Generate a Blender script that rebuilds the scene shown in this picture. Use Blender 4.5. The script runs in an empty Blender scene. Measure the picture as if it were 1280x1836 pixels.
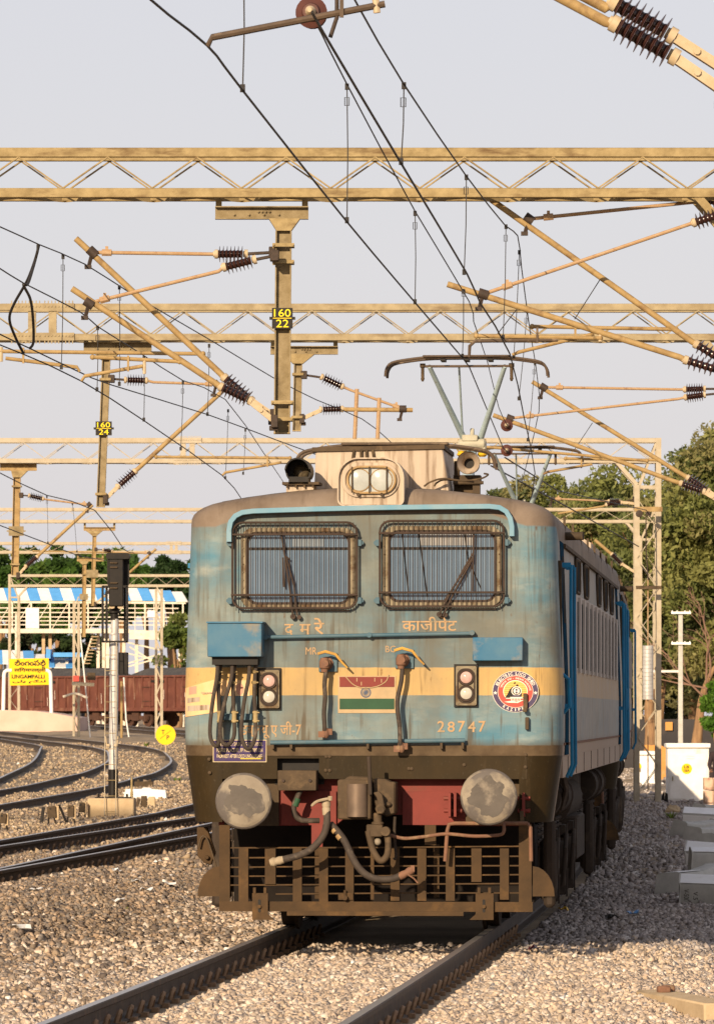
import bpy, bmesh, math, random
import numpy as np
from mathutils import Vector, Matrix, Quaternion
random.seed(7)
S = bpy.context.scene
COL = S.collection
rad = math.radians

# ------------------------------------------------------------------ camera, sky, sun, exposure
CAMH, FOC, HOR = 1.80, 10440.0, 1280.0
cam_data = bpy.data.cameras.new('camera')
cam = bpy.data.objects.new('camera', cam_data)
COL.objects.link(cam)
S.camera = cam
cam.location = (0, 0, CAMH)
cam.rotation_euler = (rad(90), 0, 0)
cam_data.sensor_fit = 'HORIZONTAL'
cam_data.sensor_width = 36.0
cam_data.lens = FOC / 1280 * 36
cam_data.shift_y = (HOR - 918) / 1280
cam_data.clip_start = 1.0
cam_data.clip_end = 9000
cam_data.dof.use_dof = True
cam_data.dof.focus_distance = 47.0
cam_data.dof.aperture_fstop = 30.0

SUN_AZ, SUN_EL = 21.0, 19.0
w = bpy.data.worlds.new('World')
S.world = w
w.use_nodes = True
nt = w.node_tree
sky = nt.nodes.new('ShaderNodeTexSky')
sky.sky_type = 'NISHITA'
sky.sun_disc = False
sky.sun_elevation = rad(SUN_EL)
sky.sun_rotation = rad(180 + SUN_AZ)
sky.air_density = 1.0
sky.dust_density = 1.5
sky.ozone_density = 1.0
hz = nt.nodes.new('ShaderNodeMix')
hz.data_type = 'RGBA'
tcw = nt.nodes.new('ShaderNodeTexCoord')
spw = nt.nodes.new('ShaderNodeSeparateXYZ')
nt.links.new(tcw.outputs['Generated'], spw.inputs[0])
mrw = nt.nodes.new('ShaderNodeMapRange')                # dust haze thins out from the horizon to the zenith
mrw.inputs['From Min'].default_value = 0.0
mrw.inputs['From Max'].default_value = 0.75
mrw.inputs['To Min'].default_value = 0.88
mrw.inputs['To Max'].default_value = 0.48
nt.links.new(spw.outputs['Z'], mrw.inputs['Value'])
nt.links.new(mrw.outputs[0], hz.inputs[0])
nt.links.new(sky.outputs[0], hz.inputs[6])
hz.inputs[7].default_value = (5.0, 4.72, 5.0, 1)      # even, dusty haze over the whole sky
bg = nt.nodes['Background']
bg.inputs[1].default_value = 0.10
nt.links.new(hz.outputs[2], bg.inputs[0])

sd = bpy.data.lights.new('sun', 'SUN')
sd.energy = 4.7
sd.angle = rad(0.6)
sd.color = (1.0, 0.80, 0.56)
sun = bpy.data.objects.new('sun', sd)
COL.objects.link(sun)
ray = Vector((math.sin(rad(SUN_AZ)) * math.cos(rad(SUN_EL)), math.cos(rad(SUN_AZ)) * math.cos(rad(SUN_EL)), -math.sin(rad(SUN_EL))))
sun.rotation_euler = ray.to_track_quat('-Z', 'Y').to_euler()
sun.location = (-20, -40, 30)

vs = S.view_settings
vs.view_transform = 'Standard'
vs.look = 'None'
vs.gamma = 1.0
vs.exposure = 0.55
try:
    vs.use_curve_mapping = False
except Exception:
    pass
S.cycles.max_bounces = 6
S.cycles.volume_bounces = 0
S.cycles.transparent_max_bounces = 8

# ------------------------------------------------------------------ helpers
def P(px, py, Y):
    """World point at depth Y that the photograph shows at pixel (px, py)."""
    return Vector(((px - 640) * Y / FOC, Y, CAMH - (py - HOR) * Y / FOC))

TH = rad(4.1)
LOX, LOY = 0.108, 46.8
def L(px, py, y=0.0):
    """Locomotive-local point (x, y, z) on the plane local y."""
    x = 0.0
    for _ in range(3):
        Y = LOY - x * math.sin(TH) + y * math.cos(TH)
        X = (px - 640) * Y / FOC
        x = (X - LOX - y * math.sin(TH)) / math.cos(TH)
    return Vector((x, y, CAMH - (py - HOR) * Y / FOC))

def sm(a, b, t):
    t = np.clip((t - a) / (b - a), 0, 1)
    return t * t * (3 - 2 * t)

class G:
    def __init__(s):
        s.v, s.f = [], []
    def add(s, vs, fs):
        o = len(s.v)
        s.v += [Vector(q) for q in vs]
        s.f += [tuple(i + o for i in f) for f in fs]
        return s
    def box(s, c, d, R=None, taper=1.0):
        hx, hy, hz = d[0] / 2, d[1] / 2, d[2] / 2
        vs = []
        for z in (-1, 1):
            k = taper if z > 0 else 1
            for x, y in ((-1, -1), (1, -1), (1, 1), (-1, 1)):
                q = Vector((x * hx * k, y * hy * k, z * hz))
                if R is not None:
                    q = R @ q
                vs.append(q + Vector(c))
        return s.add(vs, [(3, 2, 1, 0), (4, 5, 6, 7), (0, 1, 5, 4), (1, 2, 6, 5), (2, 3, 7, 6), (3, 0, 4, 7)])
    def bar(s, p0, p1, a, b, up=(0, 0, 1)):
        """square bar from p0 to p1: a wide (across), b along up"""
        p0, p1 = Vector(p0), Vector(p1)
        d = (p1 - p0)
        n = d.normalized()
        u = Vector(up)
        if abs(n.dot(u)) > .98:
            u = Vector((0, 1, 0))
        x = n.cross(u).normalized()
        z = x.cross(n)
        vs = []
        for q in (p0, p1):
            for i, j in ((-1, -1), (1, -1), (1, 1), (-1, 1)):
                vs.append(q + x * (i * a / 2) + z * (j * b / 2))
        return s.add(vs, [(0, 1, 2, 3), (7, 6, 5, 4), (0, 4, 5, 1), (1, 5, 6, 2), (2, 6, 7, 3), (3, 7, 4, 0)])
    def ibeam(s, p0, p1, wd, dp, t=.012, face=(0, -1, 0)):
        """H section along p0-p1: flanges wd wide facing `face` sides, dp deep"""
        p0, p1 = Vector(p0), Vector(p1)
        n = (p1 - p0).normalized()
        fx = n.cross(Vector(face)).normalized()
        fy = fx.cross(n).normalized()
        for sx in (-1, 1):
            o = fx * (sx * (wd / 2 - t / 2))
            s.bar(p0 + o, p1 + o, t, dp, up=fy)
        s.bar(p0 + n * .002, p1 - n * .002, wd - 2 * t - .001, t, up=fy)
        return s
    def cyl(s, p0, p1, r0, r1=None, n=12, cap=True):
        r1 = r0 if r1 is None else r1
        return s.lathe(p0, p1, [(0, r0), (1, r1)], n, cap)
    def lathe(s, p0, p1, prof, n=14, cap=True):
        """prof: (t along p0-p1 0..1, radius)"""
        p0, p1 = Vector(p0), Vector(p1)
        d = p1 - p0
        ax = d.normalized()
        u = ax.orthogonal().normalized()
        if abs(ax.y) > .7:
            u = (Vector((1, 0, 0)) - ax * ax.x).normalized()
        q = ax.cross(u)
        vs, fs = [], []
        for t, r in prof:
            for i in range(n):
                a = 2 * math.pi * (i + .5) / n
                vs.append(p0 + d * t + (u * math.cos(a) + q * math.sin(a)) * r)
        m = len(prof)
        for k in range(m - 1):
            for i in range(n):
                j = (i + 1) % n
                fs.append((k * n + i, k * n + j, (k + 1) * n + j, (k + 1) * n + i))
        if cap:
            if prof[0][1] > 1e-5:
                fs.append(tuple(range(n - 1, -1, -1)))
            if prof[-1][1] > 1e-5:
                fs.append(tuple(range((m - 1) * n, m * n)))
        return s.add(vs, fs)
    def tube(s, pts, r, n=8, closed=False):
        pts = [Vector(p) for p in pts]
        m = len(pts)
        rs = r if isinstance(r, (list, tuple)) else [r] * m
        T = []
        for i in range(m):
            a = pts[(i - 1) % m] if (closed or i > 0) else pts[i]
            b = pts[(i + 1) % m] if (closed or i < m - 1) else pts[i]
            T.append((b - a).normalized())
        u = T[0].orthogonal().normalized()
        vs, fs = [], []
        for i in range(m):
            if i:
                u = (u - T[i] * u.dot(T[i]))
                u = u.normalized() if u.length > 1e-6 else T[i].orthogonal().normalized()
            q = T[i].cross(u)
            for k in range(n):
                a = 2 * math.pi * k / n
                vs.append(pts[i] + (u * math.cos(a) + q * math.sin(a)) * rs[i])
        R = m if closed else m - 1
        for i in range(R):
            i2 = (i + 1) % m
            for k in range(n):
                k2 = (k + 1) % n
                fs.append((i * n + k, i * n + k2, i2 * n + k2, i2 * n + k))
        if not closed:
            fs.append(tuple(range(n - 1, -1, -1)))
            fs.append(tuple(range((m - 1) * n, m * n)))
        return s.add(vs, fs)
    def prism(s, poly, y0, y1):
        """poly of (x, z), extruded along y (y0 is the near face)"""
        n = len(poly)
        vs = [(p[0], y0, p[1]) for p in poly] + [(p[0], y1, p[1]) for p in poly]
        fs = [tuple(range(n)), tuple(range(2 * n - 1, n - 1, -1))]
        for i in range(n):
            j = (i + 1) % n
            fs.append((i, i + n, j + n, j))
        return s.add(vs, fs)
    def ring(s, po, pi, y0, y1):
        n = len(po)
        vs = [(p[0], y0, p[1]) for p in po] + [(p[0], y0, p[1]) for p in pi] + [(p[0], y1, p[1]) for p in po] + [(p[0], y1, p[1]) for p in pi]
        fs = []
        for i in range(n):
            j = (i + 1) % n
            fs += [(i, j, n + j, n + i), (2 * n + j, 2 * n + i, 3 * n + i, 3 * n + j), (i, 2 * n + i, 2 * n + j, j), (n + j, 3 * n + j, 3 * n + i, n + i)]
        return s.add(vs, fs)
    def ball(s, c, r, n=10, m=6, sc=(1, 1, 1)):
        vs, fs = [], []
        c = Vector(c)
        for i in range(m + 1):
            a = math.pi * i / m
            for k in range(n):
                b = 2 * math.pi * k / n
                vs.append(c + Vector((math.sin(a) * math.cos(b) * r * sc[0], math.sin(a) * math.sin(b) * r * sc[1], math.cos(a) * r * sc[2])))
        for i in range(m):
            for k in range(n):
                k2 = (k + 1) % n
                fs.append((i * n + k, (i + 1) * n + k, (i + 1) * n + k2, i * n + k2))
        return s.add(vs, fs)
    def build(s, name, m, parent=None, world=False, smooth=True, bev=0.0, origin=None, fix=True):
        vs = s.v
        loc = Vector((0, 0, 0))
        if parent is None:
            if origin is None:
                xs = [p.x for p in vs]; ys = [p.y for p in vs]; zs = [p.z for p in vs]
                origin = Vector(((min(xs) + max(xs)) / 2, (min(ys) + max(ys)) / 2, min(zs)))
            loc = Vector(origin)
            vs = [p - loc for p in vs]
        elif world:
            off = world_off(parent)
            vs = [p - off for p in vs]
        me = bpy.data.meshes.new(name)
        me.from_pydata([tuple(p) for p in vs], [], s.f)
        if fix or bev:
            bm = bmesh.new()
            bm.from_mesh(me)
            bmesh.ops.remove_doubles(bm, verts=bm.verts, dist=1e-6)
            if bev:
                es = [e for e in bm.edges if len(e.link_faces) == 2 and e.calc_face_angle(0) > .6]
                bmesh.ops.bevel(bm, geom=es, offset=bev, segments=1, affect='EDGES', clamp_overlap=True)
            bmesh.ops.recalc_face_normals(bm, faces=bm.faces)
            bm.to_mesh(me)
            bm.free()
        if m: me.materials.append(m)
        if smooth:
            me.polygons.foreach_set('use_smooth', [True] * len(me.polygons))
            me.set_sharp_from_angle(angle=rad(38))
        o = bpy.data.objects.new(name, me)
        COL.objects.link(o)
        o.location = loc
        if parent is not None:
            o.parent = parent
        return o

def world_off(o):
    v = Vector((0, 0, 0))
    while o is not None:
        v += o.location
        o = o.parent
    return v

def tag(o, label=None, cat=None, group=None, kind=None):
    if label: o['label'] = label
    if cat: o['category'] = cat
    if group: o['group'] = group
    if kind: o['kind'] = kind
    return o

def thing(name, label, cat, loc=(0, 0, 0), group=None, rotz=0):
    o = bpy.data.objects.new(name, None)
    o.empty_display_size = .2
    COL.objects.link(o)
    o.location = loc
    o.rotation_euler = (0, 0, rotz)
    return tag(o, label, cat, group)

def inst(src, parent=None, loc=None, rot=None, name=None):
    c = src.copy()
    COL.objects.link(c)
    if name: c.name = name
    if parent is not None: c.parent = parent
    if loc is not None: c.location = loc
    if rot is not None: c.rotation_euler = rot
    return c

def copy_tree(o, parent=None):
    c = o.copy()
    COL.objects.link(c)
    c.parent = parent
    for ch in list(o.children):
        copy_tree(ch, c)
    return c

def rrect(x0, z0, x1, z1, r, n=5):
    out = []
    for cx, cz, a0 in ((x1 - r, z1 - r, 0), (x0 + r, z1 - r, 90), (x0 + r, z0 + r, 180), (x1 - r, z0 + r, 270)):
        for i in range(n + 1):
            a = rad(a0 + 90 * i / n)
            out.append((cx + r * math.cos(a), cz + r * math.sin(a)))
    return out

def circ(cx, cz, r, n=28, rz=None):
    rz = r if rz is None else rz
    return [(cx + r * math.cos(2 * math.pi * i / n), cz + rz * math.sin(2 * math.pi * i / n)) for i in range(n)]

def arcpts(pts, k=6):
    """Catmull-Rom through pts"""
    pts = [Vector(p) for p in pts]
    P4 = [pts[0] * 2 - pts[1]] + pts + [pts[-1] * 2 - pts[-2]]
    out = []
    for i in range(1, len(P4) - 2):
        a, b, c, d = P4[i - 1:i + 3]
        for j in range(k):
            t = j / k
            out.append(.5 * ((2 * b) + (c - a) * t + (2 * a - 5 * b + 4 * c - d) * t * t + (3 * b - a - 3 * c + d) * t ** 3))
    out.append(pts[-1])
    return out

_tc = {}
def textgeo(body, bold=0.0):
    if (body, bold) in _tc:
        return _tc[(body, bold)]
    cu = bpy.data.curves.new('t', 'FONT')
    cu.body = body
    cu.resolution_u = 3
    cu.offset = bold
    cu.fill_mode = 'FRONT'
    o = bpy.data.objects.new('t', cu)
    COL.objects.link(o)
    bpy.context.view_layer.update()
    me = bpy.data.meshes.new_from_object(o.evaluated_get(bpy.context.evaluated_depsgraph_get()))
    vs = [(v.co.x, v.co.y) for v in me.vertices]
    fs = [tuple(p.vertices) for p in me.polygons]
    bpy.data.objects.remove(o)
    bpy.data.curves.remove(cu)
    bpy.data.meshes.remove(me)
    _tc[(body, bold)] = (vs, fs)
    return vs, fs

def textfit(g, body, x0, z0, x1, z1, y, fn=None, bold=0.0):
    """add flat lettering that fills the box x0..x1, z0..z1 on the plane y (facing -y)"""
    vs, fs = textgeo(body, bold)
    if not vs:
        return g
    ax = min(v[0] for v in vs); bx = max(v[0] for v in vs)
    az = min(v[1] for v in vs); bz = max(v[1] for v in vs)
    sx = (x1 - x0) / max(bx - ax, 1e-6); sz = (z1 - z0) / max(bz - az, 1e-6)
    out = []
    for v in vs:
        q = (x0 + (v[0] - ax) * sx, y, z0 + (v[1] - az) * sz)
        out.append(fn(q) if fn else q)
    return g.add(out, fs)

# ------------------------------------------------------------------ materials
def M(name, c1, c2=None, sc=5.0, rough=.65, metal=0.0, bump=0.0, bsc=40.0, dirt=None, dsc=2.0, dth=(.5, .68), st=(1, 1, 1), dst=(1, 1, 1), spec=.16, rnd=True, attr=None):
    m = bpy.data.materials.new(name)
    m.use_nodes = True
    t = m.node_tree
    N, K = t.nodes, t.links
    b = N['Principled BSDF']
    b.inputs['Roughness'].default_value = rough
    b.inputs['Metallic'].default_value = metal
    b.inputs['Specular IOR Level'].default_value = spec
    tc = N.new('ShaderNodeTexCoord')
    vec = tc.outputs['Object']
    if rnd:
        oi = N.new('ShaderNodeObjectInfo')
        mu = N.new('ShaderNodeMath'); mu.operation = 'MULTIPLY'; mu.inputs[1].default_value = 37.0
        K.new(oi.outputs['Random'], mu.inputs[0])
        ad = N.new('ShaderNodeVectorMath'); ad.operation = 'ADD'
        K.new(vec, ad.inputs[0]); K.new(mu.outputs[0], ad.inputs[1])
        vec = ad.outputs[0]
    def noise(scale, stretch, det=6):
        mp = N.new('ShaderNodeMapping')
        mp.inputs['Scale'].default_value = stretch
        K.new(vec, mp.inputs[0])
        n = N.new('ShaderNodeTexNoise')
        n.inputs['Scale'].default_value = scale
        n.inputs['Detail'].default_value = det
        n.inputs['Roughness'].default_value = .62
        K.new(mp.outputs[0], n.inputs['Vector'])
        return n.outputs['Fac']
    def ramp(fac, a, b_):
        r = N.new('ShaderNodeMapRange')
        r.inputs['From Min'].default_value = a
        r.inputs['From Max'].default_value = b_
        r.clamp = True
        K.new(fac, r.inputs['Value'])
        return r.outputs[0]
    def mix(f, x, y):
        n = N.new('ShaderNodeMix'); n.data_type = 'RGBA'
        K.new(f, n.inputs[0])
        for k, s_ in ((6, x), (7, y)):
            if isinstance(s_, tuple): n.inputs[k].default_value = (*s_, 1)
            else: K.new(s_, n.inputs[k])
        return n.outputs[2]
    c2 = c2 or tuple(x * .72 for x in c1)
    if attr:
        at = N.new('ShaderNodeAttribute'); at.attribute_name = attr
        k = ramp(noise(sc, st), .25, .8)
        hs = N.new('ShaderNodeMix'); hs.data_type = 'RGBA'; hs.blend_type = 'MULTIPLY'
        hs.inputs[0].default_value = 1
        K.new(at.outputs['Color'], hs.inputs[6])
        K.new(mix(k, (.7, .7, .7), (1.25, 1.22, 1.2)), hs.inputs[7])
        col = hs.outputs[2]
    else:
        col = mix(ramp(noise(sc, st), .34, .66), c1, c2)
    if dirt:
        col = mix(ramp(noise(dsc, dst), dth[0], dth[1]), col, dirt)
    K.new(col, b.inputs['Base Color'])
    if bump:
        bp = N.new('ShaderNodeBump')
        bp.inputs['Strength'].default_value = bump
        bp.inputs['Distance'].default_value = .01
        K.new(noise(bsc, (1, 1, 1), 4), bp.inputs['Height'])
        K.new(bp.outputs[0], b.inputs['Normal'])
    m['mix'] = 1
    return m

MT = {}
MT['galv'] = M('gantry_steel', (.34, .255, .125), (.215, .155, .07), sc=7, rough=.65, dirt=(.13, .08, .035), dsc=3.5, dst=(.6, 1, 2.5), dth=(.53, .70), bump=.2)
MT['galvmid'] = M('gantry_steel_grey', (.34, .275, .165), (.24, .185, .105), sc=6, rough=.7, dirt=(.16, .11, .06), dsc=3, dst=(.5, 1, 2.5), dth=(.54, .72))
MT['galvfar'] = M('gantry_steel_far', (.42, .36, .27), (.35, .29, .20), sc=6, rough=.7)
MT['armsteel'] = M('drop_arm_steel', (.17, .125, .06), (.27, .21, .12), sc=7, rough=.6, dirt=(.10, .07, .035), dsc=4, dth=(.55, .75), bump=.15)
MT['tube'] = M('bracket_tube_paint', (.35, .24, .105), (.26, .17, .072), sc=9, rough=.55, dirt=(.15, .085, .04), dsc=6, dth=(.55, .72))
MT['rod'] = M('stay_rod_paint', (.37, .255, .15), (.33, .20, .10), sc=16, rough=.5, dirt=(.20, .10, .05), dsc=11, dth=(.58, .72))
MT['cer'] = M('insulator_glaze', (.045, .018, .014), (.03, .012, .01), sc=10, rough=.22, spec=.6)
MT['cap'] = M('insulator_cap', (.46, .37, .25), (.40, .30, .18), sc=20, rough=.6)
MT['dark'] = M('dark_fitting', (.035, .026, .02), (.06, .04, .03), sc=30, rough=.6)
MT['wire'] = M('wire_metal', (.02, .018, .017), (.03, .026, .024), sc=30, rough=.55)
MT['stone'] = M('ballast_stone', (1, 1, 1), attr='col', sc=45, rough=.85, bump=.5, bsc=120, spec=.25, rnd=False)
MT['ground'] = M('ground_soil', (.33, .25, .165), (.24, .18, .12), sc=1.6, rough=.95, bump=.9, bsc=14, dirt=(.16, .125, .085), dsc=.35, dth=(.5, .66), rnd=False)
MT['conc'] = M('concrete', (.47, .45, .41), (.37, .35, .31), sc=9, rough=.85, bump=.4, bsc=60, dirt=(.30, .26, .20), dsc=5, dth=(.58, .75))
MT['concold'] = M('old_concrete', (.48, .36, .22), (.40, .29, .17), sc=6, rough=.9, bump=.3, bsc=50, dirt=(.27, .19, .11), dsc=4, dth=(.58, .75))
MT['railside'] = M('rail_rust', (.075, .055, .042), (.05, .038, .03), sc=8, rough=.7, dirt=(.12, .075, .045), dsc=6, dth=(.55, .7))
MT['railtop'] = M('rail_head', (.42, .39, .36), (.30, .27, .24), sc=5, rough=.32, metal=.75, st=(1, 6, 1))
MT['clip'] = M('rail_clip_rust', (.25, .155, .09), (.17, .105, .06), sc=30, rough=.8)
MT['white'] = M('white_paint', (.78, .76, .72), (.70, .67, .62), sc=5, rough=.55, dirt=(.55, .48, .38), dsc=3, dth=(.62, .8))
MT['silver'] = M('silver_paint', (.50, .48, .455), (.40, .38, .36), sc=8, rough=.42, metal=.25, dirt=(.38, .33, .27), dsc=6, dth=(.6, .75))
MT['black'] = M('black_paint', (.011, .009, .008), (.018, .014, .011), sc=8, rough=.5, dirt=(.03, .023, .016), dsc=5, dth=(.58, .75))
MT['yellow'] = M('yellow_paint', (.80, .50, .01), (.74, .44, .01), sc=6, rough=.5)
MT['ink'] = M('lettering_black', (.015, .013, .012), (.03, .025, .02), sc=30, rough=.6)
MT['wood'] = M('bark', (.30, .18, .09), (.17, .10, .055), sc=5, st=(3, 3, .5), rough=.9, bump=.8, bsc=18)
# ------------------------------------------------------------------ ground and track geometry
def zr(y):
    return 1.1 * np.clip((np.asarray(y, float) - 100) / 170, 0, 1)

RA, RB, SA = 1900.0, 1100.0, 10.0
def main_pt(s, off=0.0):
    """point of the curving main track at distance s behind the locomotive's front, off to the right"""
    rc = RA if s < SA else RB
    ph = TH - (s - SA) / rc
    x = LOX + SA * math.sin(TH) + .012 + rc * (math.cos(ph) - math.cos(TH))
    y = LOY + SA * math.cos(TH) + rc * (math.sin(TH) - math.sin(ph))
    return Vector((x + off * math.cos(ph), y - off * math.sin(ph), 0)), ph

_ms = np.array([[*main_pt(s)[0][:2]] for s in np.arange(-30, 300, 1.0)])
def xm(y):
    return np.interp(y, _ms[:, 1], _ms[:, 0])

def gz(x, y):
    x = np.asarray(x, float); y = np.asarray(y, float)
    d = x - xm(y)
    z = zr(y) - .185 + .135 * sm(2.6, 4.6, -d)
    z = z - .10 * sm(2.0, 3.2, d)
    z = z + .10 * np.exp(-((d + 3.3) / 1.0) ** 2) * sm(40, 46, y) * (1 - sm(66, 80, y)) * (d < 0)
    z = z + .035 * np.sin(x * 1.7 + y * .45) * np.sin(y * .31 - x * .6) * sm(1.2, 2.2, np.abs(d))
    z = z + .02 * np.sin(x * 5.1 + y * 2.2) * np.sin(y * 1.7 - x * 3.6) * sm(1.1, 1.8, np.abs(d))
    z = z + .5 * sm(3.5, 9, d) * sm(118, 150, y)
    return z

def hit(px, py, up=.1):
    """ground-level point (rail-top height zr+up) seen at a pixel"""
    lo, hi = 25.0, 700.0
    k = (py - HOR) / FOC
    for _ in range(60):
        mid = (lo + hi) / 2
        if (CAMH - float(zr(mid)) - up) / mid > k: lo = mid
        else: hi = mid
    Y = (lo + hi) / 2
    return Vector(((px - 640) * Y / FOC, Y, float(zr(Y)) + up))

xs = np.unique(np.concatenate([np.linspace(-700, -60, 20), np.linspace(-60, -14, 50), np.linspace(-14, 12, 150), np.linspace(12, 60, 50), np.linspace(60, 700, 20)]))
ys = np.unique(np.concatenate([np.linspace(-60, 28, 20), np.linspace(28, 130, 230), np.linspace(130, 300, 120), np.linspace(300, 2400, 50)]))
XX, YY = np.meshgrid(xs, ys)
ZZ = gz(XX, YY) + .003
ZZ = np.where(YY > 300, np.minimum(ZZ, .95), ZZ)
nx, ny = len(xs), len(ys)
me = bpy.data.meshes.new('ground')
ii = np.arange(nx * ny).reshape(ny, nx)
F = np.stack([ii[:-1, :-1], ii[:-1, 1:], ii[1:, 1:], ii[1:, :-1]], -1).reshape(-1, 4)
me.vertices.add(nx * ny); me.loops.add(F.size); me.polygons.add(len(F))
me.vertices.foreach_set('co', np.stack([XX, YY, ZZ], -1).ravel())
me.loops.foreach_set('vertex_index', F.ravel())
me.polygons.foreach_set('loop_start', np.arange(0, F.size, 4)); me.polygons.foreach_set('loop_total', np.full(len(F), 4))
me.polygons.foreach_set('use_smooth', np.ones(len(F), bool))
me.update(); me.validate()
me.materials.append(MT['ground'])
gobj = bpy.data.objects.new('ground', me); COL.objects.link(gobj)
tag(gobj, 'dusty stony ground of the railway yard under the tracks', 'ground', kind='structure')

# rails -------------------------------------------------------------
RAILPROF = [(-.075, -.172), (-.075, -.158), (-.02, -.145), (-.011, -.13), (-.011, -.05), (-.037, -.036), (-.037, -.006), (-.029, 0), (.029, 0), (.037, -.006), (.037, -.036), (.011, -.05), (.011, -.13), (.02, -.145), (.075, -.158), (.075, -.172)]
def rail(pts, parent, name='rail'):
    n = len(RAILPROF)
    pts = [Vector(p) for p in pts]
    o0 = world_off(parent)
    vs, fs, mi = [], [], []
    for i, p in enumerate(pts):
        a, b = pts[max(0, i - 1)], pts[min(len(pts) - 1, i + 1)]
        t = (b - a); t.z = 0; t.normalize()
        r = Vector((t.y, -t.x, 0))
        for x, z in RAILPROF:
            vs.append(tuple(p + r * x + Vector((0, 0, z)) - o0))
    for i in range(len(pts) - 1):
        for k in range(n):
            k2 = (k + 1) % n
            fs.append((i * n + k, i * n + k2, (i + 1) * n + k2, (i + 1) * n + k)); mi.append(1 if k in (7,) else 0)
    fs.append(tuple(range(n - 1, -1, -1))); fs.append(tuple((len(pts) - 1) * n + k for k in range(n))); mi += [0, 0]
    me = bpy.data.meshes.new(name)
    me.from_pydata(vs, [], fs)
    me.materials.append(MT['railside']); me.materials.append(MT['railtop'])
    me.polygons.foreach_set('material_index', mi)
    bm = bmesh.new(); bm.from_mesh(me); bmesh.ops.recalc_face_normals(bm, faces=bm.faces); bm.to_mesh(me); bm.free()
    o = bpy.data.objects.new(name, me); COL.objects.link(o); o.parent = parent
    return o

RAILS = []          # (Nx2 polyline) of every rail, to keep stones off the heads
def offs(pts, d):
    out = []
    for i, p in enumerate(pts):
        a, b = pts[max(0, i - 1)], pts[min(len(pts) - 1, i + 1)]
        t = (b - a); t.z = 0; t.normalize()
        out.append(p + Vector((t.y, -t.x, 0)) * d)
    return out

# one clip and one sleeper shared by all tracks
g = G()
for k in (0,):
    g.tube([(.062 + .02 * math.sin(a) , .058 * math.cos(a), -.158 + .075 * math.sin(a)) for a in [math.pi * i / 6 for i in range(7)]], .017, 5)
g.box((.075, 0, -.165), (.09, .10, .03))
clip0 = g.build('rail_clip', MT['clip'], parent=gobj, fix=False)
CLIPME = clip0.data; bpy.data.objects.remove(clip0)
g = G()
L2 = 1.375
g.box((0, 0, -.295), (L2 * 2, .25, .21), taper=.9)
slp0 = g.build('sleeper', MT['conc'], parent=gobj, bev=.01)
SLPME = slp0.data; bpy.data.objects.remove(slp0)

def track(name, label, cen, clip_rng, sleep_rng, group=None, far=False):
    """cen: dense centre line (world). rails at +-.8725"""
    base = Vector(cen[0])
    t = thing(name, label, 'railway track', base, group)
    for sgn in (-1, 1):
        rp = offs(cen, sgn * .8725)
        RAILS.append(np.array([[p.x, p.y] for p in rp]))
        rail(rp, t)
    # arc-length stations
    d = [0.0]
    for a, b in zip(cen, cen[1:]): d.append(d[-1] + (b - a).length)
    s = .3
    nclip = 0
    while s < d[-1]:
        i = max(k for k in range(len(d)) if d[k] <= s)
        i = min(i, len(cen) - 2)
        p = cen[i].lerp(cen[i + 1], (s - d[i]) / max(d[i + 1] - d[i], 1e-6))
        tv = cen[i + 1] - cen[i]
        ph = math.atan2(tv.x, tv.y)
        if sleep_rng[0] < p.y < sleep_rng[1]:
            o = bpy.data.objects.new('sleeper', SLPME); COL.objects.link(o); o.parent = t
            o.location = p - base; o.rotation_euler = (0, 0, -ph)
        if clip_rng[0] < p.y < clip_rng[1] and nclip < 296:
            r = Vector((math.cos(ph), -math.sin(ph), 0))
            for sgn in (-1, 1):
                for side in (-1, 1):
                    o = bpy.data.objects.new('rail_clip', CLIPME); COL.objects.link(o); o.parent = t
                    o.location = p + r * (sgn * .8725) - base
                    o.rotation_euler = (0, 0, -ph + (0 if side > 0 else math.pi))
                    nclip += 1
        s += .6
    return t

main_c = [main_pt(s)[0] for s in np.arange(-20, 120, 2.0)]
track('railway_track', 'curving main track in cream ballast with the blue locomotive standing on it', main_c, (30, 52), (30, 53))

def spline_y(ctrl, y0, y1, n):
    """smooth curve through ctrl points (x, y, z) as function of y"""
    c = arcpts(ctrl, 12)
    Yc = np.array([p.y for p in c]); Xc = np.array([p.x for p in c]); Zc = np.array([p.z for p in c])
    yy = np.linspace(y0, y1, n)
    return [Vector((float(np.interp(v, Yc, Xc)), float(v), float(zr(v)) + .1)) for v in yy]

def lin(a, b, y0, y1, n):
    m = (b.x - a.x) / (b.y - a.y)
    return [Vector((a.x + m * (v - a.y), v, float(zr(v)) + .1)) for v in np.linspace(y0, y1, n)]

# crossover rails: right rail D, and through track whose left rail is A
D_ = lin(hit(0, 1561), hit(353, 1498), 50, 104, 28)
track('railway_track', 'crossover track running from the lower left edge toward the blue locomotive', offs(D_, -.8725), (56, 98), (56, 104), 'left hand tracks')
A_ = lin(hit(0, 1507), hit(337, 1444), 50, 108, 30)
A2 = arcpts([A_[-1], A_[-1] + Vector((.7, 14, .09)), A_[-1] + Vector((1.0, 32, .2)), A_[-1] + Vector((0.2, 60, .39))], 8)
track('railway_track', 'through track beside the crossover, its far rail nearest the signal post', offs(A_[:-1] + A2, .8725), (58, 116), (58, 116), 'left hand tracks')
F_ = [(0, 1443), (100, 1426), (191, 1409), (250, 1393), (281, 1384), (306, 1367), (300, 1354), (281, 1344), (214, 1334), (5, 1312)]
fw = [hit(*p) for p in F_]
fw = [fw[0] + (fw[0] - fw[2]) * 1.2] + fw + [fw[-1] + (fw[-1] - fw[-2]) * 1.5]
fc = arcpts(fw, 6)
track('railway_track', 'S-curved track passing behind the signal post toward the name board', offs(fc, -.8725), (0, 0), (95, 180), 'left hand tracks')
G_ = [(0, 1395), (56, 1367), (72, 1344), (67, 1336), (0, 1325)]
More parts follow.
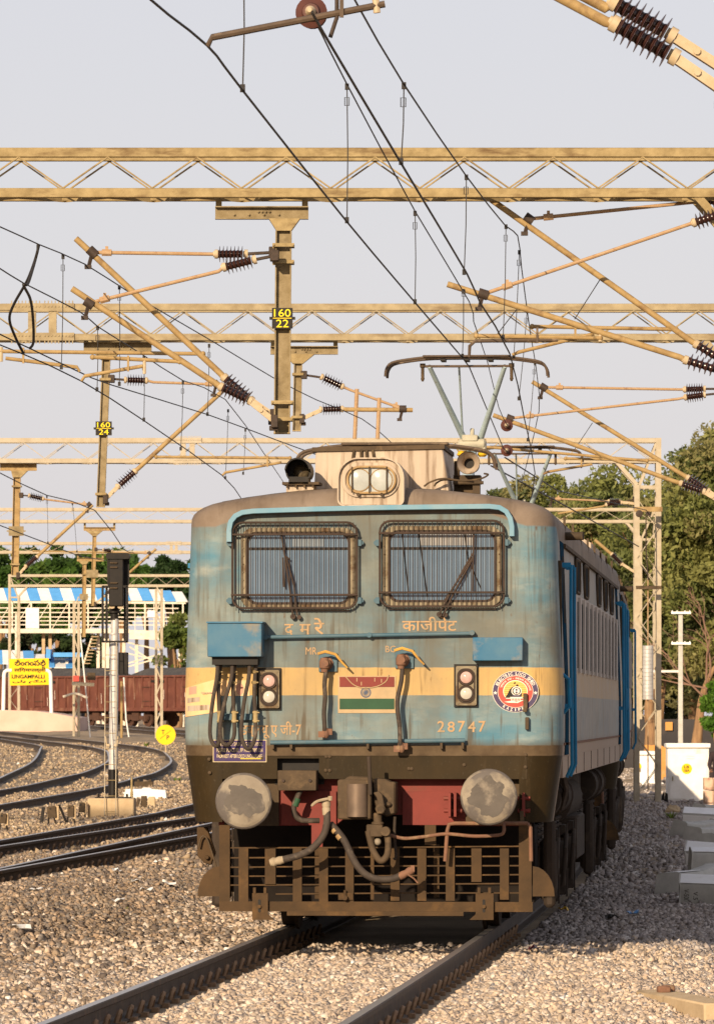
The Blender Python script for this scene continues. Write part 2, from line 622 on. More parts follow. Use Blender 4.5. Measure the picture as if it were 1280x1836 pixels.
gw = [hit(*p) for p in G_]
gw = [gw[0] + (gw[0] - gw[1]) * 1.2] + gw + [gw[-1] + (gw[-1] - gw[-2]) * 2]
track('railway_track', 'curved track at the left edge in front of the pink platform ramp', offs(arcpts(gw, 6), -.8725), (0, 0), (0, 0), 'left hand tracks')
H_ = [(120, 1298), (180, 1303), (326, 1316), (440, 1333)]
hw = [hit(*p) for p in H_]
track('railway_track', 'distant track in front of the rust red coal wagons', offs(arcpts(hw[::-1], 6), .8725), (0, 0), (0, 0), 'left hand tracks')

# ballast -----------------------------------------------------------
rng = np.random.default_rng(5)
def rail_dist(x, y):
    best = np.full(len(x), 9.0)
    for r in RAILS:
        rx = np.interp(y, r[:, 1], r[:, 0], left=99, right=99)
        # only valid when the polyline is monotonic in y
        best = np.minimum(best, np.abs(x - rx))
    return best

def scatter(y0, y1, dens, mrg, clear=.058):
    n = int((y1 - y0) * (.1226 * y1 + 2 * mrg) * dens)
    y = rng.uniform(y0, y1, n)
    x = rng.uniform(-1, 1, n) * (.0613 * y1 + mrg)
    keep = np.abs(x) < .0613 * y + mrg
    x, y = x[keep], y[keep]
    d = x - xm(y)
    keep = ~((np.abs(d) < 1.0) & (y > 49.5))           # hidden under the train
    keep &= ~((d > -1) & (d < 1.0) & (y > 53))
    keep &= rail_dist(x, y) > clear
    return x[keep], y[keep]

ICO_V = []
t_ = (1 + 5 ** .5) / 2
for a_, b_ in ((-1, t_), (1, t_), (-1, -t_), (1, -t_)):
    ICO_V += [(a_, b_, 0)]
for a_, b_ in ((-1, t_), (1, t_), (-1, -t_), (1, -t_)):
    ICO_V += [(0, a_, b_)]
for a_, b_ in ((t_, -1), (t_, 1), (-t_, -1), (-t_, 1)):
    ICO_V += [(a_, 0, b_)]
ICO_V = np.array(ICO_V) / 1.902
ICO_F = np.array([(0, 11, 5), (0, 5, 1), (0, 1, 7), (0, 7, 10), (0, 10, 11), (1, 5, 9), (5, 11, 4), (11, 10, 2), (10, 7, 6), (7, 1, 8), (3, 9, 4), (3, 4, 2), (3, 2, 6), (3, 6, 8), (3, 8, 9), (4, 9, 5), (2, 4, 11), (6, 2, 10), (8, 6, 7), (9, 8, 1)])
CUB_V = np.array([(x, y, z) for z in (-1, 1) for x, y in ((-1, -1), (1, -1), (1, 1), (-1, 1))]) * .66
CUB_F = np.array([(0, 2, 1), (0, 3, 2), (4, 5, 6), (4, 6, 7), (0, 1, 5), (0, 5, 4), (1, 2, 6), (1, 6, 5), (2, 3, 7), (2, 7, 6), (3, 0, 4), (3, 4, 7)])

OCT_V = np.array([(0, 0, 1), (0, 0, -1), (1, 0, 0), (0, 1, 0), (-1, 0, 0), (0, -1, 0)]) * 1.05
OCT_F = np.array([(0, 2, 3), (0, 3, 4), (0, 4, 5), (0, 5, 2), (1, 3, 2), (1, 4, 3), (1, 5, 4), (1, 2, 5)])

def vnoise(x, y, f, seed):
    r = np.random.default_rng(seed)
    o = 0
    for k in range(5):
        a, b, c = r.uniform(-1, 1, 3)
        o = o + np.sin(f * (1 + .6 * k) * (x * a * 1.8 + y * b) + c * 9)
    return o / 5

def stone_col(x, y):
    """each stone's own colour: cream fresh ballast by the main track, brown old ballast left of it"""
    n = len(x)
    d = x - xm(y)
    cream = np.array([(.50, .39, .285), (.58, .47, .37), (.42, .33, .245), (.54, .41, .30), (.33, .27, .22), (.61, .53, .44), (.47, .38, .295)])
    brown = np.array([(.24, .175, .12), (.19, .145, .105), (.30, .215, .145), (.14, .11, .09), (.37, .275, .19), (.25, .20, .155), (.20, .17, .145)])
    grey = np.array([(.36, .31, .28), (.27, .235, .215), (.42, .36, .32), (.31, .26, .22), (.22, .19, .17), (.46, .41, .37)])
    cc = cream[rng.integers(0, len(cream), n)]
    bb = brown[rng.integers(0, len(brown), n)]
    gg = grey[rng.integers(0, len(grey), n)]
    nb = vnoise(x, y, .9, 3) * .5
    wl = .92 * sm(1.0, 3.6, -d + nb * 1.6 + .4)      # left of the track: old brown ballast
    wl = wl * (1 - .75 * (1 - sm(36, 42, y + nb * 4)))
    far = sm(62, 95, y)
    wshade = sm(47.0, 50, y + nb * 2) * (d > 0)                       # same ballast greyed beside the train, its shade painted into the stones
    u = rng.random(n)
    out = np.where((u < wl)[:, None], bb, cc)
    u = rng.random(n)
    out = np.where((u < wshade)[:, None], gg, out)
    tan = np.array([(.40, .30, .19), (.33, .25, .165), (.47, .37, .25), (.27, .2, .14)])[rng.integers(0, 4, n)]
    u = rng.random(n)
    out = np.where(((u < far * .75) & (d < 0))[:, None], tan, out)
    wh = rng.random(n) < .004
    out[wh] = (.72, .68, .62)
    return out * rng.uniform(.86, 1.12, (n, 1))

def stones(name, label, x, y, size, V0, F0, jit):
    n = len(x); nv = len(V0); nf = len(F0)
    s = size * rng.uniform(.62, 1.3, n)
    z = gz(x, y) + s * rng.uniform(-.3, .24, n)
    z = z - .055 * (rail_dist(x, y) < .19)
    v = V0[None] * (1 + rng.uniform(-jit, jit, (n, nv, 1))) + rng.uniform(-jit, jit, (n, nv, 3)) * .35
    v = v * np.stack([rng.uniform(.75, 1.35, n), rng.uniform(.7, 1.1, n), rng.uniform(.45, .85, n)], -1)[:, None]
    q = rng.normal(size=(n, 4)); q[:, 1:3] *= .45; q /= np.linalg.norm(q, axis=1, keepdims=True)
    w_, a, b, c = q.T
    R = np.stack([1 - 2 * (b * b + c * c), 2 * (a * b - c * w_), 2 * (a * c + b * w_), 2 * (a * b + c * w_), 1 - 2 * (a * a + c * c), 2 * (b * c - a * w_), 2 * (a * c - b * w_), 2 * (b * c + a * w_), 1 - 2 * (a * a + b * b)], -1).reshape(n, 3, 3)
    v = np.einsum('nij,nkj->nki', R, v) * (s * .5)[:, None, None] + np.stack([x, y, z], -1)[:, None]
    f = F0[None] + (np.arange(n) * nv)[:, None, None]
    me = bpy.data.meshes.new(name)
    me.vertices.add(n * nv); me.loops.add(n * nf * 3); me.polygons.add(n * nf)
    me.vertices.foreach_set('co', v.astype(np.float32).ravel())
    me.loops.foreach_set('vertex_index', f.astype(np.int32).ravel())
    me.polygons.foreach_set('loop_start', np.arange(0, n * nf * 3, 3, dtype=np.int32))
    me.polygons.foreach_set('loop_total', np.full(n * nf, 3, np.int32))
    c = np.concatenate([stone_col(x, y), np.ones((n, 1))], 1)
    at = me.attributes.new('col', 'FLOAT_COLOR', 'POINT')
    at.data.foreach_set('color', np.repeat(c, nv, 0).astype(np.float32).ravel())
    me.update()
    me.materials.append(MT['stone'])
    o = bpy.data.objects.new(name, me); COL.objects.link(o)
    return tag(o, label, 'ballast', kind='stuff')

x, y = scatter(31.5, 45, 860, .8)
stones('ballast', 'loose cream and brown ballast stones between and beside the nearest rails', x, y, .052, CUB_V, CUB_F, .3)
x, y = scatter(45, 66, 420, .9)
stones('ballast', 'brown and shade-greyed ballast stones around the standing locomotive', x, y, .062, CUB_V, CUB_F, .3)
x, y = scatter(126, 215, 15, .8, .2)
stones('ballast', 'coarse tan stones scattered about the far curving tracks', x, y, .10, OCT_V, OCT_F, .3)
x, y = scatter(66, 126, 85, .8, .07)
stones('ballast', 'tan ballast stones about the tracks on the left of the train', x, y, .085, OCT_V, OCT_F, .3)
MT['panto'] = M('collector_brown', (.10, .068, .045), (.06, .042, .03), sc=8, rough=.55, dirt=(.2, .14, .09), dsc=8, dth=(.56, .7))
# ------------------------------------------------------------------ overhead line gantries
def gantry(Y, yt, yb, ph, label, pitch=.90, xl=-17.0, xr=None, m='galv', splice=(), chord=.095, legr=True, detail=True):
    """lattice beam across the tracks at depth Y: yt / yb photo rows of its top and bottom edges"""
    k = Y / FOC
    zt = CAMH - (yt - HOR) * k; zb = CAMH - (yb - HOR) * k
    base = Vector((0, Y, float(zr(Y))))
    t = thing('overhead_gantry', label, 'gantry', base, 'lattice gantries carrying the overhead line')
    W = .42
    xr_ = xr if xr is not None else 6.0
    c = chord
    for yy in (Y - W / 2, Y + W / 2):
        g = G()
        g.box(((xl + xr_) / 2, yy, zt - c / 2), (xr_ - xl, c * .8, c)); g.build('top_chord', MT[m], t, True, bev=.006)
        g = G()
        g.box(((xl + xr_) / 2, yy, zb + c / 2), (xr_ - xl, c * .8, c)); g.build('bottom_chord', MT[m], t, True, bev=.006)
    # lacing: one mesh per direction, shared by all the braces
    h = zt - zb - 2 * c
    hp = pitch / 2
    ms = []
    for sgn in (1, -1):
        g = G()
        g.bar((-sgn * hp / 2, 0, -h / 2), (sgn * hp / 2, 0, h / 2), .045, .014, up=(0, 0, 1))
        o = g.build('brace', MT[m], t, fix=False); ms.append(o.data); bpy.data.objects.remove(o)
    x0 = (ph - 640) * k
    n0 = int(math.floor((max(xl, -.0613 * Y - 2.0) - x0) / pitch)); n1 = int(math.ceil((min(xr_, .0613 * Y + 2.0) - x0) / pitch))
    zm = (zt + zb) / 2
    for yy in ((Y - W / 2 - .02, Y + W / 2 + .02) if detail else (Y - W / 2 - .02,)):
        for n in range(n0, n1 + 1):
            xc = x0 + n * pitch
            for sgn in (1, -1):
                xx = xc - sgn * hp / 2
                if xl + .2 < xx < xr_ - .15:
                    o = bpy.data.objects.new('brace', ms[0 if sgn > 0 else 1]); COL.objects.link(o); o.parent = t
                    o.location = (xx, yy - Y, zm - base.z)
    if detail:
        # bottom lacing across the beam
        g = G()
        g.bar((-hp / 2, -W / 2, 0), (hp / 2, W / 2, 0), .012, .045); me1 = g.build('bottom_brace', MT[m], t, fix=False)
        dm = me1.data; bpy.data.objects.remove(me1)
        for n in range(n0, n1 + 1):
            for sgn in (1, -1):
                xx = x0 + n * pitch + sgn * hp / 2
                if xl + .2 < xx < xr_ - .2:
                    o = bpy.data.objects.new('bottom_brace', dm); COL.objects.link(o); o.parent = t
                    o.location = (xx, 0, zb + .012 - base.z)
                    o.rotation_euler = (0, 0, 0 if sgn > 0 else math.pi - 2 * math.atan2(W, hp))
    for px0, px1 in splice:
        a = (px0 - 640) * k; b = (px1 - 640) * k
        for nm, zz in (('splice_plate', zt - c * .55), ('splice_plate', zb + c * .55)):
            g = G(); g.box(((a + b) / 2, Y - W / 2 - .055, zz), (b - a, .014, c * 1.15))
            nb = 9
            for i in range(nb * 2):
                xx = a + (b - a) * (i + .5 + (.5 if i >= nb else 0)) / (nb * 2 + .5)
                g.box((xx, Y - W / 2 - .066, zz + .01), (.018, .014, .018))
                g.box((xx, Y - W / 2 - .05, zb - .02 if zz < zm else zt + .015), (.014, .014, .05))
            g.build(nm, MT[m], t, True, smooth=False)
        for f in (.34, .66):
            g = G(); xx = a + (b - a) * f
            g.box((xx, Y - W / 2 - .006, zm), (.11, .07, zt - zb - 2 * c + .01)); g.build('post', MT[m], t, True)
    # lattice legs standing on the ground
    for xleg in ([xl] + ([xr_] if legr else [])):
        sg = 1 if xleg > 0 else -1
        for yy in (Y - W / 2, Y + W / 2):
            for xx in (xleg - .5 * (sg > 0) , xleg + .5 * (sg < 0)):
                pass
        zg = float(gz(xleg, Y)) - .05
        xa, xb = (xleg - .45, xleg) if sg > 0 else (xleg, xleg + .45)
        for yy in (Y - W / 2 , Y + W / 2):
            for xx in (xa, xb):
                zt2 = zt if xx == (xb if sg > 0 else xa) else zb - .45
                g = G(); g.box((xx, yy, (zg + zt2) / 2), (.11, .09, zt2 - zg)); g.build('leg', MT[m], t, True)
        z = zg + .25; d = 1
        while z < zb - 1.0:
            a, b = (xa, xb) if d > 0 else (xb, xa)
            for yy in (Y - W / 2 - .05, Y + W / 2 + .05):
                g = G(); g.bar((a, yy, z), (b, yy, z + .62), .05, .014, up=(0, 0, 1)); g.build('leg_brace', MT[m], t, True, fix=False)
            z += .62; d = -d
        xo, xi = (xb, xa) if sg > 0 else (xa, xb)
        g = G()
        for yy in (Y - W / 2, Y + W / 2):
            g.bar((xi, yy, zb - .45), (xi - sg * .42, yy, zb + .02), .08, .05, up=(0, 1, 0))
            g.bar((xi, yy + .003, zb - .5), (xo, yy + .003, zb - .5), .06, .07)
            g.bar((xi + sg * .05, yy + .02, zb - .48), (xo - sg * .04, yy + .02, zt - c), .05, .05, up=(0, 1, 0))
        g.build('knee_brace', MT[m], t, True)
    return t

gantry(59.0, 268, 357, 354, 'golden lattice gantry nearest the camera, above the locomotive, full width of view', xr=4.30)
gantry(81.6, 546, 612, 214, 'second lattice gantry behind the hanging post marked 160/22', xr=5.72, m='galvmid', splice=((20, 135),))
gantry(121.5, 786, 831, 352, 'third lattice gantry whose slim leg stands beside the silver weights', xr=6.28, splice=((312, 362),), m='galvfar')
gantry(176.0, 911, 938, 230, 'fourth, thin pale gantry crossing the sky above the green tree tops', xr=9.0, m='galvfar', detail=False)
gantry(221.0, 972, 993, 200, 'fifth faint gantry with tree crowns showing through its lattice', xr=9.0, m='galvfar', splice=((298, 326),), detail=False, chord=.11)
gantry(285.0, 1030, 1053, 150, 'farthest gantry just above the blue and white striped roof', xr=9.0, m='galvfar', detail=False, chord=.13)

# ------------------------------------------------------------------ drop arms
def drop_arm(Y, br, post, label, plate=None, text=None, m='armsteel', rung=(), gus=None, stubs=True, arm=.17):
    """br = bracket beam (x0, x1, y0, y1, ytop), post = (x0, x1 at top, y0, x0, x1 at bottom, y1)"""
    top = P((br[0] + br[1]) / 2, br[3], Y)
    t = thing('drop_arm', label, 'hanging post', (top.x, Y, P(0, post[5], Y).z), 'posts hanging from the gantries')
    k = Y / FOC
    a, b = P(br[0], br[2], Y), P(br[1], br[3], Y)
    g = G()
    hh = a.z - b.z
    g.box(((a.x + b.x) / 2, Y, (a.z + b.z) / 2), (b.x - a.x, .012, hh))
    for zz in (a.z + .006, b.z - .006):
        g.box(((a.x + b.x) / 2, Y - .03, zz), (b.x - a.x, .09, .012))
    for i in range(8):
        xx = a.x + (b.x - a.x) * (.44 + .02 * i) if i % 2 else a.x + (b.x - a.x) * (.2 + .08 * i)
        g.cyl((xx, Y - .006, (a.z + b.z) / 2 + .015 * (1 if i % 2 else -1)), (xx, Y - .03, (a.z + b.z) / 2 + .015 * (1 if i % 2 else -1)), .013, n=6)
    g.build('bracket_beam', MT[m], t, True)
    if stubs:
        for xx in (a.x + .035, b.x - .035):
            z1 = P(0, br[4], Y).z
            g = G(); g.box((xx, Y, (a.z + z1) / 2), (.06, .08, z1 - a.z)); g.build('hanger', MT['galv'], t, True)
    x0, x1, y0, x2, x3, y1 = post
    A = P((x0 + x1) / 2, y0, Y); B = P((x2 + x3) / 2, y1, Y)
    wd = (x1 - x0) * k
    if gus:
        g = G(); q = [P(p[0], p[1], Y) for p in gus]
        g.prism([(v.x, v.z) for v in q], Y - .08, Y + .08); g.build('gusset', MT['galv'], t, True, smooth=False)
    g = G(); g.ibeam(A, B, wd, wd * .9, .014 if wd > .1 else .01); g.build('post', MT[m], t, True)
    g = G(); g.box(B + Vector((0, 0, -.004)), (wd * 1.02, wd * .95, .012))
    g.build('end_plate', MT['galv'], t, True)
    for yy in rung:
        q = A.lerp(B, (yy - y0) / (y1 - y0))
        g = G()
        for s_ in (-1, 1):
            g.box(q + Vector((0, s_ * wd * .62, 0)), (wd * 1.35, .03, .035))
            g.cyl(q + Vector((s_ * wd * .6, -wd * .8, 0)), q + Vector((s_ * wd * .6, wd * .8, 0)), .011, n=6)
        g.build('clamp', MT['galv'], t, True)
    if plate:
        px0, py0, px1, py1 = plate
        c0, c1 = P(px0, py0, Y), P(px1, py1, Y)
        g = G(); cx, cz = (c0.x + c1.x) / 2, (c0.z + c1.z) / 2
        g.box((cx, Y - wd * .5 - .03, cz), (c1.x - c0.x, .012, c0.z - c1.z))
        g.box((cx, Y - wd * .5 - .022, cz), ((c1.x - c0.x) * 1.25, .012, .03))
        pl = g.build('number_plate', MT['ink'] if text else MT['armsteel'], t, True)
        if text:
            g = G(); hgt = c0.z - c1.z; wdt = c1.x - c0.x
            yy = Y - wd * .5 - .041
            textfit(g, text[0], cx - wdt * .40, cz + hgt * .07, cx + wdt * .40, cz + hgt * .44, yy)
            textfit(g, text[1], cx - wdt * .30, cz - hgt * .44, cx + wdt * .30, cz - hgt * .07, yy)
            g.box((cx, yy + .002, cz), (wdt * .9, .004, hgt * .03))
            for dx in (-.006, .006):      # bolder strokes
                o2 = len(g.v)
            g.build('lettering', MT['yellowt'], pl, True, fix=False, smooth=False)
    return t

MT['yellowt'] = M('number_yellow', (.86, .66, .02), (.80, .60, .02), sc=20, rough=.5)
drop_arm(59.0, (386, 553, 372, 391, 356), (494, 523, 414, 491, 520, 776), 'large brown post hanging from the nearest gantry, plate reading 160 over 22', plate=(488, 553, 525, 590), text=('160', '22'), rung=(440, 470, 722, 752), gus=((482, 392), (538, 392), (522, 414), (496, 414)))
drop_arm(81.6, (485, 606, 622, 634, 611), (527, 542, 652, 525, 539, 772), 'short post hanging directly behind the post marked 160/22', rung=(671, 748), gus=((510, 635), (564, 635), (543, 652), (525, 652)))
drop_arm(81.6, (150, 272, 615, 631, 606), (183, 198, 645, 173, 188, 908), 'brown post hanging from the second gantry, plate reading 160 over 24', plate=(172, 756, 201, 781), text=('160', '24'), rung=(680, 886), gus=((168, 632), (216, 632), (200, 645), (181, 645)))
drop_arm(121.5, (0, 66, 829, 843, 826), (24, 37, 856, 21, 33, 1031), 'post with a blank plate hanging near the left edge from the third gantry', plate=(16, 944, 43, 961), rung=(872, 1012), gus=((20, 844), (50, 844), (38, 856), (23, 856)), m='tube')
drop_arm(176.0, (150, 207, 946, 951, 936), (166, 173, 958, 163, 170, 1086), 'slim post over the striped roof, left of the black signal head', plate=(155, 1022, 176, 1036), rung=(960,), gus=((154, 952), (184, 952), (174, 960), (165, 960)), m='tube')
drop_arm(221.0, (138, 186, 1001, 1006, 993), (148, 155, 1012, 147, 153, 1142), 'thin post hanging lowest, before the white footbridge railings', plate=(143, 1065, 158, 1076), rung=(1030,), gus=((140, 1006), (160, 1006), (155, 1012), (147, 1012)), m='tube')

# ------------------------------------------------------------------ cantilevers
def insulator(p0, p1, r, n, t, name='insulator'):
    """string of brown sheds between p0 and p1 with pale metal caps"""
    p0, p1 = Vector(p0), Vector(p1)
    pr = []
    for i in range(n):
        c = (i + .5) / n; h = .5 / n
        pr += [(c - h * .95, r * .42), (c - h * .25, r * .5), (c + h * .15, r * .97), (c + h * .32, r), (c + h * .42, r * .9), (c + h * .5, r * .45)]
    g = G(); g.lathe(p0, p1, pr, 16)
    o = g.build(name, MT['cer'], t, True)
    d = (p1 - p0)
    for a, b in ((p0 - d * .16, p0 + d * .02), (p1 - d * .02, p1 + d * .16)):
        g = G(); g.lathe(a, b, [(0, r * .36), (.25, r * .38), (.3, r * .55), (1, r * .55)], 12)
        g.build('insulator_cap', MT['cap'], t, True)
    return o

def cantilever(Y, label, tube, tins, stay, sins, anchor=None, sanchor=None, reg=None, steady=None, smat='tube', r=.032, rs=.019, ri=.085, ti=7, extra=(), cat='bracket arm', dy=0.0):
    """pixel polylines at depth Y. tube: slanting bracket tube; tins: its insulator; stay: rod to the clamp; sins: its insulator"""
    Yp = Y + dy
    Q = lambda p: P(p[0], p[1], p[2] if len(p) > 2 else Yp)
    base = Q(anchor or tins[1])
    t = thing('cantilever_arm', label, cat, base, 'bracket arms holding up the overhead wires')
    _i0, _i1 = Q(tins[0]), Q(tins[1])
    g = G(); g.tube([Q(p) for p in tube] + [_i0 - (_i1 - _i0) * .06], r, 12); g.build('bracket_tube', MT['tube'], t, True)
    insulator(Q(tins[0]), Q(tins[1]), ri, ti, t)
    if anchor:
        a, b = Q(tins[1]), Q(anchor)
        d = (b - a)
        g = G()
        for s_ in (-1, 1):
            g.bar(a + d * .1 + Vector((0, s_ * .028, 0)), b + Vector((0, s_ * .028, 0)), .012, .055, up=(0, 0, 1))
        g.cyl(a + d * .55 + Vector((0, -.05, 0)), a + d * .55 + Vector((0, .05, 0)), .02, n=8)
        g.build('end_fitting', MT['cap'], t, True)
        g = G(); g.box(b + d.normalized() * .03, (.07, .15, .13)); g.box(b + d.normalized() * .02 + Vector((0, 0, -.075)), (.09, .05, .05))
        g.build('mast_bracket', MT['dark'], t, True, bev=.006)
    if stay:
        g = G(); g.tube([Q(p) for p in stay] + ([Q(sins[0]) - (Q(sins[1]) - Q(sins[0])) * .06] if sins else []), rs, 8)
        a, b = Q(stay[0]), Q(stay[-1]); d = (b - a)
        q = a + d * .12; g.cyl(q - d.normalized() * .05, q + d.normalized() * .05, rs * 1.9, n=8)
        g.box(q + Vector((0, 0, rs * 2.3)), (.03, .02, rs * 2.2))
        g.build('stay_rod', MT['rod'], t, True)
        if sins: insulator(Q(sins[0]), Q(sins[1]), ri, ti, t)
        if sanchor:
            g = G(); a, b = Q(sins[1]), Q(sanchor); d = b - a
            g.bar(a + d * .1, b, .05, .03); g.box(b, (.09, .15, .11))
            g.build('mast_bracket', MT['dark'], t, True, bev=.006)
        # clamp where the stay meets the tube, and the hook that carries the catenary
        c = Q(stay[0]); tv = (Q(tube[-1]) - Q(tube[0])).normalized()
        g = G(); cp = c
        g.cyl(cp - tv * .05, cp + tv * .05, r * 1.6, n=10)
        g.bar(cp + Vector((0, 0, .01)), cp + Vector((-.035, -.02, -.13)), .03, .03)
        g.box(cp + Vector((-.045, -.02, -.15)), (.07, .06, .04))
        g.build('clamp', MT['dark'], t, True)
    if reg:
        g = G(); g.tube([Q(p) for p in reg], rs * 1.05, 8)
        for p in (reg[0], reg[-1]):
            g.ball(Q(p), rs * 1.5, 8, 5)
        g.build('register_tube', MT['tube'], t, True)
    if steady:
        for st in steady:
            g = G(); q = [Q(p) for p in st]
            g.tube(q, [rs * 1.0] * (len(q) - 1) + [rs * .8], 8)
            mid = q[0].lerp(q[1], .25)
            g.box(mid + Vector((0, -.02, .05)), (.022, .02, .16))
            g.build('steady_arm', MT[smat], t, True)
    for nm, ps, rr, mm in extra:
        g = G(); g.tube([Q(p) for p in ps], rr, 7); g.build(nm, MT[mm], t, True)
    return t

cantilever(59, 'upper bracket arm left of the post marked 160/22, tip highest',
           [(136, 427), (396, 670)], [(404, 678), (446, 714)], [(166, 452), (378, 455)], [(390, 455), (437, 455)], (486, 742), (490, 452), reg=[(-40, 629), (364, 634)],
           steady=[[(10, 642), (138, 658), (143, 666)]], extra=(('drop_bracket', [(2, 622), (2, 648)], .02, 'cap'),), dy=.25)
cantilever(59, 'lower bracket arm left of the post marked 160/22, shorter tube below the other',
           [(129, 517), (388, 688)], [(398, 694), (444, 716)], [(160, 543), (392, 486)], [(404, 478), (452, 466)], (488, 752), (492, 458), reg=[(166, 640), (322, 648)],
           steady=[[(256, 656), (152, 674), (146, 683)]], extra=(('drop_bracket', [(259, 646), (259, 670)], .018, 'cap'),), dy=-.25)
cantilever(59, 'upper bracket arm at the right edge, rising left under the nearest gantry beam',
           [(880, 357), (1240, 612)], [(1250, 618), (1298, 648)], [(948, 392), (1240, 362)], [(1254, 361), (1296, 358)], (1322, 672), (1322, 357), reg=[(954, 585), (1212, 590)],
           steady=[[(1065, 598), (930, 631), (918, 636)]], extra=(('guy_wire', [(1078, 497), (1030, 572)], .005, 'wire'),), dy=.25, ti=6)
cantilever(59, 'lower bracket arm at the right edge, crossing over the raised current collector',
           [(802, 509), (1218, 640)], [(1232, 646), (1290, 664)], [(866, 527), (1228, 404)], [(1246, 398), (1290, 384)], (1320, 676), (1322, 375), reg=[(854, 602), (1076, 606)],
           smat='panto', steady=[[(1000, 609), (852, 611), (842, 620), (841, 640)]], extra=(('guy_wire', [(928, 552), (892, 598)], .005, 'wire'), ('drop_bracket', [(1076, 592), (1076, 612)], .02, 'cap')), dy=-.25, ti=6)
cantilever(81.6, 'smaller upper bracket arm on the right, above the tree tops',
           [(954, 684), (1222, 850)], [(1234, 857), (1266, 878)], [(974, 694), (1216, 698)], [(1229, 698), (1260, 697)], (1292, 896), (1300, 697), reg=[(1014, 822), (1180, 825)],
           steady=[[(1062, 832), (982, 846), (974, 850)]], dy=.25, extra=(('guy_wire', [(1062, 758), (1030, 806)], .005, 'wire'),))
cantilever(81.6, 'smaller lower bracket arm on the right, ending by the round wire insulator',
           [(884, 744), (1206, 862)], [(1222, 867), (1258, 880)], [(914, 750), (1216, 715)], [(1230, 712), (1260, 708)], (1292, 900), (1300, 704), dy=-.25,
           reg=[(868, 801), (1160, 826)])
cantilever(81.6, 'short double bracket arm right of the hanging post marked 160/22',
           [(740, 735), (620, 734)], [(612, 733), (578, 734)], [(722, 733), (628, 699)], [(612, 692), (580, 677)], (545, 749), (545, 672),
           extra=(('flat_bar', [(640, 697), (636, 787)], .03, 'rod'), ('flat_bar', [(680, 713), (677, 787)], .03, 'rod')))
cantilever(81.6, 'long slanting bracket arm rising right from the post marked 160/24',
           [(400, 700), (250, 838)], [(241, 846), (214, 870)], [(388, 689), (275, 685)], [(261, 682), (228, 681)], (192, 892), (200, 679), reg=[(280, 819), (520, 821)],
           steady=[[(505, 829), (404, 847), (399, 852)]])
cantilever(121.5, 'thin bracket arm rising right from the blank-plated post at the left',
           [(166, 905), (72, 993)], [(66, 999), (48, 1014)], [(160, 905), (86, 896)], [(76, 894), (54, 889)], (34, 1030), (38, 888), r=.035, rs=.02)
cantilever(176, 'thin bracket arm rising right from behind the black signal head',
           [(280, 984), (206, 1050)], [(202, 1054), (188, 1068)], [(268, 992), (206, 990)], [(200, 988), (186, 986)], (172, 1082), (172, 985), r=.04, rs=.022, reg=[(60, 988), (262, 992)])
cantilever(121.5, 'twin rods and insulator on the slim lattice leg above the train roof',
           [(1000, 921), (1080, 908)], [(1088, 905), (1110, 900)], [(990, 894), (1080, 898)], [(1092, 899), (1112, 901)], (1138, 903), (1138, 895), r=.022, rs=.02)
cantilever(121.5, 'low strut with dark insulator reaching the lattice leg from the train roof',
           [(1066, 968), (1092, 990)], [(1097, 994), (1113, 1010)], None, None, (1138, 1026), None, r=.035)
# nearest pair, at the top edge of view
cantilever(31.8, 'nearest big bracket arm with ribbed insulator in the top right corner, upper one',
           [(900, -85), (1088, 14)], [(1104, 6), (1196, 58)], [(860, -150), (1060, -190)], None, (1292, 120), None, r=.03, ti=8, ri=.088, dy=.2)
cantilever(31.8, 'nearest big bracket arm with ribbed insulator in the top right corner, lower one',
           [(940, -40), (1086, 38)], [(1106, 44), (1200, 96)], [(880, -120), (1060, -150)], None, (1290, 158), None, r=.03, ti=8, ri=.088, dy=-.2,
           smat='panto', steady=[[(690, 6), (380, 66), (372, 82)]], extra=(('drop_bracket', [(668, -60), (676, 22)], .02, 'cap'), ('hook', [(604, -30), (604, 30), (592, 66)], .012, 'dark')))  # near steady arm in dark brown, its underside shade put into the colour

t = thing('overhead_mast', 'steel mast just outside the right edge carrying the nearest bracket arms', 'mast', (2.17, 31.8, -.3))
g = G(); g.ibeam((2.17, 31.8, -.3), (2.17, 31.8, 6.6), .22, .2, .014); g.build('post', MT['galv'], t, True)
g = G(); g.box((2.17, 31.8, -.25), (.7, .7, .3)); g.build('footing', MT['conc'], t, True, bev=.02)
g = G()
for z_ in (5.25, 5.40, 6.2): g.box((2.08, 31.8, z_), (.10, .62, .07))
g.build('bracket_plate', MT['galv'], t, True)

# ------------------------------------------------------------------ wires
def wire(name, label, pts, r=.0085, drop=(), group='overhead wires', sub=5):
    """pts: (px, py, Y); drop: list of ((px,py,Y) top, (px,py,Y) bottom)"""
    q = [P(*p) for p in pts]
    c = arcpts(q, sub) if len(q) > 2 and sub > 1 else q
    mid = c[len(c) // 2]
    t = thing(name, label, 'overhead wire', (mid.x, mid.y, mid.z), group)
    g = G(); g.tube(c, r * .85, 6); g.build('wire', MT['wire'], t, True, fix=False)
    for a, b in drop:
        a, b = P(*a), P(*b)
        d = b - a
        g = G()
        g.tube([a, a + d * .5 + Vector((.006, 0, 0)), b], .0045, 5)
        g.box(a + Vector((0, 0, -.01)), (.03, .03, .045)); g.box(b + Vector((0, 0, .012)), (.03, .03, .045))
        lk = a + d * min(.28, .12 / max(d.length, .1))
        g.tube([lk + Vector((.016, 0, .03)), lk + Vector((.016, 0, -.03)), lk + Vector((-.016, 0, -.03)), lk + Vector((-.016, 0, .03))], .004, 5, True)
        g.build('dropper', MT['wire'], t, True, fix=False)
    return t

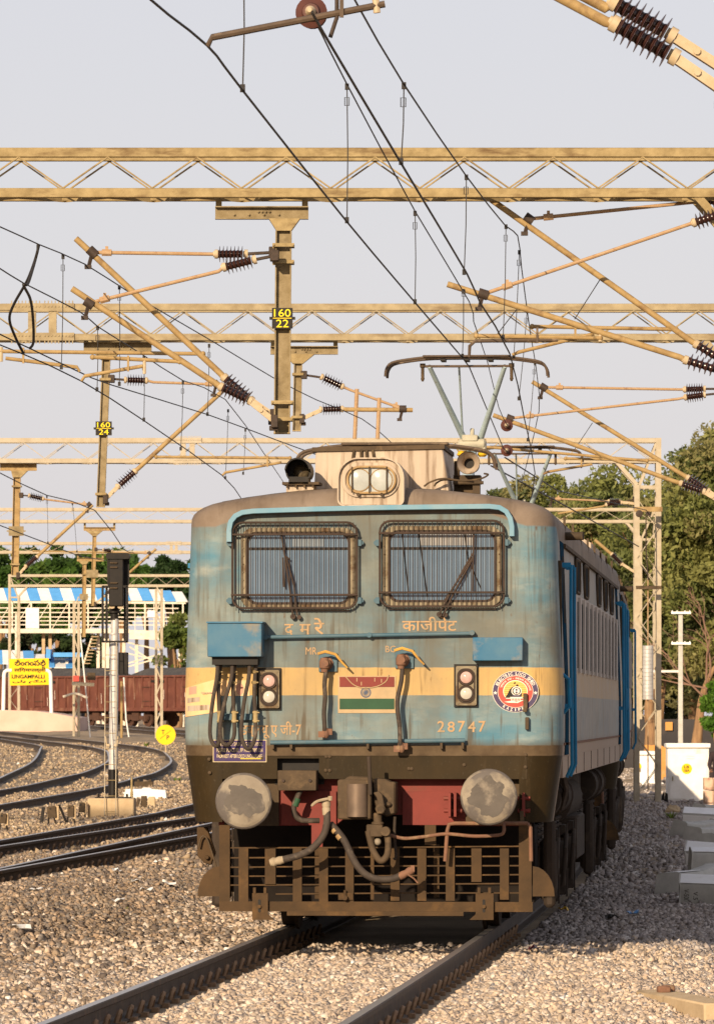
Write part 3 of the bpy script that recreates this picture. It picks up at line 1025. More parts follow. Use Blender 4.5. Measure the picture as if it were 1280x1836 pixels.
wire('contact_wire', 'long contact wire slanting from the top edge down to the raised collector',
     [(214, -80, 28), (270, -2, 29.8), (372, 81, 31.8), (435, 161, 34), (622, 397, 43.2), (745, 543, 51.7), (829, 641, 60.6)],
     drop=[((437, -60, 34), (435, 161, 34))], sub=3)
wire('contact_wire', 'contact wire from the raised collector onward to the lower round insulator',
     [(829, 641, 60.6), (841, 657, 62.5), (902, 803, 80.2), (912, 812, 81)], sub=1)
wire('catenary_wire', 'thin wire just left of the thick one, falling from the round insulator',
     [(560, 30, 37.5), (577, 60, 39), (622, 150, 43.2), (744, 378, 51.7), (841, 540, 58.8), (849, 576, 62), (874, 649, 68), (894, 730, 76), (909, 762, 80.5)],
     drop=[((622, 152, 43.2), (622, 397, 43.2)), ((744, 380, 51.7), (744, 543, 51.7)), ((831, 520, 57.4), (829, 640, 60))], r=.007, sub=2)
wire('contact_wire', 'thick contact wire in the middle, running from the hook under the round insulator',
     [(560, 20, 31.0), (580, 58, 32.2), (719, 292, 38.6), (837, 490, 48.2), (861, 543, 52), (914, 634, 58.8), (939, 746, 71.4), (959, 848, 88.2), (950, 900, 100)], r=.0095, sub=2)
wire('catenary_wire', 'right hand catenary wire from the top edge to the clamp on the upper right arm',
     [(616, -40, 32.5), (645, 15, 34), (724, 150, 38.6), (836, 315, 48.2), (906, 404, 56), (928, 422, 59.2), (935, 480, 62), (950, 592, 70), (967, 708, 81.6), (958, 776, 90), (925, 905, 121)],
     drop=[((724, 150, 38.6), (719, 292, 38.6)), ((836, 315, 48.2), (832, 490, 48.2)), ((907, 404, 56), (902, 606, 56)), ((931, 450, 60.5), (921, 640, 60.5)), ((945, 556, 67), (930, 716, 67)), ((959, 650, 76), (946, 790, 76))], r=.0075, sub=2)
wire('catenary_wire', 'highest wire on the left, passing the clamp of the upper bracket arm',
     [(-60, 386, 50), (0, 406, 52), (68, 437, 55.5), (152, 473, 59.2), (245, 532, 64), (375, 608, 70), (490, 677, 76), (568, 717, 80), (649, 751, 81.8), (700, 792, 90), (760, 850, 103)],
     drop=[((113, 458, 57.4), (110, 660, 57.4)), ((214, 513, 62), (214, 690, 62)), ((375, 618, 70), (372, 744, 70))], r=.008, sub=2)
wire('catenary_wire', 'second wire on the left, hung from the lower bracket arm clamp',
     [(-60, 450, 51), (0, 481, 53), (42, 507, 55), (144, 559, 59), (175, 585, 61), (250, 632, 66), (328, 682, 74), (404, 716, 81.6), (470, 808, 100), (512, 870, 118)],
     drop=[((175, 586, 61), (174, 700, 61)), ((258, 640, 67), (258, 754, 67)), ((328, 684, 74), (324, 806, 74)), ((409, 735, 84), (404, 858, 84)), ((440, 770, 90), (436, 850, 90))], r=.008, sub=2)
wire('contact_wire', 'left hand contact wire running on to the right behind the locomotive roof',
     [(-60, 566, 56), (0, 599, 57), (55, 625, 58), (143, 667, 59.4), (200, 690, 62), (372, 743, 70), (496, 789, 76), (570, 816, 80)], r=.0085, sub=2)
wire('contact_wire', 'left hand contact wire curving down behind the locomotive cab shoulder',
     [(-60, 588, 56), (0, 618, 57), (45, 636, 58), (146, 683, 59.2), (258, 754, 67), (398, 852, 84), (432, 893, 92)], r=.0085, sub=2)
wire('contact_wire', 'faint far wire dipping from the left edge past the lowest slim post',
     [(-40, 825, 110), (0, 848, 113), (84, 888, 118), (170, 915, 121.5), (222, 985, 150), (238, 990, 176)], r=.013, drop=[((84, 890, 118), (86, 974, 118)), ((130, 903, 120), (138, 990, 120))], sub=2)
wire('contact_wire', 'faint far contact wire ending at the black signal head',
     [(-40, 925, 110), (0, 942, 113), (86, 975, 118), (140, 996, 121), (190, 1005, 140)], r=.013, sub=2)
wire('feeder_wire', 'dark wire running from the train roof to the lattice leg beside the weights',
     [(880, 835, 84), (1010, 905, 100), (1145, 980, 121)], r=.014, sub=1)
wire('feeder_wire', 'thin wire crossing the right hand trees above the train roof',
     [(905, 820, 80), (1000, 880, 95), (1160, 915, 121)], r=.012, sub=1)
# jumper loops on the left
q1 = arcpts([P(68, 438, 55.6), P(66, 455, 55.6), P(50, 500, 55.8), P(25, 545, 56.5), P(17, 572, 57), P(28, 605, 57.6), P(42, 633, 58.1)], 6)
g = G(); g.tube(q1, .014, 7); o = g.build('jumper_cable', MT['wire']); tag(o, 'black slack cable bulging left between the left hand wires', 'cable', 'jumper cables')
q1 = arcpts([P(70, 438, 55.6), P(62, 470, 55.6), P(50, 508, 55.3), P(42, 510, 55.2), P(54, 535, 56), P(59, 570, 57), P(60, 612, 57.6), P(54, 624, 58)], 6)
g = G(); g.tube(q1, .014, 7); o = g.build('jumper_cable', MT['wire']); tag(o, 'black slack cable bulging right between the left hand wires', 'cable', 'jumper cables')

def disc(px, py, Y, r, label):
    c = P(px, py, Y)
    t = thing('wire_insulator', label, 'insulator', c, 'round insulators in the wires')
    d = Vector((.07, 1, 0)).normalized()
    g = G(); g.lathe(c - d * .14, c + d * .14, [(0, r * .5), (.12, r * .6), (.2, r), (.32, r * .55), (.44, r * .95), (.55, r * .55), (.68, r * .9), (.8, r * .5), (1, r * .45)], 20)
    g.build('shed', MT['cer2'], t, True)
    g = G(); g.lathe(c - d * .22, c - d * .13, [(0, r * .14), (.3, r * .3), (1, r * .36)], 12); g.lathe(c + d * .13, c + d * .22, [(0, r * .3), (1, r * .15)], 12)
    g.build('insulator_cap', MT['cap'], t, True)
MT['cer2'] = M('insulator_brown', (.10, .04, .03), (.07, .03, .025), sc=10, rough=.3)
disc(560, 24, 36.5, .100, 'brown round insulator at the top edge, seen end-on')
disc(909, 763, 80.6, .086, 'dark round insulator with a pale boss below the right hand arms')
disc(909, 808, 81.2, .084, 'round insulator just behind the second train roof collector')
# ------------------------------------------------------------------ the locomotive
def body_mat():
    m = M('loco_paint', (.1, .1, .1), rnd=False)
    t = m.node_tree; N, K = t.nodes, t.links
    b = N['Principled BSDF']
    for l in list(b.inputs['Base Color'].links): K.remove(l)
    b.inputs['Roughness'].default_value = .6
    b.inputs['Specular IOR Level'].default_value = .12
    tc = N.new('ShaderNodeTexCoord')
    sep = N.new('ShaderNodeSeparateXYZ'); K.new(tc.outputs['Object'], sep.inputs[0])
    def noise(sc, st, det=7, ro=.6):
        mp = N.new('ShaderNodeMapping'); mp.inputs['Scale'].default_value = st; K.new(tc.outputs['Object'], mp.inputs[0])
        n = N.new('ShaderNodeTexNoise'); n.inputs['Scale'].default_value = sc; n.inputs['Detail'].default_value = det; n.inputs['Roughness'].default_value = ro
        K.new(mp.outputs[0], n.inputs['Vector']); return n.outputs['Fac']
    def mr(f, a, c, lo=0, hi=1):
        r = N.new('ShaderNodeMapRange'); r.clamp = True
        for k, v in (('From Min', a), ('From Max', c), ('To Min', lo), ('To Max', hi)): r.inputs[k].default_value = v
        K.new(f, r.inputs['Value']); return r.outputs[0]
    def ma(op, x, y):
        n = N.new('ShaderNodeMath'); n.operation = op
        for i, s_ in enumerate((x, y)):
            if isinstance(s_, (int, float)): n.inputs[i].default_value = s_
            else: K.new(s_, n.inputs[i])
        return n.outputs[0]
    def mix(f, x, y, mode='MIX'):
        n = N.new('ShaderNodeMix'); n.data_type = 'RGBA'; n.blend_type = mode
        if isinstance(f, (int, float)): n.inputs[0].default_value = f
        else: K.new(f, n.inputs[0])
        for k, s_ in ((6, x), (7, y)):
            if isinstance(s_, tuple): n.inputs[k].default_value = (*s_, 1)
            else: K.new(s_, n.inputs[k])
        return n.outputs[2]
    z = sep.outputs['Z']
    zw = ma('ADD', z, ma('MULTIPLY', ma('SUBTRACT', noise(9, (1, 1, .3)), .5), .012))
    # worn blue: clean, faded and chalky patches in soft horizontal drifts
    ax = ma('ABSOLUTE', sep.outputs['X'], 0)
    blue = mix(mr(noise(1.5, (.55, .55, 1.9)), .32, .60), (.058, .172, .24), (.20, .243, .232))
    blue = mix(mr(noise(3.2, (.6, .6, 1.4)), .54, .74), blue, (.30, .33, .30))
    cream = mix(mr(noise(5, (1, 1, .6)), .35, .7), (.53, .34, .125), (.44, .295, .125))
    roof = mix(mr(noise(2.2, (1, .6, 1)), .35, .65), (.13, .095, .068), (.215, .165, .125))
    roof = mix(mr(noise(6, (2.5, .4, .4)), .55, .75, 0, .7), roof, (.085, .06, .042))
    skirt = mix(mr(noise(4, (1, 1, .5)), .35, .7), (.019, .0125, .0045), (.033, .020, .0065))
    skirt = mix(mr(noise(7, (2.2, 2.2, .25)), .6, .75, 0, .5), skirt, (.075, .05, .028))
    lip = mix(mr(noise(6, (1, 1, 1)), .35, .65), (.11, .075, .042), (.06, .038, .02))
    def band(lo):
        return mr(zw, lo - .003, lo + .003)
    col = mix(band(1.948), blue, cream)
    col = mix(band(2.172), col, blue)
    incream = ma('MULTIPLY', band(1.948), mr(zw, 2.175, 2.169))
    keep = mr(incream, 0, 1, 1, .35)
    # oily grime: fine run-down streaks, cloudy film, rust spots
    st1 = mr(noise(11, (2.6, 2.6, .10), 4), .50, .66, 0, .75)
    st2 = mr(noise(2.0, (1, 1, .45)), .42, .60)
    col = mix(ma('MULTIPLY', ma('MULTIPLY', st1, st2), keep), col, (.085, .062, .034))
    col = mix(ma('MULTIPLY', mr(noise(1.3, (1, 1, .8)), .44, .63, 0, .78), keep), col, (.138, .124, .092))
    mid = ma('MULTIPLY', mr(ax, .85, 1.3, 1, 0), mr(noise(2.6, (1, 1, .7)), .34, .62, .15, .85))
    front = mr(sep.outputs['Y'], .1, .35, 1, 0)
    col = mix(ma('MULTIPLY', ma('MULTIPLY', ma('MULTIPLY', mid, front), keep), mr(z, 1.7, 2.6, .3, .9)), col, (.108, .108, .092))
    # greasy runs under the boxes, cocks and window corners
    run = ma('MULTIPLY', mr(noise(6.5, (1.6, 1.6, .16), 3), .57, .66), front)
    col = mix(ma('MULTIPLY', run, mr(z, 1.5, 3.0, .75, .35)), col, (.075, .05, .026))
    col = mix(mr(noise(17, (1, 1, .35)), .66, .74, 0, .85), col, (.12, .06, .025))
    col = mix(mr(z, 1.60, 1.549, 0, .6), col, (.085, .06, .034))
    col = mix(ma('SUBTRACT', 1.0, band(1.545)), col, lip)
    col = mix(ma('SUBTRACT', 1.0, band(1.462)), col, skirt)
    # side of the body: dusty grey over everything
    side = mr(sep.outputs['Y'], .5, 1.0)
    col = mix(ma('MULTIPLY', side, mr(noise(2, (1, .5, 2.4)), .3, .7, .40, .72)), col, (.40, .35, .305))
    col = mix(ma('MULTIPLY', side, mr(z, 1.56, 1.545, 0, .85)), col, (.37, .275, .205))
    # roof paint boundary dips at the corners
    thr = ma('ADD', mr(ax, .95, 1.25, .10, 0), 3.305)
    thr = ma('ADD', thr, ma('MULTIPLY', side, -.10))
    col = mix(mr(ma('SUBTRACT', zw, thr), -.004, .012), col, roof)
    col = mix(mr(noise(60, (1, 1, .5), 3), .62, .8, 0, .5), col, (.10, .08, .055))
    K.new(col, b.inputs['Base Color'])
    bp = N.new('ShaderNodeBump'); bp.inputs['Strength'].default_value = .32; bp.inputs['Distance'].default_value = .012
    K.new(noise(2.6, (1, 1, 1), 3), bp.inputs['Height']); K.new(bp.outputs[0], b.inputs['Normal'])
    return m
MT['loco'] = body_mat()
MT['bluebox'] = M('blue_box_paint', (.028, .115, .205), (.07, .15, .21), sc=3, rough=.5, dirt=(.20, .18, .14), dsc=4, dth=(.56, .72))
MT['gutter'] = M('gutter_blue', (.12, .25, .33), (.18, .28, .33), sc=5, rough=.5, dirt=(.10, .09, .07), dsc=6, dth=(.6, .75))
MT['blue2'] = M('blue_trim_paint', (.05, .105, .14), (.085, .13, .15), sc=5, rough=.5, dirt=(.14, .12, .09), dsc=6, dth=(.58, .72))
MT['bluehr'] = M('handrail_blue', (.015, .19, .38), (.02, .14, .27), sc=6, rough=.45, dirt=(.10, .09, .08), dsc=7, dth=(.6, .75))
MT['grimy'] = M('grimy_steel', (.085, .057, .033), (.052, .036, .022), sc=6, rough=.75, dirt=(.14, .092, .05), dsc=7, dth=(.56, .72), bump=.2)
MT['guard'] = M('guard_rust', (.074, .043, .020), (.047, .029, .015), sc=4, rough=.8, dirt=(.13, .07, .026), dsc=3, dth=(.54, .7), bump=.15)
MT['red'] = M('headstock_red', (.19, .036, .027), (.145, .03, .024), sc=4, rough=.6, dirt=(.12, .045, .03), dsc=3, dth=(.55, .72))
MT['buffer'] = M('buffer_steel', (.26, .22, .165), (.19, .155, .115), sc=5, rough=.6, dirt=(.10, .085, .075), dsc=2.2, dth=(.47, .55), bump=.25, rnd=True)
MT['hose'] = M('rubber_hose', (.06, .046, .036), (.042, .032, .026), sc=12, rough=.7, dirt=(.13, .10, .075), dsc=10, dth=(.55, .7))
MT['brass'] = M('brass_fitting', (.36, .24, .11), (.24, .15, .07), sc=14, rough=.55)
MT['creamw'] = M('dirty_cream', (.46, .375, .285), (.36, .285, .215), sc=4, st=(2, 2, .3), rough=.6, dirt=(.16, .105, .062), dsc=7, dst=(2.8, 2.8, .2), dth=(.50, .68))
MT['pblue'] = M('arm_paint', (.40, .50, .52), (.33, .40, .41), sc=6, rough=.5, dirt=(.24, .2, .15), dsc=7, dth=(.6, .74))
MT['pyel'] = M('insulator_yellow', (.62, .38, .02), (.5, .3, .02), sc=9, rough=.35)
MT['lampglass'] = M('lamp_glass', (.42, .43, .40), (.32, .33, .31), sc=6, rough=.12, spec=.6)
MT['winframe'] = M('window_rim', (.26, .215, .145), (.15, .12, .075), sc=7, rough=.7, dirt=(.10, .06, .03), dsc=6, dth=(.5, .64))
MT['grille'] = M('grille_brown', (.035, .024, .018), (.055, .034, .024), sc=12, rough=.6)
MT['glass'] = M('cab_glass', (.115, .165, .225), (.085, .13, .185), sc=2.5, rough=.10, spec=.6)
MT['paint_letters'] = M('letter_paint', (.42, .26, .13), (.33, .22, .12), sc=9, rough=.6, dirt=(.20, .18, .13), dsc=14, dth=(.56, .70))
MT['notice'] = M('notice_purple', (.050, .030, .115), (.04, .025, .085), sc=5, rough=.5, dirt=(.09, .065, .06), dsc=5, dth=(.58, .75))
MT['noticetxt'] = M('notice_letters', (.62, .50, .30), (.5, .4, .22), sc=9, rough=.6)
MT['flag_c'] = M('plate_cream', (.42, .30, .165), (.35, .25, .14), sc=6, rough=.55, dirt=(.32, .24, .14), dsc=5, dth=(.6, .75))
MT['flag_r'] = M('plate_red', (.19, .036, .027), (.15, .03, .024), sc=6, rough=.55)
MT['flag_g'] = M('plate_green', (.026, .075, .036), (.022, .06, .03), sc=6, rough=.55)
MT['flag_b'] = M('plate_blue', (.07, .09, .14), (.06, .08, .12), sc=6, rough=.55)
MT['lg_navy'] = M('emblem_navy', (.055, .04, .09), (.07, .05, .10), sc=8, rough=.45)
MT['lg_red'] = M('emblem_red', (.55, .07, .05), (.48, .065, .05), sc=8, rough=.45)
MT['lg_yel'] = M('emblem_yellow', (.70, .47, .12), (.62, .40, .10), sc=8, rough=.45)
MT['lg_white'] = M('emblem_white', (.74, .68, .58), (.66, .60, .50), sc=12, rough=.5)
MT['poster'] = M('poster_orange', (.66, .40, .18), (.70, .47, .27), sc=5, rough=.6, dirt=(.48, .30, .14), dsc=4, dth=(.56, .7))
MT['bogie'] = M('bogie_grime', (.052, .037, .027), (.034, .026, .02), sc=4, rough=.85, dirt=(.09, .064, .042), dsc=4, dth=(.54, .7), bump=.3)
MT['visor'] = M('sun_visor', (.27, .26, .25), (.20, .20, .20), sc=8, rough=.15)
MT['sticker'] = M('glass_sticker', (.17, .20, .23), (.14, .17, .20), sc=8, rough=.4)
MT['amber'] = M('amber_lens', (.13, .10, .06), (.05, .038, .025), sc=30, rough=.2)
MT['redlens'] = M('pink_lens', (.50, .34, .30), (.44, .26, .22), sc=20, rough=.15)
MT['clearlens'] = M('clear_lens', (.48, .45, .39), (.40, .37, .31), sc=20, rough=.15)
MT['rust2'] = M('rusty_fitting', (.20, .10, .06), (.14, .075, .05), sc=12, rough=.75, dirt=(.24, .16, .09), dsc=9, dth=(.56, .7))
MT['yelh'] = M('worn_yellow', (.50, .29, .06), (.36, .20, .06), sc=12, rough=.6)
MT['white2'] = M('worn_white_fitting', (.36, .29, .20), (.26, .20, .13), sc=14, rough=.6)
MT['knuck'] = M('knuckle_steel', (.17, .12, .085), (.11, .08, .06), sc=4, rough=.5, metal=.3, dirt=(.32, .21, .13), dsc=6, dth=(.6, .72))
MT['doorp'] = M('door_blue_shade', (.012, .05, .085), (.015, .04, .07), sc=4, rough=.75, spec=0.0, dirt=(.12, .10, .08), dsc=5, dth=(.58, .74))  # dark blue door paint, deepened with the shade of its recess
MT['louv'] = M('louvre_dark', (.05, .053, .055), (.035, .037, .038), sc=5, rough=.85, spec=0.0)
MT['louvf'] = M('louvre_frame_grey', (.50, .45, .40), (.42, .37, .33), sc=5, rough=.7)
MT['kcream'] = M('knuckle_cream', (.40, .37, .28), (.30, .28, .22), sc=9, rough=.5, dirt=(.3, .27, .2), dsc=9, dth=(.55, .7))
MT['underdark'] = M('underframe_grime_shade', (.014, .011, .01), (.02, .016, .013), sc=5, rough=.95, spec=.05)
MT['grease'] = M('buffer_grease', (.10, .084, .07), (.072, .061, .052), sc=5, rough=.5, dirt=(.21, .175, .135), dsc=7, dth=(.55, .72), bump=.25, bsc=18)
MT['skin'] = M('faded_print_pink', (.55, .28, .2), (.5, .25, .18), sc=9, rough=.6)

loco = thing('electric_locomotive', 'blue electric locomotive with a cream band and grilled cab windows facing us', 'locomotive', (LOX, LOY, 0), 'coupled electric locomotives', -TH)
LEN = 19.3
RCN = .30
def hw(z):
    return 1.525 - .05 * max(0, min(1, (z - 2.0) / 1.3)) - .085 * max(0, min(1, (1.5 - z) / .58))
def outline(w, r, inset=0.0, n=9, back=LEN):
    """plan outline from rear left round the front to rear right: (x, y)"""
    o = [(-w + inset, back), (-w + inset, 9.0), (-w + inset, 2.2), (-w + inset, .8)]
    for i in range(n + 1):
        a = math.pi + (math.pi / 2) * i / n
        o.append((-w + r + (r - inset) * math.cos(a), r + (r - inset) * math.sin(a)))
    for i in range(1, 8):
        x = -(w - r) + 2 * (w - r) * i / 8
        o.append((x, inset))
    for i in range(n + 1):
        a = 1.5 * math.pi + (math.pi / 2) * i / n
        o.append((w - r + (r - inset) * math.cos(a), r + (r - inset) * math.sin(a)))
    o += [(w - inset, .8), (w - inset, 2.2), (w - inset, 9.0), (w - inset, back)]
    return o
def loft(levels, close_top=True):
    """levels: (z, inset, crown)"""
    g = G()
    rows = []
    for z, ins, crown in levels:
        w = hw(z)
        rows.append([Vector((x, y, z + crown * (1 - (x / w) ** 2))) for x, y in outline(w, RCN, ins)])
    n = len(rows[0])
    vs = [p for r in rows for p in r]
    fs = []
    for k in range(len(rows) - 1):
        for i in range(n - 1):
            fs.append((k * n + i, k * n + i + 1, (k + 1) * n + i + 1, (k + 1) * n + i))
        fs.append((k * n + n - 1, k * n, (k + 1) * n, (k + 1) * n + n - 1))
    g.add(vs, fs)
    return g, rows
lv = [(1.455, 0, 0), (1.62, 0, 0), (1.95, 0, 0), (2.17, 0, 0), (2.5, 0, 0), (2.9, 0, 0), (3.2, 0, 0), (3.33, 0, 0.0), (3.375, .004, .03), (3.41, .022, .07), (3.435, .055, .105), (3.452, .10, .135), (3.462, .16, .155), (3.466, .25, .165)]
g, rows = loft(lv)
top = rows[-1]
n = len(top)
o0 = len(g.v)
half = n // 2
# roof: join left and right halves of the top outline
fs = []
base = (len(lv) - 1) * n
for i in range(half - 1):
    fs.append((base + i, base + i + 1, base + n - 2 - i, base + n - 1 - i))
g.f += fs
body = g.build('body', MT['loco'], loco)
# roof is arched across its width: subdivided strip just above the flat infill
g = G()
ncols, ys_ = 12, [.25, .6, 1.5, 4, 9, 14, 19.0]
vs = []
for y in ys_:
    for i in range(ncols + 1):
        x = -1.22 + 2.44 * i / ncols
        vs.append((x, y, 3.472 + .165 * (1 - (x / 1.475) ** 2) + (0 if y > .5 else -.005)))
fs = [(r * (ncols + 1) + i, r * (ncols + 1) + i + 1, (r + 1) * (ncols + 1) + i + 1, (r + 1) * (ncols + 1) + i) for r in range(len(ys_) - 1) for i in range(ncols)]
g.add(vs, fs); g.build('roof_panel', MT['loco'], loco)

def LP(px, py, y=0.0):
    return L(px, py, y)
def pr(px0, py0, px1, py1, y=0.0):
    a, b = L(px0, py0, y), L(px1, py1, y)
    return min(a.x, b.x), min(a.z, b.z), max(a.x, b.x), max(a.z, b.z)        # x0, z0, x1, z1

# corner skirts hanging below the body at both front corners, and side valance
def skirt_row(w, n=8):
    r = RCN; x0 = 1.195
    a0 = 0.0 if x0 <= w - r else math.asin((x0 - (w - r)) / r)
    row = [(x0, 0.0 if x0 <= w - r else r - r * math.cos(a0))]
    for i in range(n + 1):
        a = a0 + (math.pi / 2 - a0) * i / n
        q = (w - r + r * math.sin(a), r - r * math.cos(a))
        row.append(q if (i or x0 < w - r - 1e-4) else (q[0] + 1e-3, q[1] + 1e-4))
    row.append((w, .8))
    return row
for sgn in (-1, 1):
    g = G()
    vs, fs = [], []
    zs = [1.455, 1.3, 1.1, .926]
    for z in zs:
        row = [(sgn * x, y) for x, y in skirt_row(hw(z))]
        m_ = len(row)
        vs += [(x, y, z) for x, y in row] + [(x * .975 if y > .1 else x, y + .03, z) for x, y in row]
    for k in range(len(zs) - 1):
        for sd_ in (0, 1):
            for i in range(m_ - 1):
                a = k * 2 * m_ + sd_ * m_ + i
                fs.append((a, a + 1, a + 1 + 2 * m_, a + 2 * m_))
        a = k * 2 * m_
        fs.append((a, a + m_, a + 3 * m_, a + 2 * m_)); fs.append((a + m_ - 1, a + 2 * m_ - 1, a + 4 * m_ - 1, a + 3 * m_ - 1))
    kk = (len(zs) - 1) * 2 * m_
    for i in range(m_ - 1):
        fs.append((kk + i, kk + i + 1, kk + m_ + i + 1, kk + m_ + i))
    g.add(vs, fs)
    g.build('corner_skirt', MT['loco'], loco)
    g = G(); g.box((sgn * 1.495, (LEN + .82) / 2, 1.365), (.04, LEN - .82, .18)); g.build('side_valance', MT['loco'], loco)
    for i in range(9):
        g = G(); g.box((sgn * 1.517, 2.0 + i * 2.05, 1.366), (.006, .012, .17)); g.build('valance_seam', MT['grimy'], loco)
# apron plate with its notch
x0, z0, x1, z1 = pr(395, 1397, 945, 1352)
na, nb_ = L(497, 0).x, L(572, 0).x
nz = L(0, 1360).z
g = G(); g.prism([(x0, z0), (na, z0), (na, nz), (nb_, nz), (nb_, z0), (x1, z0), (x1, 1.458), (x0, 1.458)], .002, .03)
apron = g.build('apron_plate', MT['loco'], loco, smooth=False)
g = G()
for px, py in ((375, 1362), (376, 1386), (394, 1352), (470, 1360), (585, 1357), (591, 1357), (584, 1382), (591, 1382), (832, 1372), (942, 1354), (942, 1376), (733, 1379), (738, 1379), (505, 1385)):
    p = L(px, py); g.lathe((p.x, 0, p.z), (p.x, -.012, p.z), [(0, .016), (.6, .014), (1, .006)], 8)
g.build('bolt', MT['grimy'], loco)
# headstock behind
x0, z0, x1, z1 = pr(392, 1481, 948, 1397, .16)
g = G()
g.prism([(x0, z0), (L(600, 0, .16).x, z0), (L(625, 0, .16).x, z0 + .09), (L(725, 0, .16).x, z0 + .09), (L(752, 0, .16).x, z0), (x1, z0), (x1, z1 + .06), (x0, z1 + .06)], .16, .36)
g.build('headstock', MT['red'], loco, smooth=False)
g = G(); a = pr(722, 1418, 945, 1481, .15)
g.box(((a[0] + a[2]) / 2, .142, (a[1] + a[3]) / 2 ), (a[2] - a[0], .03, abs(a[3] - a[1]) - .01)); g.build('headstock_plate', MT['red'], loco)
g = G(); a = pr(505, 1418, 603, 1481, .15)
g.box(((a[0] + a[2]) / 2, .142, (a[1] + a[3]) / 2), (a[2] - a[0], .03, abs(a[3] - a[1]) - .01)); g.build('headstock_plate', MT['red'], loco)
# under-frame mass, grime plus the shade behind headstock and guard painted near black
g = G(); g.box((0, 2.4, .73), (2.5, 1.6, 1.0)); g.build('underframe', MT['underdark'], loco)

# ---- windscreens
for wi, (gx0, gx1, gy0, gy1, fx0, fx1, fy0, fy1) in enumerate(((418, 641, 937, 1091, 432, 638, 946, 1092), (682, 904, 934, 1088, 686, 900, 943, 1088))):
    x0, z0, x1, z1 = pr(fx0, fy1, fx1, fy0)
    iw, ih = (.045, .034)
    po = rrect(x0, z0, x1, z1, .10); pi = rrect(x0 + iw, z0 + ih, x1 - iw, z1 - ih, .085)
    g = G(); g.ring(po, pi, -.022, .01); fr = g.build('windscreen', MT['winframe'], loco, bev=.004)
    g = G()
    for i in range(30):
        a = i / 30 * len(po); j = int(a); q = po[j % len(po)]; q2 = pi[j % len(pi)]
        pass
    for i in range(8):
        for xx in (x0 + iw * .45, x1 - iw * .45):
            zz = z0 + .1 + (z1 - z0 - .2) * i / 7
            g.lathe((xx, -.022, zz), (xx, -.030, zz), [(0, .008), (1, .004)], 6)
    g.build('rivet', MT['winframe'], fr)
    pin = rrect(x0 + iw - .004, z0 + ih - .004, x1 - iw + .004, z1 - ih + .004, .085); pi2 = rrect(x0 + iw + .02, z0 + ih + .02, x1 - iw - .02, z1 - ih - .02, .07)
    g = G(); g.ring(pin, pi2, -.012, .01); g.build('rubber_seal', MT['grille'], fr)
    g = G(); g.prism(pi2, -.004, .01); g.build('glass', MT['glass'], fr, smooth=False)
    # horizontal dark bar and blinds seen through the glass
    g = G(); zz = L(0, 985).z; g.box(((x0 + x1) / 2, -.0055, zz), (x1 - x0 - 2 * iw - .04, .003, .022)); g.build('inner_rail', MT['black'], fr)
    if wi == 1:
        a = pr(752, 978, 848, 958); g = G(); g.box(((a[0] + a[2]) / 2, -.0055, (a[1] + a[3]) / 2), (a[2] - a[0], .003, a[3] - a[1])); g.build('sun_visor', MT['visor'], fr)
    else:
        a = pr(523, 980, 580, 966); g = G(); g.box(((a[0] + a[2]) / 2, -.0055, (a[1] + a[3]) / 2), (a[2] - a[0], .003, a[3] - a[1])); g.build('window_sticker', MT['sticker'], fr)
    # grille in front
    x0, z0, x1, z1 = pr(gx0, gy1, gx1, gy0)
    yg = -.062
    g = G(); g.tube([(p[0], yg, p[1]) for p in rrect(x0, z0, x1, z1, .085)], .0095, 8, True)
    for py in ((960, 1068) if wi == 0 else (958, 1064)):
        zz = L(0, py).z; g.cyl((x0 - .01, yg - .012, zz), (x1 + .01, yg - .012, zz), .0095, n=8)
    gr = g.build('window_grille', MT['grille'], loco)
    nb = 25
    zb0 = z0 - .02
    g = G(); g.tube([(0, 0, zb0), (0, 0, z1)], .0034, 6); bo = g.build('grille_bar', MT['grille'], gr, fix=False)
    for i in range(nb):
        xx = x0 + .03 + (x1 - x0 - .06) * i / (nb - 1)
        o = bo if i == 0 else inst(bo, gr)
        o.location = (xx, yg + .012, 0)
    g = G()
    for xx, s_ in ((x0, -1), (x1, 1)):
        for py in (975, 1078):
            zz = L(0, py).z
            g.box((xx + s_ * .02, yg / 2, zz), (.03, abs(yg), .05))
            g.cyl((xx + s_ * .035, yg * .75, zz), (xx + s_ * .035, yg * .2, zz), .018, n=8)
    g.build('grille_bracket', MT['blue2'], gr)
    # lower mesh strip bent back to the body
    g = G()
    for i in range(nb):
        xx = x0 + .03 + (x1 - x0 - .06) * i / (nb - 1)
    g.cyl((x0 + .06, -.03, zb0), (x1 - .06, -.03, zb0), .005, n=5)
    g.build('grille_foot', MT['grille'], gr)
# wipers
def wiper(paths, r=.008, yy=-.12):
    g = G()
    for ps in paths:
        g.tube([L(p[0], p[1]) + Vector((0, yy if k else yy, 0)) for k, p in enumerate(ps)], r, 6)
    p = L(*paths[0][0]); g.cyl(p + Vector((0, yy, 0)), p, .022, n=10)
    p2 = p + Vector((.05, 0, -.005)); g.cyl(p2 + Vector((0, yy, 0)), p2, .018, n=10)
    g.build('wiper', MT['grille'], loco)
wiper([[(526, 1106), (521, 1060), (512, 1000), (505, 955)], [(534, 1104), (528, 1050), (515, 1002)], [(508, 1000), (510, 1053)], [(512, 998), (520, 1003)]], yy=-.055)
wiper([[(788, 1102), (805, 1070), (832, 1020), (850, 990)], [(795, 1105), (812, 1068), (848, 1002)], [(850, 955), (848, 1060)], [(848, 1000), (796, 1080)]], yy=-.055)
g = G()
for a, b in (((720, 950), (732, 1060)), ((750, 950), (766, 1070)), ((832, 950), (840, 1010)), ((838, 1000), (862, 1055))):
    g.cyl(L(*a) + Vector((0, -.008, 0)), L(*b) + Vector((0, -.008, 0)), .005, n=5)
g.build('blind_cord', MT['black'], loco)

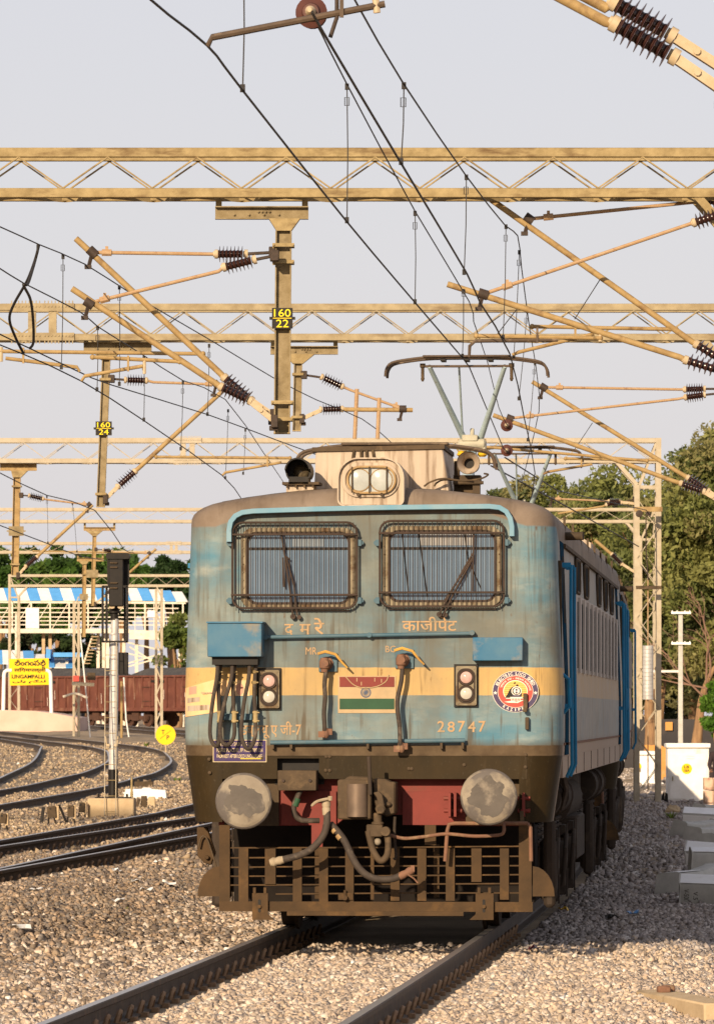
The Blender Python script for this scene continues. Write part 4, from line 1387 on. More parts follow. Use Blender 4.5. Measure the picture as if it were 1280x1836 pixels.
# rain gutter over the windows
pts = [(413, 972), (413, 950), (416, 936), (424, 926), (436, 920), (455, 917.5), (560, 914), (665, 911.5), (780, 910), (878, 909), (896, 911), (908, 918), (915, 930), (918, 945), (918, 962)]
g = G()
q = [L(*p) for p in pts]
vs, fs = [], []
for i, p in enumerate(q):
    a, b = q[max(0, i - 1)], q[min(len(q) - 1, i + 1)]
    t = (b - a).normalized(); nn = Vector((-t.z, 0, t.x))
    for dn, yy in ((.022, .005), (.022, -.10), (-.018, -.10), (-.018, .005)):
        vs.append((p.x + nn.x * dn, yy, p.z + nn.z * dn))
for i in range(len(q) - 1):
    for k in range(4):
        k2 = (k + 1) % 4; fs.append((i * 4 + k, i * 4 + k2, i * 4 + 4 + k2, i * 4 + 4 + k))
fs += [(0, 1, 2, 3), tuple(len(vs) - 4 + k for k in (3, 2, 1, 0))]
g.add(vs, fs); g.build('rain_gutter', MT['gutter'], loco, bev=.003)

# ---- headlight
yh = -.02
x0, z0, x1, z1 = pr(607, 906, 723, 822, yh)
w_, h_ = x1 - x0, z1 - z0
po = []
for p in rrect(x0, z0, x1, z1, .035, 6): po.append(p)
po = rrect(x0, z1 - h_ * .9, x1, z1, h_ * .42, 7)[:16] + rrect(x0, z0, x1, z1, .05, 7)[16:]
g = G(); g.prism(po, yh, .75); hl = g.build('headlight', MT['creamw'], loco, bev=.006)
g = G()
pin = [(x0 + w_ * .5 + (p[0] - x0 - w_ * .5) * .985, z0 + h_ * .5 + (p[1] - z0 - h_ * .5) * .985) for p in po]
g.ring([(x0 + w_ * .5 + (p[0] - x0 - w_ * .5) * 1.03, z0 + h_ * .5 + (p[1] - z0 - h_ * .5) * 1.04) for p in po], pin, yh - .035, .3); g.build('hood', MT['creamw'], hl)
ox0, oz0, ox1, oz1 = pr(612, 892, 716, 829, yh)
g = G(); g.ring(rrect(ox0, oz0, ox1, oz1, (oz1 - oz0) * .49, 8), rrect(ox0 + .035, oz0 + .035, ox1 - .035, oz1 - .035, (oz1 - oz0) * .34, 8), yh - .02, yh + .01); g.build('bezel', MT['creamw'], hl, bev=.004)
ox0, oz0, ox1, oz1 = pr(622, 886, 711, 835, yh)
g = G(); g.ring(rrect(ox0, oz0, ox1, oz1, (oz1 - oz0) * .49, 8), rrect(ox0 + .018, oz0 + .018, ox1 - .018, oz1 - .018, (oz1 - oz0) * .4, 8), yh - .05, yh + .01); g.build('lamp_rim', MT['brass'], hl, bev=.004)
g = G(); g.prism(rrect(ox0 + .014, oz0 + .014, ox1 - .014, oz1 - .014, (oz1 - oz0) * .42, 8), yh - .022, yh + .01); g.build('reflector', MT['lampglass'], hl)
for px in (645, 684):
    p = L(px, 861, yh)
    g = G(); g.lathe((p.x, yh - .021, p.z), (p.x, yh - .045, p.z), [(0, .088), (.4, .085), (.8, .05), (1, 0.0)], 24, False)
    g.build('lens', MT['lampglass'], hl)
    g = G(); g.tube([(p.x + .09 * math.cos(2 * math.pi * i / 24), yh - .026, p.z + .09 * math.sin(2 * math.pi * i / 24)) for i in range(24)], .004, 5, True); g.build('lens_ring', MT['brass'], hl)
g = G()
for px in (632, 663, 694):
    a, b = L(px, 837, yh), L(px, 884, yh); g.cyl((a.x, yh - .055, a.z), (b.x, yh - .055, b.z), .006, n=6)
for px in (643, 685):
    p = L(px, 887, yh); g.cyl((p.x, yh - .05, p.z), (p.x, yh - .02, p.z), .015, n=8)
g.build('lamp_bar', MT['grimy'], hl)

# ---- box behind the headlight
yb = .75
q = [L(p[0], p[1], yb) for p in ((563, 872), (566, 808), (793, 802), (806, 870))]
g = G(); g.prism([(p.x, p.z - (.06 if i in (0, 3) else 0)) for i, p in enumerate(q)], yb, 2.3)
rb = g.build('roof_box', MT['creamw'], loco, bev=.01)
g = G(); a, b = L(560, 806, yb), L(797, 801, yb); g.bar((a.x, yb + .7, a.z), (b.x, yb + .7, b.z), 1.45, .035); g.build('lid', MT['grimy'], rb)
g = G()
for px in (635, 648, 657, 668):
    p, p2 = L(px, 806, yb - .02), L(px + (px - 650) * .2, 826, yb - .02); g.cyl(p, p2, .012, n=6)
g.build('bracket', MT['grimy'], rb)
# ---- flasher lamp on its pedestal
yf = .28
a = pr(513, 892, 563, 869, yf)
g = G(); g.box(((a[0] + a[2]) / 2, yf + .12, (a[1] + a[3]) / 2 - .03), (a[2] - a[0], .24, a[3] - a[1] + .06)); ped = g.build('lamp_pedestal', MT['creamw'], loco, bev=.006)
a = pr(506, 869, 572, 864, yf - .04)
g = G(); g.box(((a[0] + a[2]) / 2, yf + .12, (a[1] + a[3]) / 2), (a[2] - a[0], .34, a[3] - a[1]))
for i in range(4):
    g.cyl((a[0] + .04 + .07 * i, yf - .03, a[1] - .025), (a[0] + .04 + .07 * i, yf - .03, a[1]), .009, n=6)
g.build('base_plate', MT['grimy'], ped)
c = L(536, 845, yf)
g = G(); R_ = .105
vs, fs = [], []
nA = 18
for i in range(nA + 1):
    an = rad(-35) + rad(250) * i / nA
    for rr, yy in ((R_, yf - .16 if 0 <= math.degrees(an) <= 180 else yf - .06), (R_, yf + .22), (R_ - .012, yf + .22), (R_ - .012, yf - .16 if 0 <= math.degrees(an) <= 180 else yf - .06)):
        vs.append((c.x + rr * math.cos(an), yy, c.z + rr * math.sin(an)))
for i in range(nA):
    for k in range(4):
        k2 = (k + 1) % 4; fs.append((i * 4 + k, i * 4 + k2, i * 4 + 4 + k2, i * 4 + 4 + k))
g.add(vs, fs); g.box((c.x, yf + .08, c.z - .075), (.16, .26, .06))
fl = g.build('flasher_lamp', MT['black'], loco)
g = G(); g.cyl((c.x, yf + .1, c.z), (c.x, yf + .22, c.z), .094, n=20); g.build('lamp_back', MT['black'], fl)
g = G(); g.lathe((c.x + .01, yf + .10, c.z - .005), (c.x + .01, yf + .06, c.z - .005), [(0, .066), (.4, .060), (.8, .035), (1, 0)], 18); g.build('lens', MT['amber'], fl)
# ---- horn
yo = 1.0
c = L(840, 830, yo)
g = G(); g.lathe((c.x, yo - .05, c.z), (c.x + .01, yo + .42, c.z - .005), [(0, .096), (.04, .094), (.10, .072), (.25, .048), (.5, .036), (.75, .034), (.76, .06), (1, .06)], 24, False)
g.lathe((c.x, yo - .05, c.z), (c.x, yo + .2, c.z), [(0, .092), (.1, .085), (.3, .05), (1, .03)], 24, False)
hn = g.build('horn', MT['creamw'], loco)
g = G(); g.cyl((c.x, yo + .10, c.z), (c.x, yo + .11, c.z), .04, n=16); g.build('horn_throat', MT['black'], hn)
g = G(); p = L(815, 872, yo)
g.box((c.x - .02, yo + .22, c.z - .13), (.22, .24, .07)); g.box((c.x - .05, yo + .25, c.z - .21), (.16, .18, .12)); g.box((c.x + .06, yo + .12, c.z - .19), (.06, .1, .16))
g.cyl((c.x - .10, yo + .1, c.z - .10), (c.x - .10, yo + .1, c.z + .02), .025, n=10); g.cyl((c.x - .13, yo + .05, c.z - .16), (c.x + .12, yo + .05, c.z - .16), .015, n=8)
g.build('horn_mount', MT['grimy'], hn)
g = G(); g.tube(arcpts([L(760, 872, .6), L(772, 864, .6), L(795, 858, .6), L(830, 862, .62), L(862, 858, .66), L(875, 851, .7), L(868, 849, .75)], 5), .008, 6)
g.tube(arcpts([L(778, 872, .65), L(784, 865, .65), L(800, 860, .65), L(850, 864, .68)], 5), .008, 6); g.build('air_pipe', MT['grimy'], loco)
# ---- front handrails
def hrail(pts, r, name='handrail', mat='blue2', knobs=(), yy=-.05):
    g = G()
    q = [L(*p) + Vector((0, yy, 0)) for p in pts]
    g.cyl(q[0], q[-1], r, n=10)
    for p in knobs:
        c = L(*p); g.cyl((c.x, yy - .025, c.z), (c.x, 0, c.z), .021, n=10)
    return g.build(name, MT[mat], loco)
hrail([(476, 1143), (850, 1136)], .016, knobs=((477, 1143), (663, 1139), (847, 1135)))
hrail([(486, 1332), (834, 1328)], .018, knobs=(), yy=-.06)
for px in (490, 523, 660, 792, 830):
    g = G(); p = L(px, 1333); g.box((p.x, -.03, p.z - .02), (.02, .07, .05)); g.build('rail_bracket', MT['grimy'], loco)
# ---- blue boxes
def bbox(px0, py0, px1, py1, dep, name, mat):
    x0, z0, x1, z1 = pr(px0, py1, px1, py0, -dep)
    g = G(); g.box(((x0 + x1) / 2, -dep / 2, (z0 + z1) / 2), (x1 - x0, dep, z1 - z0))
    return g.build(name, MT[mat], loco, bev=.006)
jb = bbox(372, 1117, 469, 1178, .26, 'jumper_box', 'bluebox')
g = G(); a = pr(380, 1190, 462, 1177, -.2); g.box(((a[0] + a[2]) / 2, -.1, (a[1] + a[3]) / 2), (a[2] - a[0], .2, a[3] - a[1] + .02)); g.build('box_shade', MT['black'], jb)  # black block under the box, added as its cast shade
g = G(); a = pr(370, 1118, 471, 1114, -.27); g.box(((a[0] + a[2]) / 2, -.135, (a[1] + a[3]) / 2), (a[2] - a[0], .28, .012)); g.build('box_lid', MT['bluebox'], jb)
bbox(847, 1143, 937, 1185, .13, 'cable_box', 'bluebox')
# jumper hoses
for (xa, xb, xl, yb_) in ((391, 389, 377, 1338), (417, 418, 395, 1336), (448, 456, 433, 1342)):
    yy = -.16
    xr2 = xb + (4 if xa < 400 else 1)
    pts = [L(xa, 1176, yy), L(xa - 2, 1215, yy), L((xa + xl) / 2 - 2, 1255, yy), L(xl, 1300, yy), L(xl + 1, 1325, yy), L(xl + 9, yb_, yy), L((xl + xr2) / 2 + 6, yb_ - 3, yy + .02), L(xr2 + 1, 1318, yy + .04), L(xr2 + 1, 1290, yy + .05), L(xr2 - 1, 1240, yy + .05), L(xr2 + 2, 1190, yy + .05)]
    g = G(); g.tube(arcpts(pts, 6), .0165, 9); jh = g.build('jumper_hose', MT['hose'], loco)
    g = G()
    for py in (1205, 1224, 1278, 1293):
        p = L(xr2 + (1 if py > 1250 else -1), py, yy + .05); g.cyl(p + Vector((0, 0, -.012)), p + Vector((0, 0, .012)), .022, n=10); g.cyl(p + Vector((-.022, -.015, 0)), p + Vector((.034, -.015, 0)), .006, n=6)
    p = L(xr2 + 1, 1285, yy + .05); g.cyl(p + Vector((0, 0, -.045)), p + Vector((0, 0, .045)), .02, n=10)
    g.build('hose_clamp', MT['galv'], jh)
g = G(); a = pr(392, 1292, 453, 1280); g.box(((a[0] + a[2]) / 2, -.03, (a[1] + a[3]) / 2), (a[2] - a[0], .06, a[3] - a[1])); g.build('hose_rack', MT['blue2'], loco, bev=.004)
# ---- marker lights
for (px0, py0, px1, py1) in ((462, 1199, 503, 1272), (815, 1192, 856, 1267)):
    x0, z0, x1, z1 = pr(px0, py1, px1, py0)
    g = G(); g.box(((x0 + x1) / 2, -.012, (z0 + z1) / 2), (x1 - x0 + .008, .03, z1 - z0 + .008)); ml = g.build('marker_light', MT['black'], loco)
    g = G(); g.prism(rrect(x0 + .012, z0 + .008, x1 - .006, z1 - .012, .012, 2), -.05, -.02)
    g.box(((x0 + x1) / 2, -.052, (z0 + z1) / 2), (x1 - x0 - .03, .006, .006))
    for dx in (.03, x1 - x0 - .025):
        for dz in (.025, z1 - z0 - .03):
            g.cyl((x0 + dx, -.056, z0 + dz), (x0 + dx, -.048, z0 + dz), .008, n=6)
    g.build('face_plate', MT['winframe'], ml)
    cx = (x0 + x1) / 2 + .004
    g = G(); xi = .026; g.ring(rrect(x0 + xi - .004, z0 + .028, x1 - xi + .008, z1 - .03, .06, 6), rrect(x0 + xi + .006, z0 + .036, x1 - xi - .002, z1 - .038, .055, 6), -.062, -.048); g.build('light_rim', MT['grille'], ml)
    for py, mt in (((py0 + py1) / 2 - 14, 'redlens'), ((py0 + py1) / 2 + 14.5, 'clearlens')):
        zz = L(0, py).z
        g = G(); g.tube([(cx + .058 * math.cos(2 * math.pi * i / 22), -.058, zz + .058 * math.sin(2 * math.pi * i / 22)) for i in range(22)], .010, 6, True); g.build('lens_ring', MT['grille'], ml)
        g = G(); g.lathe((cx, -.05, zz), (cx, -.078, zz), [(0, .052), (.5, .046), (.8, .03), (1, 0)], 20, False); g.build('lens', MT[mt], ml)
# ---- cocks and brake pipe hoses on the face
for (cx, cy, lab, lx, hx, endy) in ((588, 1188, 'MR', (548, 1174, 568, 1161), 585, 1322), (725, 1182, 'BC', (691, 1170, 709, 1158), 720, 1348)):
    a = pr(cx - 16, cy + 17, cx + 17, cy - 17)
    g = G(); g.box(((a[0] + a[2]) / 2, -.012, (a[1] + a[3]) / 2), (a[2] - a[0], .024, a[3] - a[1])); ck = g.build('cock_plate', MT['blue2'], loco, bev=.003)
    p = L(cx, cy + 2)
    g = G(); g.lathe((p.x - .01, -.015, p.z), (p.x - .01, -.16, p.z), [(0, .055), (.2, .055), (.25, .035), (.7, .04), (.75, .03), (1, .026)], 14)
    g.lathe((p.x - .02, -.12, p.z + .045), (p.x - .02, -.12, p.z - .07), [(0, .03), (.3, .042), (.7, .04), (.8, .028), (1, .026)], 12); g.build('cock', MT['rust2'], ck)
    g = G(); h = L(cx - 14, cy - 17)
    g.tube([L(cx - 16, cy - 15, 0) + Vector((0, -.14, 0)), L(cx - 2, cy - 19, 0) + Vector((0, -.15, 0)), L(cx + 16, cy - 14) + Vector((0, -.15, 0)), L(cx + 28, cy + 1) + Vector((0, -.14, 0)), L(cx + 37, cy + 10) + Vector((0, -.13, 0))], [.012, .013, .012, .010, .007], 6)
    g.build('cock_handle', MT['yelh'], ck)
    k = 1.0
    pts = [L(cx - 2, cy + 17), L(cx - 4, cy + 40), L(hx - 2 - (4 if cx > 700 else -2), (cy + endy) / 2 - 5), L(hx - 2, endy - 45), L(hx - 1, endy - 22), L(hx, endy - 5)]
    pts = [p_ + Vector((0, -.12 if i < 5 else -.10, 0)) for i, p_ in enumerate(pts)]
    g = G(); g.tube(arcpts(pts, 6), .0185, 10); hs = g.build('air_hose', MT['hose'], loco)
    e = pts[-1]
    g = G(); g.lathe(e + Vector((0, 0, .05)), e + Vector((0, 0, -.03)), [(0, .024), (.3, .026), (.35, .03), (.7, .034), (1, .02)], 12)
    g.box(e + Vector((-.03, -.01, .0)), (.05, .05, .05)); g.box(e + Vector((.03, .02, .02)), (.05, .06, .05)); g.build('hose_head', MT['rust2'], hs)
    g = G(); a = pr(lx[0], lx[1], lx[2], lx[3]); textfit(g, lab, a[0], a[1], a[2], a[3], -.004); g.build('lettering', MT['paint_letters'], loco, fix=False, smooth=False)
# ---- painted words
def paintword(body, px0, py0, px1, py1, m='paint_letters', y=-.004, par=None, bold=.012):
    g = G(); a = pr(px0, py1, px1, py0); textfit(g, body, a[0], a[1], a[2], a[3], y, bold=bold)
    if g.v: return g.build('lettering', MT[m], par or loco, fix=False, smooth=False)
for ch, a in (('द', (510, 1119, 526, 1139)), ('म', (537, 1119, 557, 1138)), ('रे', (563, 1108, 581, 1138))):
    paintword(ch, *a)
paintword('काजीपेट', 721, 1106, 819, 1131.5)
paintword('डब्लयू ए जी-7', 431, 1294, 540, 1325)
for i, ch in enumerate('28747'):
    paintword(ch, 784 + i * 18.4, 1293 + (i % 2), 784 + i * 18.4 + 13, 1313)
# ---- flag plate
a = pr(606, 1279, 710, 1212)
def slab(x0, z0, x1, z1, y, nm, m, par):
    g = G(); g.box(((x0 + x1) / 2, (y + .006) / 2 if False else y, (z0 + z1) / 2), (x1 - x0, .004, z1 - z0)); return g.build(nm, MT[m], par)
fp = slab(a[0], a[1], a[2], a[3], -.004, 'flag_plate', 'flag_c', loco)
b = pr(609, 1232, 707, 1214); slab(b[0], b[1], b[2], b[3], -.008, 'red_stripe', 'flag_r', fp)
b = pr(609, 1272, 707, 1253); slab(b[0], b[1], b[2], b[3], -.008, 'green_stripe', 'flag_g', fp)
c = L(656, 1242)
g = G(); g.ring(circ(c.x, c.z, .042, 28), circ(c.x, c.z, .034, 28), -.0085, -.005)
for i in range(24):
    an = math.pi * i / 12; g.bar((c.x, -.007, c.z), (c.x + .036 * math.cos(an), -.007, c.z + .036 * math.sin(an)), .0025, .002, up=(0, 1, 0))
g.prism(circ(c.x, c.z, .008, 10), -.0085, -.005); g.build('wheel_emblem', MT['flag_b'], fp, smooth=False)
g = G(); g.tube(arcpts([L(620, 1214) + Vector((0, -.012, 0)), L(634, 1228) + Vector((0, -.012, 0)), L(652, 1234) + Vector((0, -.012, 0)), L(676, 1231) + Vector((0, -.012, 0)), L(692, 1222) + Vector((0, -.012, 0)), L(697, 1210) + Vector((0, -.012, 0))], 5), .004, 5)
for q in ((640, 1219), (648, 1226), (672, 1219), (684, 1221)): g.box(L(*q) + Vector((0, -.008, 0)), (.006, .006, .03))
g.build('hanging_string', MT['flag_c'], loco)
# ---- round emblem
C = L(924, 1240.5)
RX, RZ = 40.5 / 223.1, 36.5 / 223.1
def ell(r): return circ(C.x, C.z, RX * r, 40, RZ * r)
g = G(); g.prism(ell(1.02), -.003, .003); em = g.build('round_emblem', MT['lg_white'], loco, smooth=False)
g = G(); g.prism(ell(1.0), -.0045, -.001); g.build('outer_band', MT['lg_navy'], em, smooth=False)
g = G(); g.prism(ell(.79), -.006, -.002); g.build('rim_line', MT['lg_white'], em, smooth=False)
g = G(); g.prism(ell(.77), -.0075, -.003); g.build('red_band', MT['lg_red'], em, smooth=False)
g = G(); g.prism([(C.x + RX * .545 * math.cos(rad(q)), C.z + RZ * (.545 * math.sin(rad(q)) ) + RZ * .02) for q in range(-42, 223, 8)], -.009, -.004); g.build('inner_rim', MT['lg_white'], em, smooth=False)
g = G(); g.prism([(C.x + RX * .515 * math.cos(rad(q)), C.z + RZ * (.515 * math.sin(rad(q))) + RZ * .02) for q in range(-40, 221, 8)], -.0105, -.005); g.build('sun_field', MT['lg_yel'], em, smooth=False)
g = G()
for i in range(8):
    zz = C.z + RZ * (.42 - i * .1); hwid = RX * .5 * math.sqrt(max(.02, 1 - ((zz - C.z) / (RZ * .54)) ** 2)); g.box((C.x, -.0108, zz), (hwid * 2, .001, .003))
g.build('sky_lines', MT['lg_red'], em)
def arctext(g, body, r, a0, a1, h, y, up=True):
    n_ = len(body)
    for i, ch in enumerate(body):
        if ch == ' ': continue
        an = rad(a0 + (a1 - a0) * i / max(1, n_ - 1))
        vs, fs = textgeo(ch, .02)
        if not vs: continue
        ax = min(v[0] for v in vs); bx = max(v[0] for v in vs); az = min(v[1] for v in vs); bz = max(v[1] for v in vs)
        cw = min(bx - ax, .8)
        wch = h * (.78 if ch not in 'I1' else .3)
        ux = Vector((-math.sin(an), 0, math.cos(an))) * (-1 if up else 1); uz = Vector((math.cos(an), 0, math.sin(an))) * (1 if up else -1)
        c_ = Vector((C.x + RX * r * math.cos(an), y, C.z + RZ * r * math.sin(an)))
        g.add([c_ + ux * (((v[0] - ax) / (bx - ax) - .5) * wch) + uz * (((v[1] - az) / (bz - az) - .5) * h) for v in vs], fs)
g = G(); arctext(g, 'ELECTRIC LOCO SHED', .885, 155, 25, .025, -.0055); arctext(g, 'KAZIPET', .885, 236, 304, .024, -.0055, False); g.build('lettering', MT['lg_white'], em, fix=False, smooth=False)
g = G(); arctext(g, 'भारतीय रेल', .66, 160, 108, .015, -.0085); arctext(g, 'INDIAN RAILWAYS', .66, 88, 8, .015, -.0085); arctext(g, '•', .66, 99, 99, .006, -.0085); g.build('lettering', MT['lg_white'], em, fix=False, smooth=False)
g = G()
for sx in (-1, 1):
    g.prism([(C.x + sx * RX * .89 + (.017 if i % 2 == 0 else .007) * math.sin(i * math.pi / 5), C.z - RZ * .06 + (.017 if i % 2 == 0 else .007) * math.cos(i * math.pi / 5)) for i in range(10)], -.0058, -.004)
g.build('star', MT['lg_white'], em, smooth=False)
e_ = lambda u, v: (C.x + RX * u, C.z + RZ * v)
g = G()
g.prism([e_(-.46, -.30), e_(-.34, -.10), e_(-.25, .12), e_(-.12, .25), e_(.10, .27), e_(.25, .15), e_(.29, -.10), e_(.27, -.26), e_(-.2, -.30)], -.0118, -.009)
g.prism([e_(.02, .26), e_(.04, .36), e_(.12, .36), e_(.14, .26)], -.0119, -.009); g.prism([e_(-.08, .38), e_(-.05, .47), e_(.02, .46), e_(.0, .38)], -.0119, -.01)
g.build('engine_drawing', MT['ink'], em, smooth=False)
g = G(); g.ring(circ(*e_(.05, .03), RX * .23, 22, RZ * .23), circ(*e_(.05, .03), RX * .19, 22, RZ * .19), -.013, -.0115); g.prism(circ(*e_(.05, .03), RX * .14, 20, RZ * .15), -.013, -.0115)
for i in range(7):
    g.prism([e_(-.22 + i * .075, -.31), e_(-.19 + i * .075, -.31), e_(-.14 + i * .055, -.50), e_(-.17 + i * .055, -.50)], -.013, -.0115)
g.prism([e_(-.24, -.26), e_(.33, -.26), e_(.30, -.32), e_(-.21, -.32)], -.0135, -.0115); g.prism([e_(-.5, -.50), e_(-.1, -.44), e_(.04, -.52), e_(.25, -.42), e_(.4, -.40), e_(.1, -.56), e_(-.3, -.54)], -.0128, -.0115)
g.build('engine_highlights', MT['lg_white'], em, smooth=False)
g = G(); g.prism(circ(*e_(.05, .09), RX * .05, 10), -.0142, -.012); g.prism(circ(*e_(.05, -.04), RX * .05, 10), -.0142, -.012); g.prism([e_(-.12, -.17), e_(.22, -.17), e_(.24, -.24), e_(-.14, -.24)], -.0142, -.012); g.build('engine_marks', MT['lg_navy'], em, smooth=False)
# lamp bracket in front of the emblem
g = G(); p0, p1 = L(942, 1246), L(949, 1302)
g.box((p0.x, -.03, p0.z - .06), (.035, .03, .14)); g.box((p0.x - .002, -.06, p0.z - .125), (.032, .05, .03)); g.box((p0.x + .014, -.025, p1.z + .02), (.03, .04, .10)); g.build('lamp_bracket', MT['grimy'], loco, bev=.004)
# ---- notice and posters
zt_, zb_ = L(0, 1327).z, L(0, 1368).z
def wrap(pxa, pxb, pya0, pya1, pyb0, pyb1, off, nseg=12):
    """patch that follows the body outline from photo column pxa to pxb"""
    g = G(); ol = [(p[0], p[1]) for p in outline(1.525, RCN) if p[1] < .9]
    xa, xb = L(pxa, 1250).x, L(pxb, 1250).x
    vs = []
    for i in range(nseg + 1):
        f = i / nseg; x = xa + (xb - xa) * f
        x = max(-1.5225, min(1.5225, x))
        ax_ = abs(x)
        y = 0.0
        if ax_ > 1.225: y = RCN - math.sqrt(max(0, RCN ** 2 - (ax_ - 1.225) ** 2))
        nx_ = 0 if ax_ <= 1.225 else (ax_ - 1.225) / RCN * (1 if x > 0 else -1)
        ny_ = -1 if ax_ <= 1.225 else -(RCN - y) / RCN
        for pa, pb in ((pya0, pyb0), (pya1, pyb1)):
            py = pa + (pb - pa) * f
            vs.append((x + nx_ * off, y + ny_ * off, CAMH - (py - HOR) / 223.08))
    fs = [(2 * i, 2 * i + 1, 2 * i + 3, 2 * i + 2) for i in range(nseg)]
    return g.add(vs, fs)
a = pr(382, 1367, 478, 1327); nt_ = slab(a[0], a[1], a[2], a[3], -.004, 'notice_board', 'noticetxt', loco)
a = pr(383.2, 1365.8, 476.8, 1328.2); slab(a[0], a[1], a[2], a[3], -.0055, 'notice_field', 'notice', nt_)
for body_, r_ in (('POINTSMAN / SHUNTING SUPERVISOR', (389, 1331, 471, 1338)), ('PLEASE PLACE BP, FP HOSE PIPE ON', (389, 1342, 471, 1350)), ('PALM REST AFTER LOCO UNCOUPLING', (389, 1353, 470, 1359.5))):
    paintword(body_, *r_, m='noticetxt', y=-.0085, par=nt_)
g = G(); b = pr(431, 1361.4, 472, 1360.4); g.box(((b[0] + b[2]) / 2, -.0085, (b[1] + b[3]) / 2), (b[2] - b[0], .001, b[3] - b[1])); g.build('underline', MT['yellowt'], nt_)
po_ = wrap(329, 384, 1234, 1286, 1219, 1278, .005).build('poster', MT['poster'], loco, fix=False)
wrap(384, 396, 1219, 1278, 1219, 1274, .005, 3).build('poster_edge', MT['poster'], po_, fix=False)
wrap(334, 358, 1252, 1261, 1250, 1258, .0062, 5).build('poster_patch', MT['creamw'], po_, fix=False)
wrap(337, 352, 1232, 1246, 1230, 1244, .0062, 5).build('portrait_patch', MT['skin'], po_, fix=False)
wrap(334, 376, 1266, 1276, 1264, 1273, .0062, 6).build('caption_box', MT['creamw'], po_, fix=False)
g = G(); b = pr(396, 1248, 448, 1220); po2 = slab(b[0], b[1], b[2], b[3], -.004, 'poster', 'poster', loco)
b = pr(423, 1248, 438, 1224); g = G(); g.prism([(p[0], p[1]) for p in circ((b[0] + b[2]) / 2, (b[1] + b[3]) / 2, .03, 14, .05)], -.0075, -.004); g.build('portrait_patch', MT['skin'], po2, smooth=False)
paintword('Realising the dream', 361, 1241, 382, 1245, m='flag_b', y=-.0065, par=po_)
# ---- buffers
for (px, py) in ((436.5, 1437), (876, 1430)):
    yb0 = -.60
    c = L(px, py, yb0); Rb = 51 * (LOY - .6) / FOC
    g = G(); g.lathe((c.x, yb0, c.z), (c.x, yb0 + .035, c.z), [(0, Rb * .90), (.25, Rb * .97), (.6, Rb), (1, Rb)], 40); bf = g.build('buffer', MT['buffer'], loco)
    rr = random.Random(int(px)); ph_ = rr.uniform(0, 6)
    bl = [(c.x + Rb * (.66 + .10 * math.sin(3 * a + ph_) + .07 * math.sin(7 * a + 2 * ph_) + rr.uniform(-.05, .05)) * math.cos(a), c.z + Rb * .02 + Rb * (.60 + .12 * math.sin(2 * a + ph_) + .05 * math.sin(9 * a) + rr.uniform(-.04, .04)) * math.sin(a)) for a in [2 * math.pi * i / 56 for i in range(56)]]
    g = G(); g.prism(bl, yb0 - .0145, yb0 - .006); g.build('grease_patch', MT['grease'], bf, smooth=False)
    g = G(); g.lathe((c.x, yb0 - .012, c.z), (c.x, yb0 + .001, c.z), [(0, Rb * .80), (.5, Rb * .86), (1, Rb * .92)], 40); g.build('buffer_crown', MT['buffer'], bf)
    g = G(); g.cyl((c.x, yb0 + .03, c.z), (c.x, -.16, c.z), .085, n=20); g.lathe((c.x, -.28, c.z), (c.x, .16, c.z), [(0, .12), (.1, .13), (.8, .14), (1, .19)], 20); g.box((c.x, .14, c.z), (.44, .05, .42)); g.build('buffer_casing', MT['grimy'], bf)
# ---- electrical box over the headstock, its conduit
x0, z0, x1, z1 = pr(498, 1418, 567, 1382, -.16)
g = G(); g.box(((x0 + x1) / 2, -.05, (z0 + z1) / 2), (x1 - x0, .24, z1 - z0)); eb = g.build('terminal_box', MT['grimy'], loco, bev=.004)
g = G()
for px in (508, 556):
    p = L(px, 1400, -.17); g.cyl((p.x, -.185, p.z), (p.x, -.165, p.z), .014, n=6)
g.build('bolt', MT['grille'], eb)
g = G(); g.box((L(535, 0).x, .12, L(0, 1378).z), (.40, .02, .26)); g.build('recess_plate', MT['black'], loco)
g = G(); g.tube(arcpts([L(539, 1418, -.1), L(532, 1432, -.1), L(527, 1447, -.1), L(529, 1462, -.1), L(540, 1471, -.1), L(560, 1472, -.1), L(572, 1472, -.08)], 5), .022, 10); g.build('conduit', MT['hose'], loco)
g = G(); p, p2 = L(534, 1432, -.1), L(529, 1446, -.1); g.cyl(p, p2, .027, n=10); g.build('green_sleeve', MT['flag_g'], loco)
# ---- coupler
yc = -.32
def at(px, py, y=yc): return L(px, py, y)
g = G()
a, b = at(613, 1400), at(663, 1468)
g.box(((a.x + b.x) / 2 - .01, -.05, (a.z + b.z) / 2), (.27, .6, .32))
g.prism([(p.x, p.z) for p in (at(612, 1402), at(625, 1392), at(662, 1394), at(664, 1408), at(663, 1468), at(640, 1470), at(636, 1464), at(618, 1464), at(612, 1450))], yc, yc + .3)
cp = g.build('coupler', MT['grimy'], loco, bev=.012)
g = G(); p, p2 = at(641, 1406), at(641, 1465); g.cyl(p + Vector((.0, -.02, 0)), p2 + Vector((0, -.02, 0)), .085, n=18); g.build('knuckle', MT['knuck'], cp)
g = G(); g.prism([(p.x, p.z) for p in (at(668, 1396), at(690, 1398), at(700, 1404), at(708, 1402), at(708, 1460), at(690, 1466), at(676, 1452), at(668, 1440))], yc + .06, yc + .4); g.box((at(692, 1430).x, yc + .05, at(0, 1442).z), (.08, .06, .04)); g.build('coupler_jaw', MT['grimy'], cp, bev=.014)
g = G(); p, p2 = at(662, 1357), at(665, 1425); g.cyl(p + Vector((0, -.06, 0)), p2 + Vector((0, -.06, 0)), .016, n=10); g.build('lever_rod', MT['bogie'], cp)
g = G(); g.prism([(p.x, p.z) for p in (at(670, 1422), at(680, 1419), at(686, 1425), at(690, 1446), at(693, 1452), at(688, 1460), at(677, 1460), at(673, 1450), at(678, 1440), at(676, 1430))], yc - .06, yc)
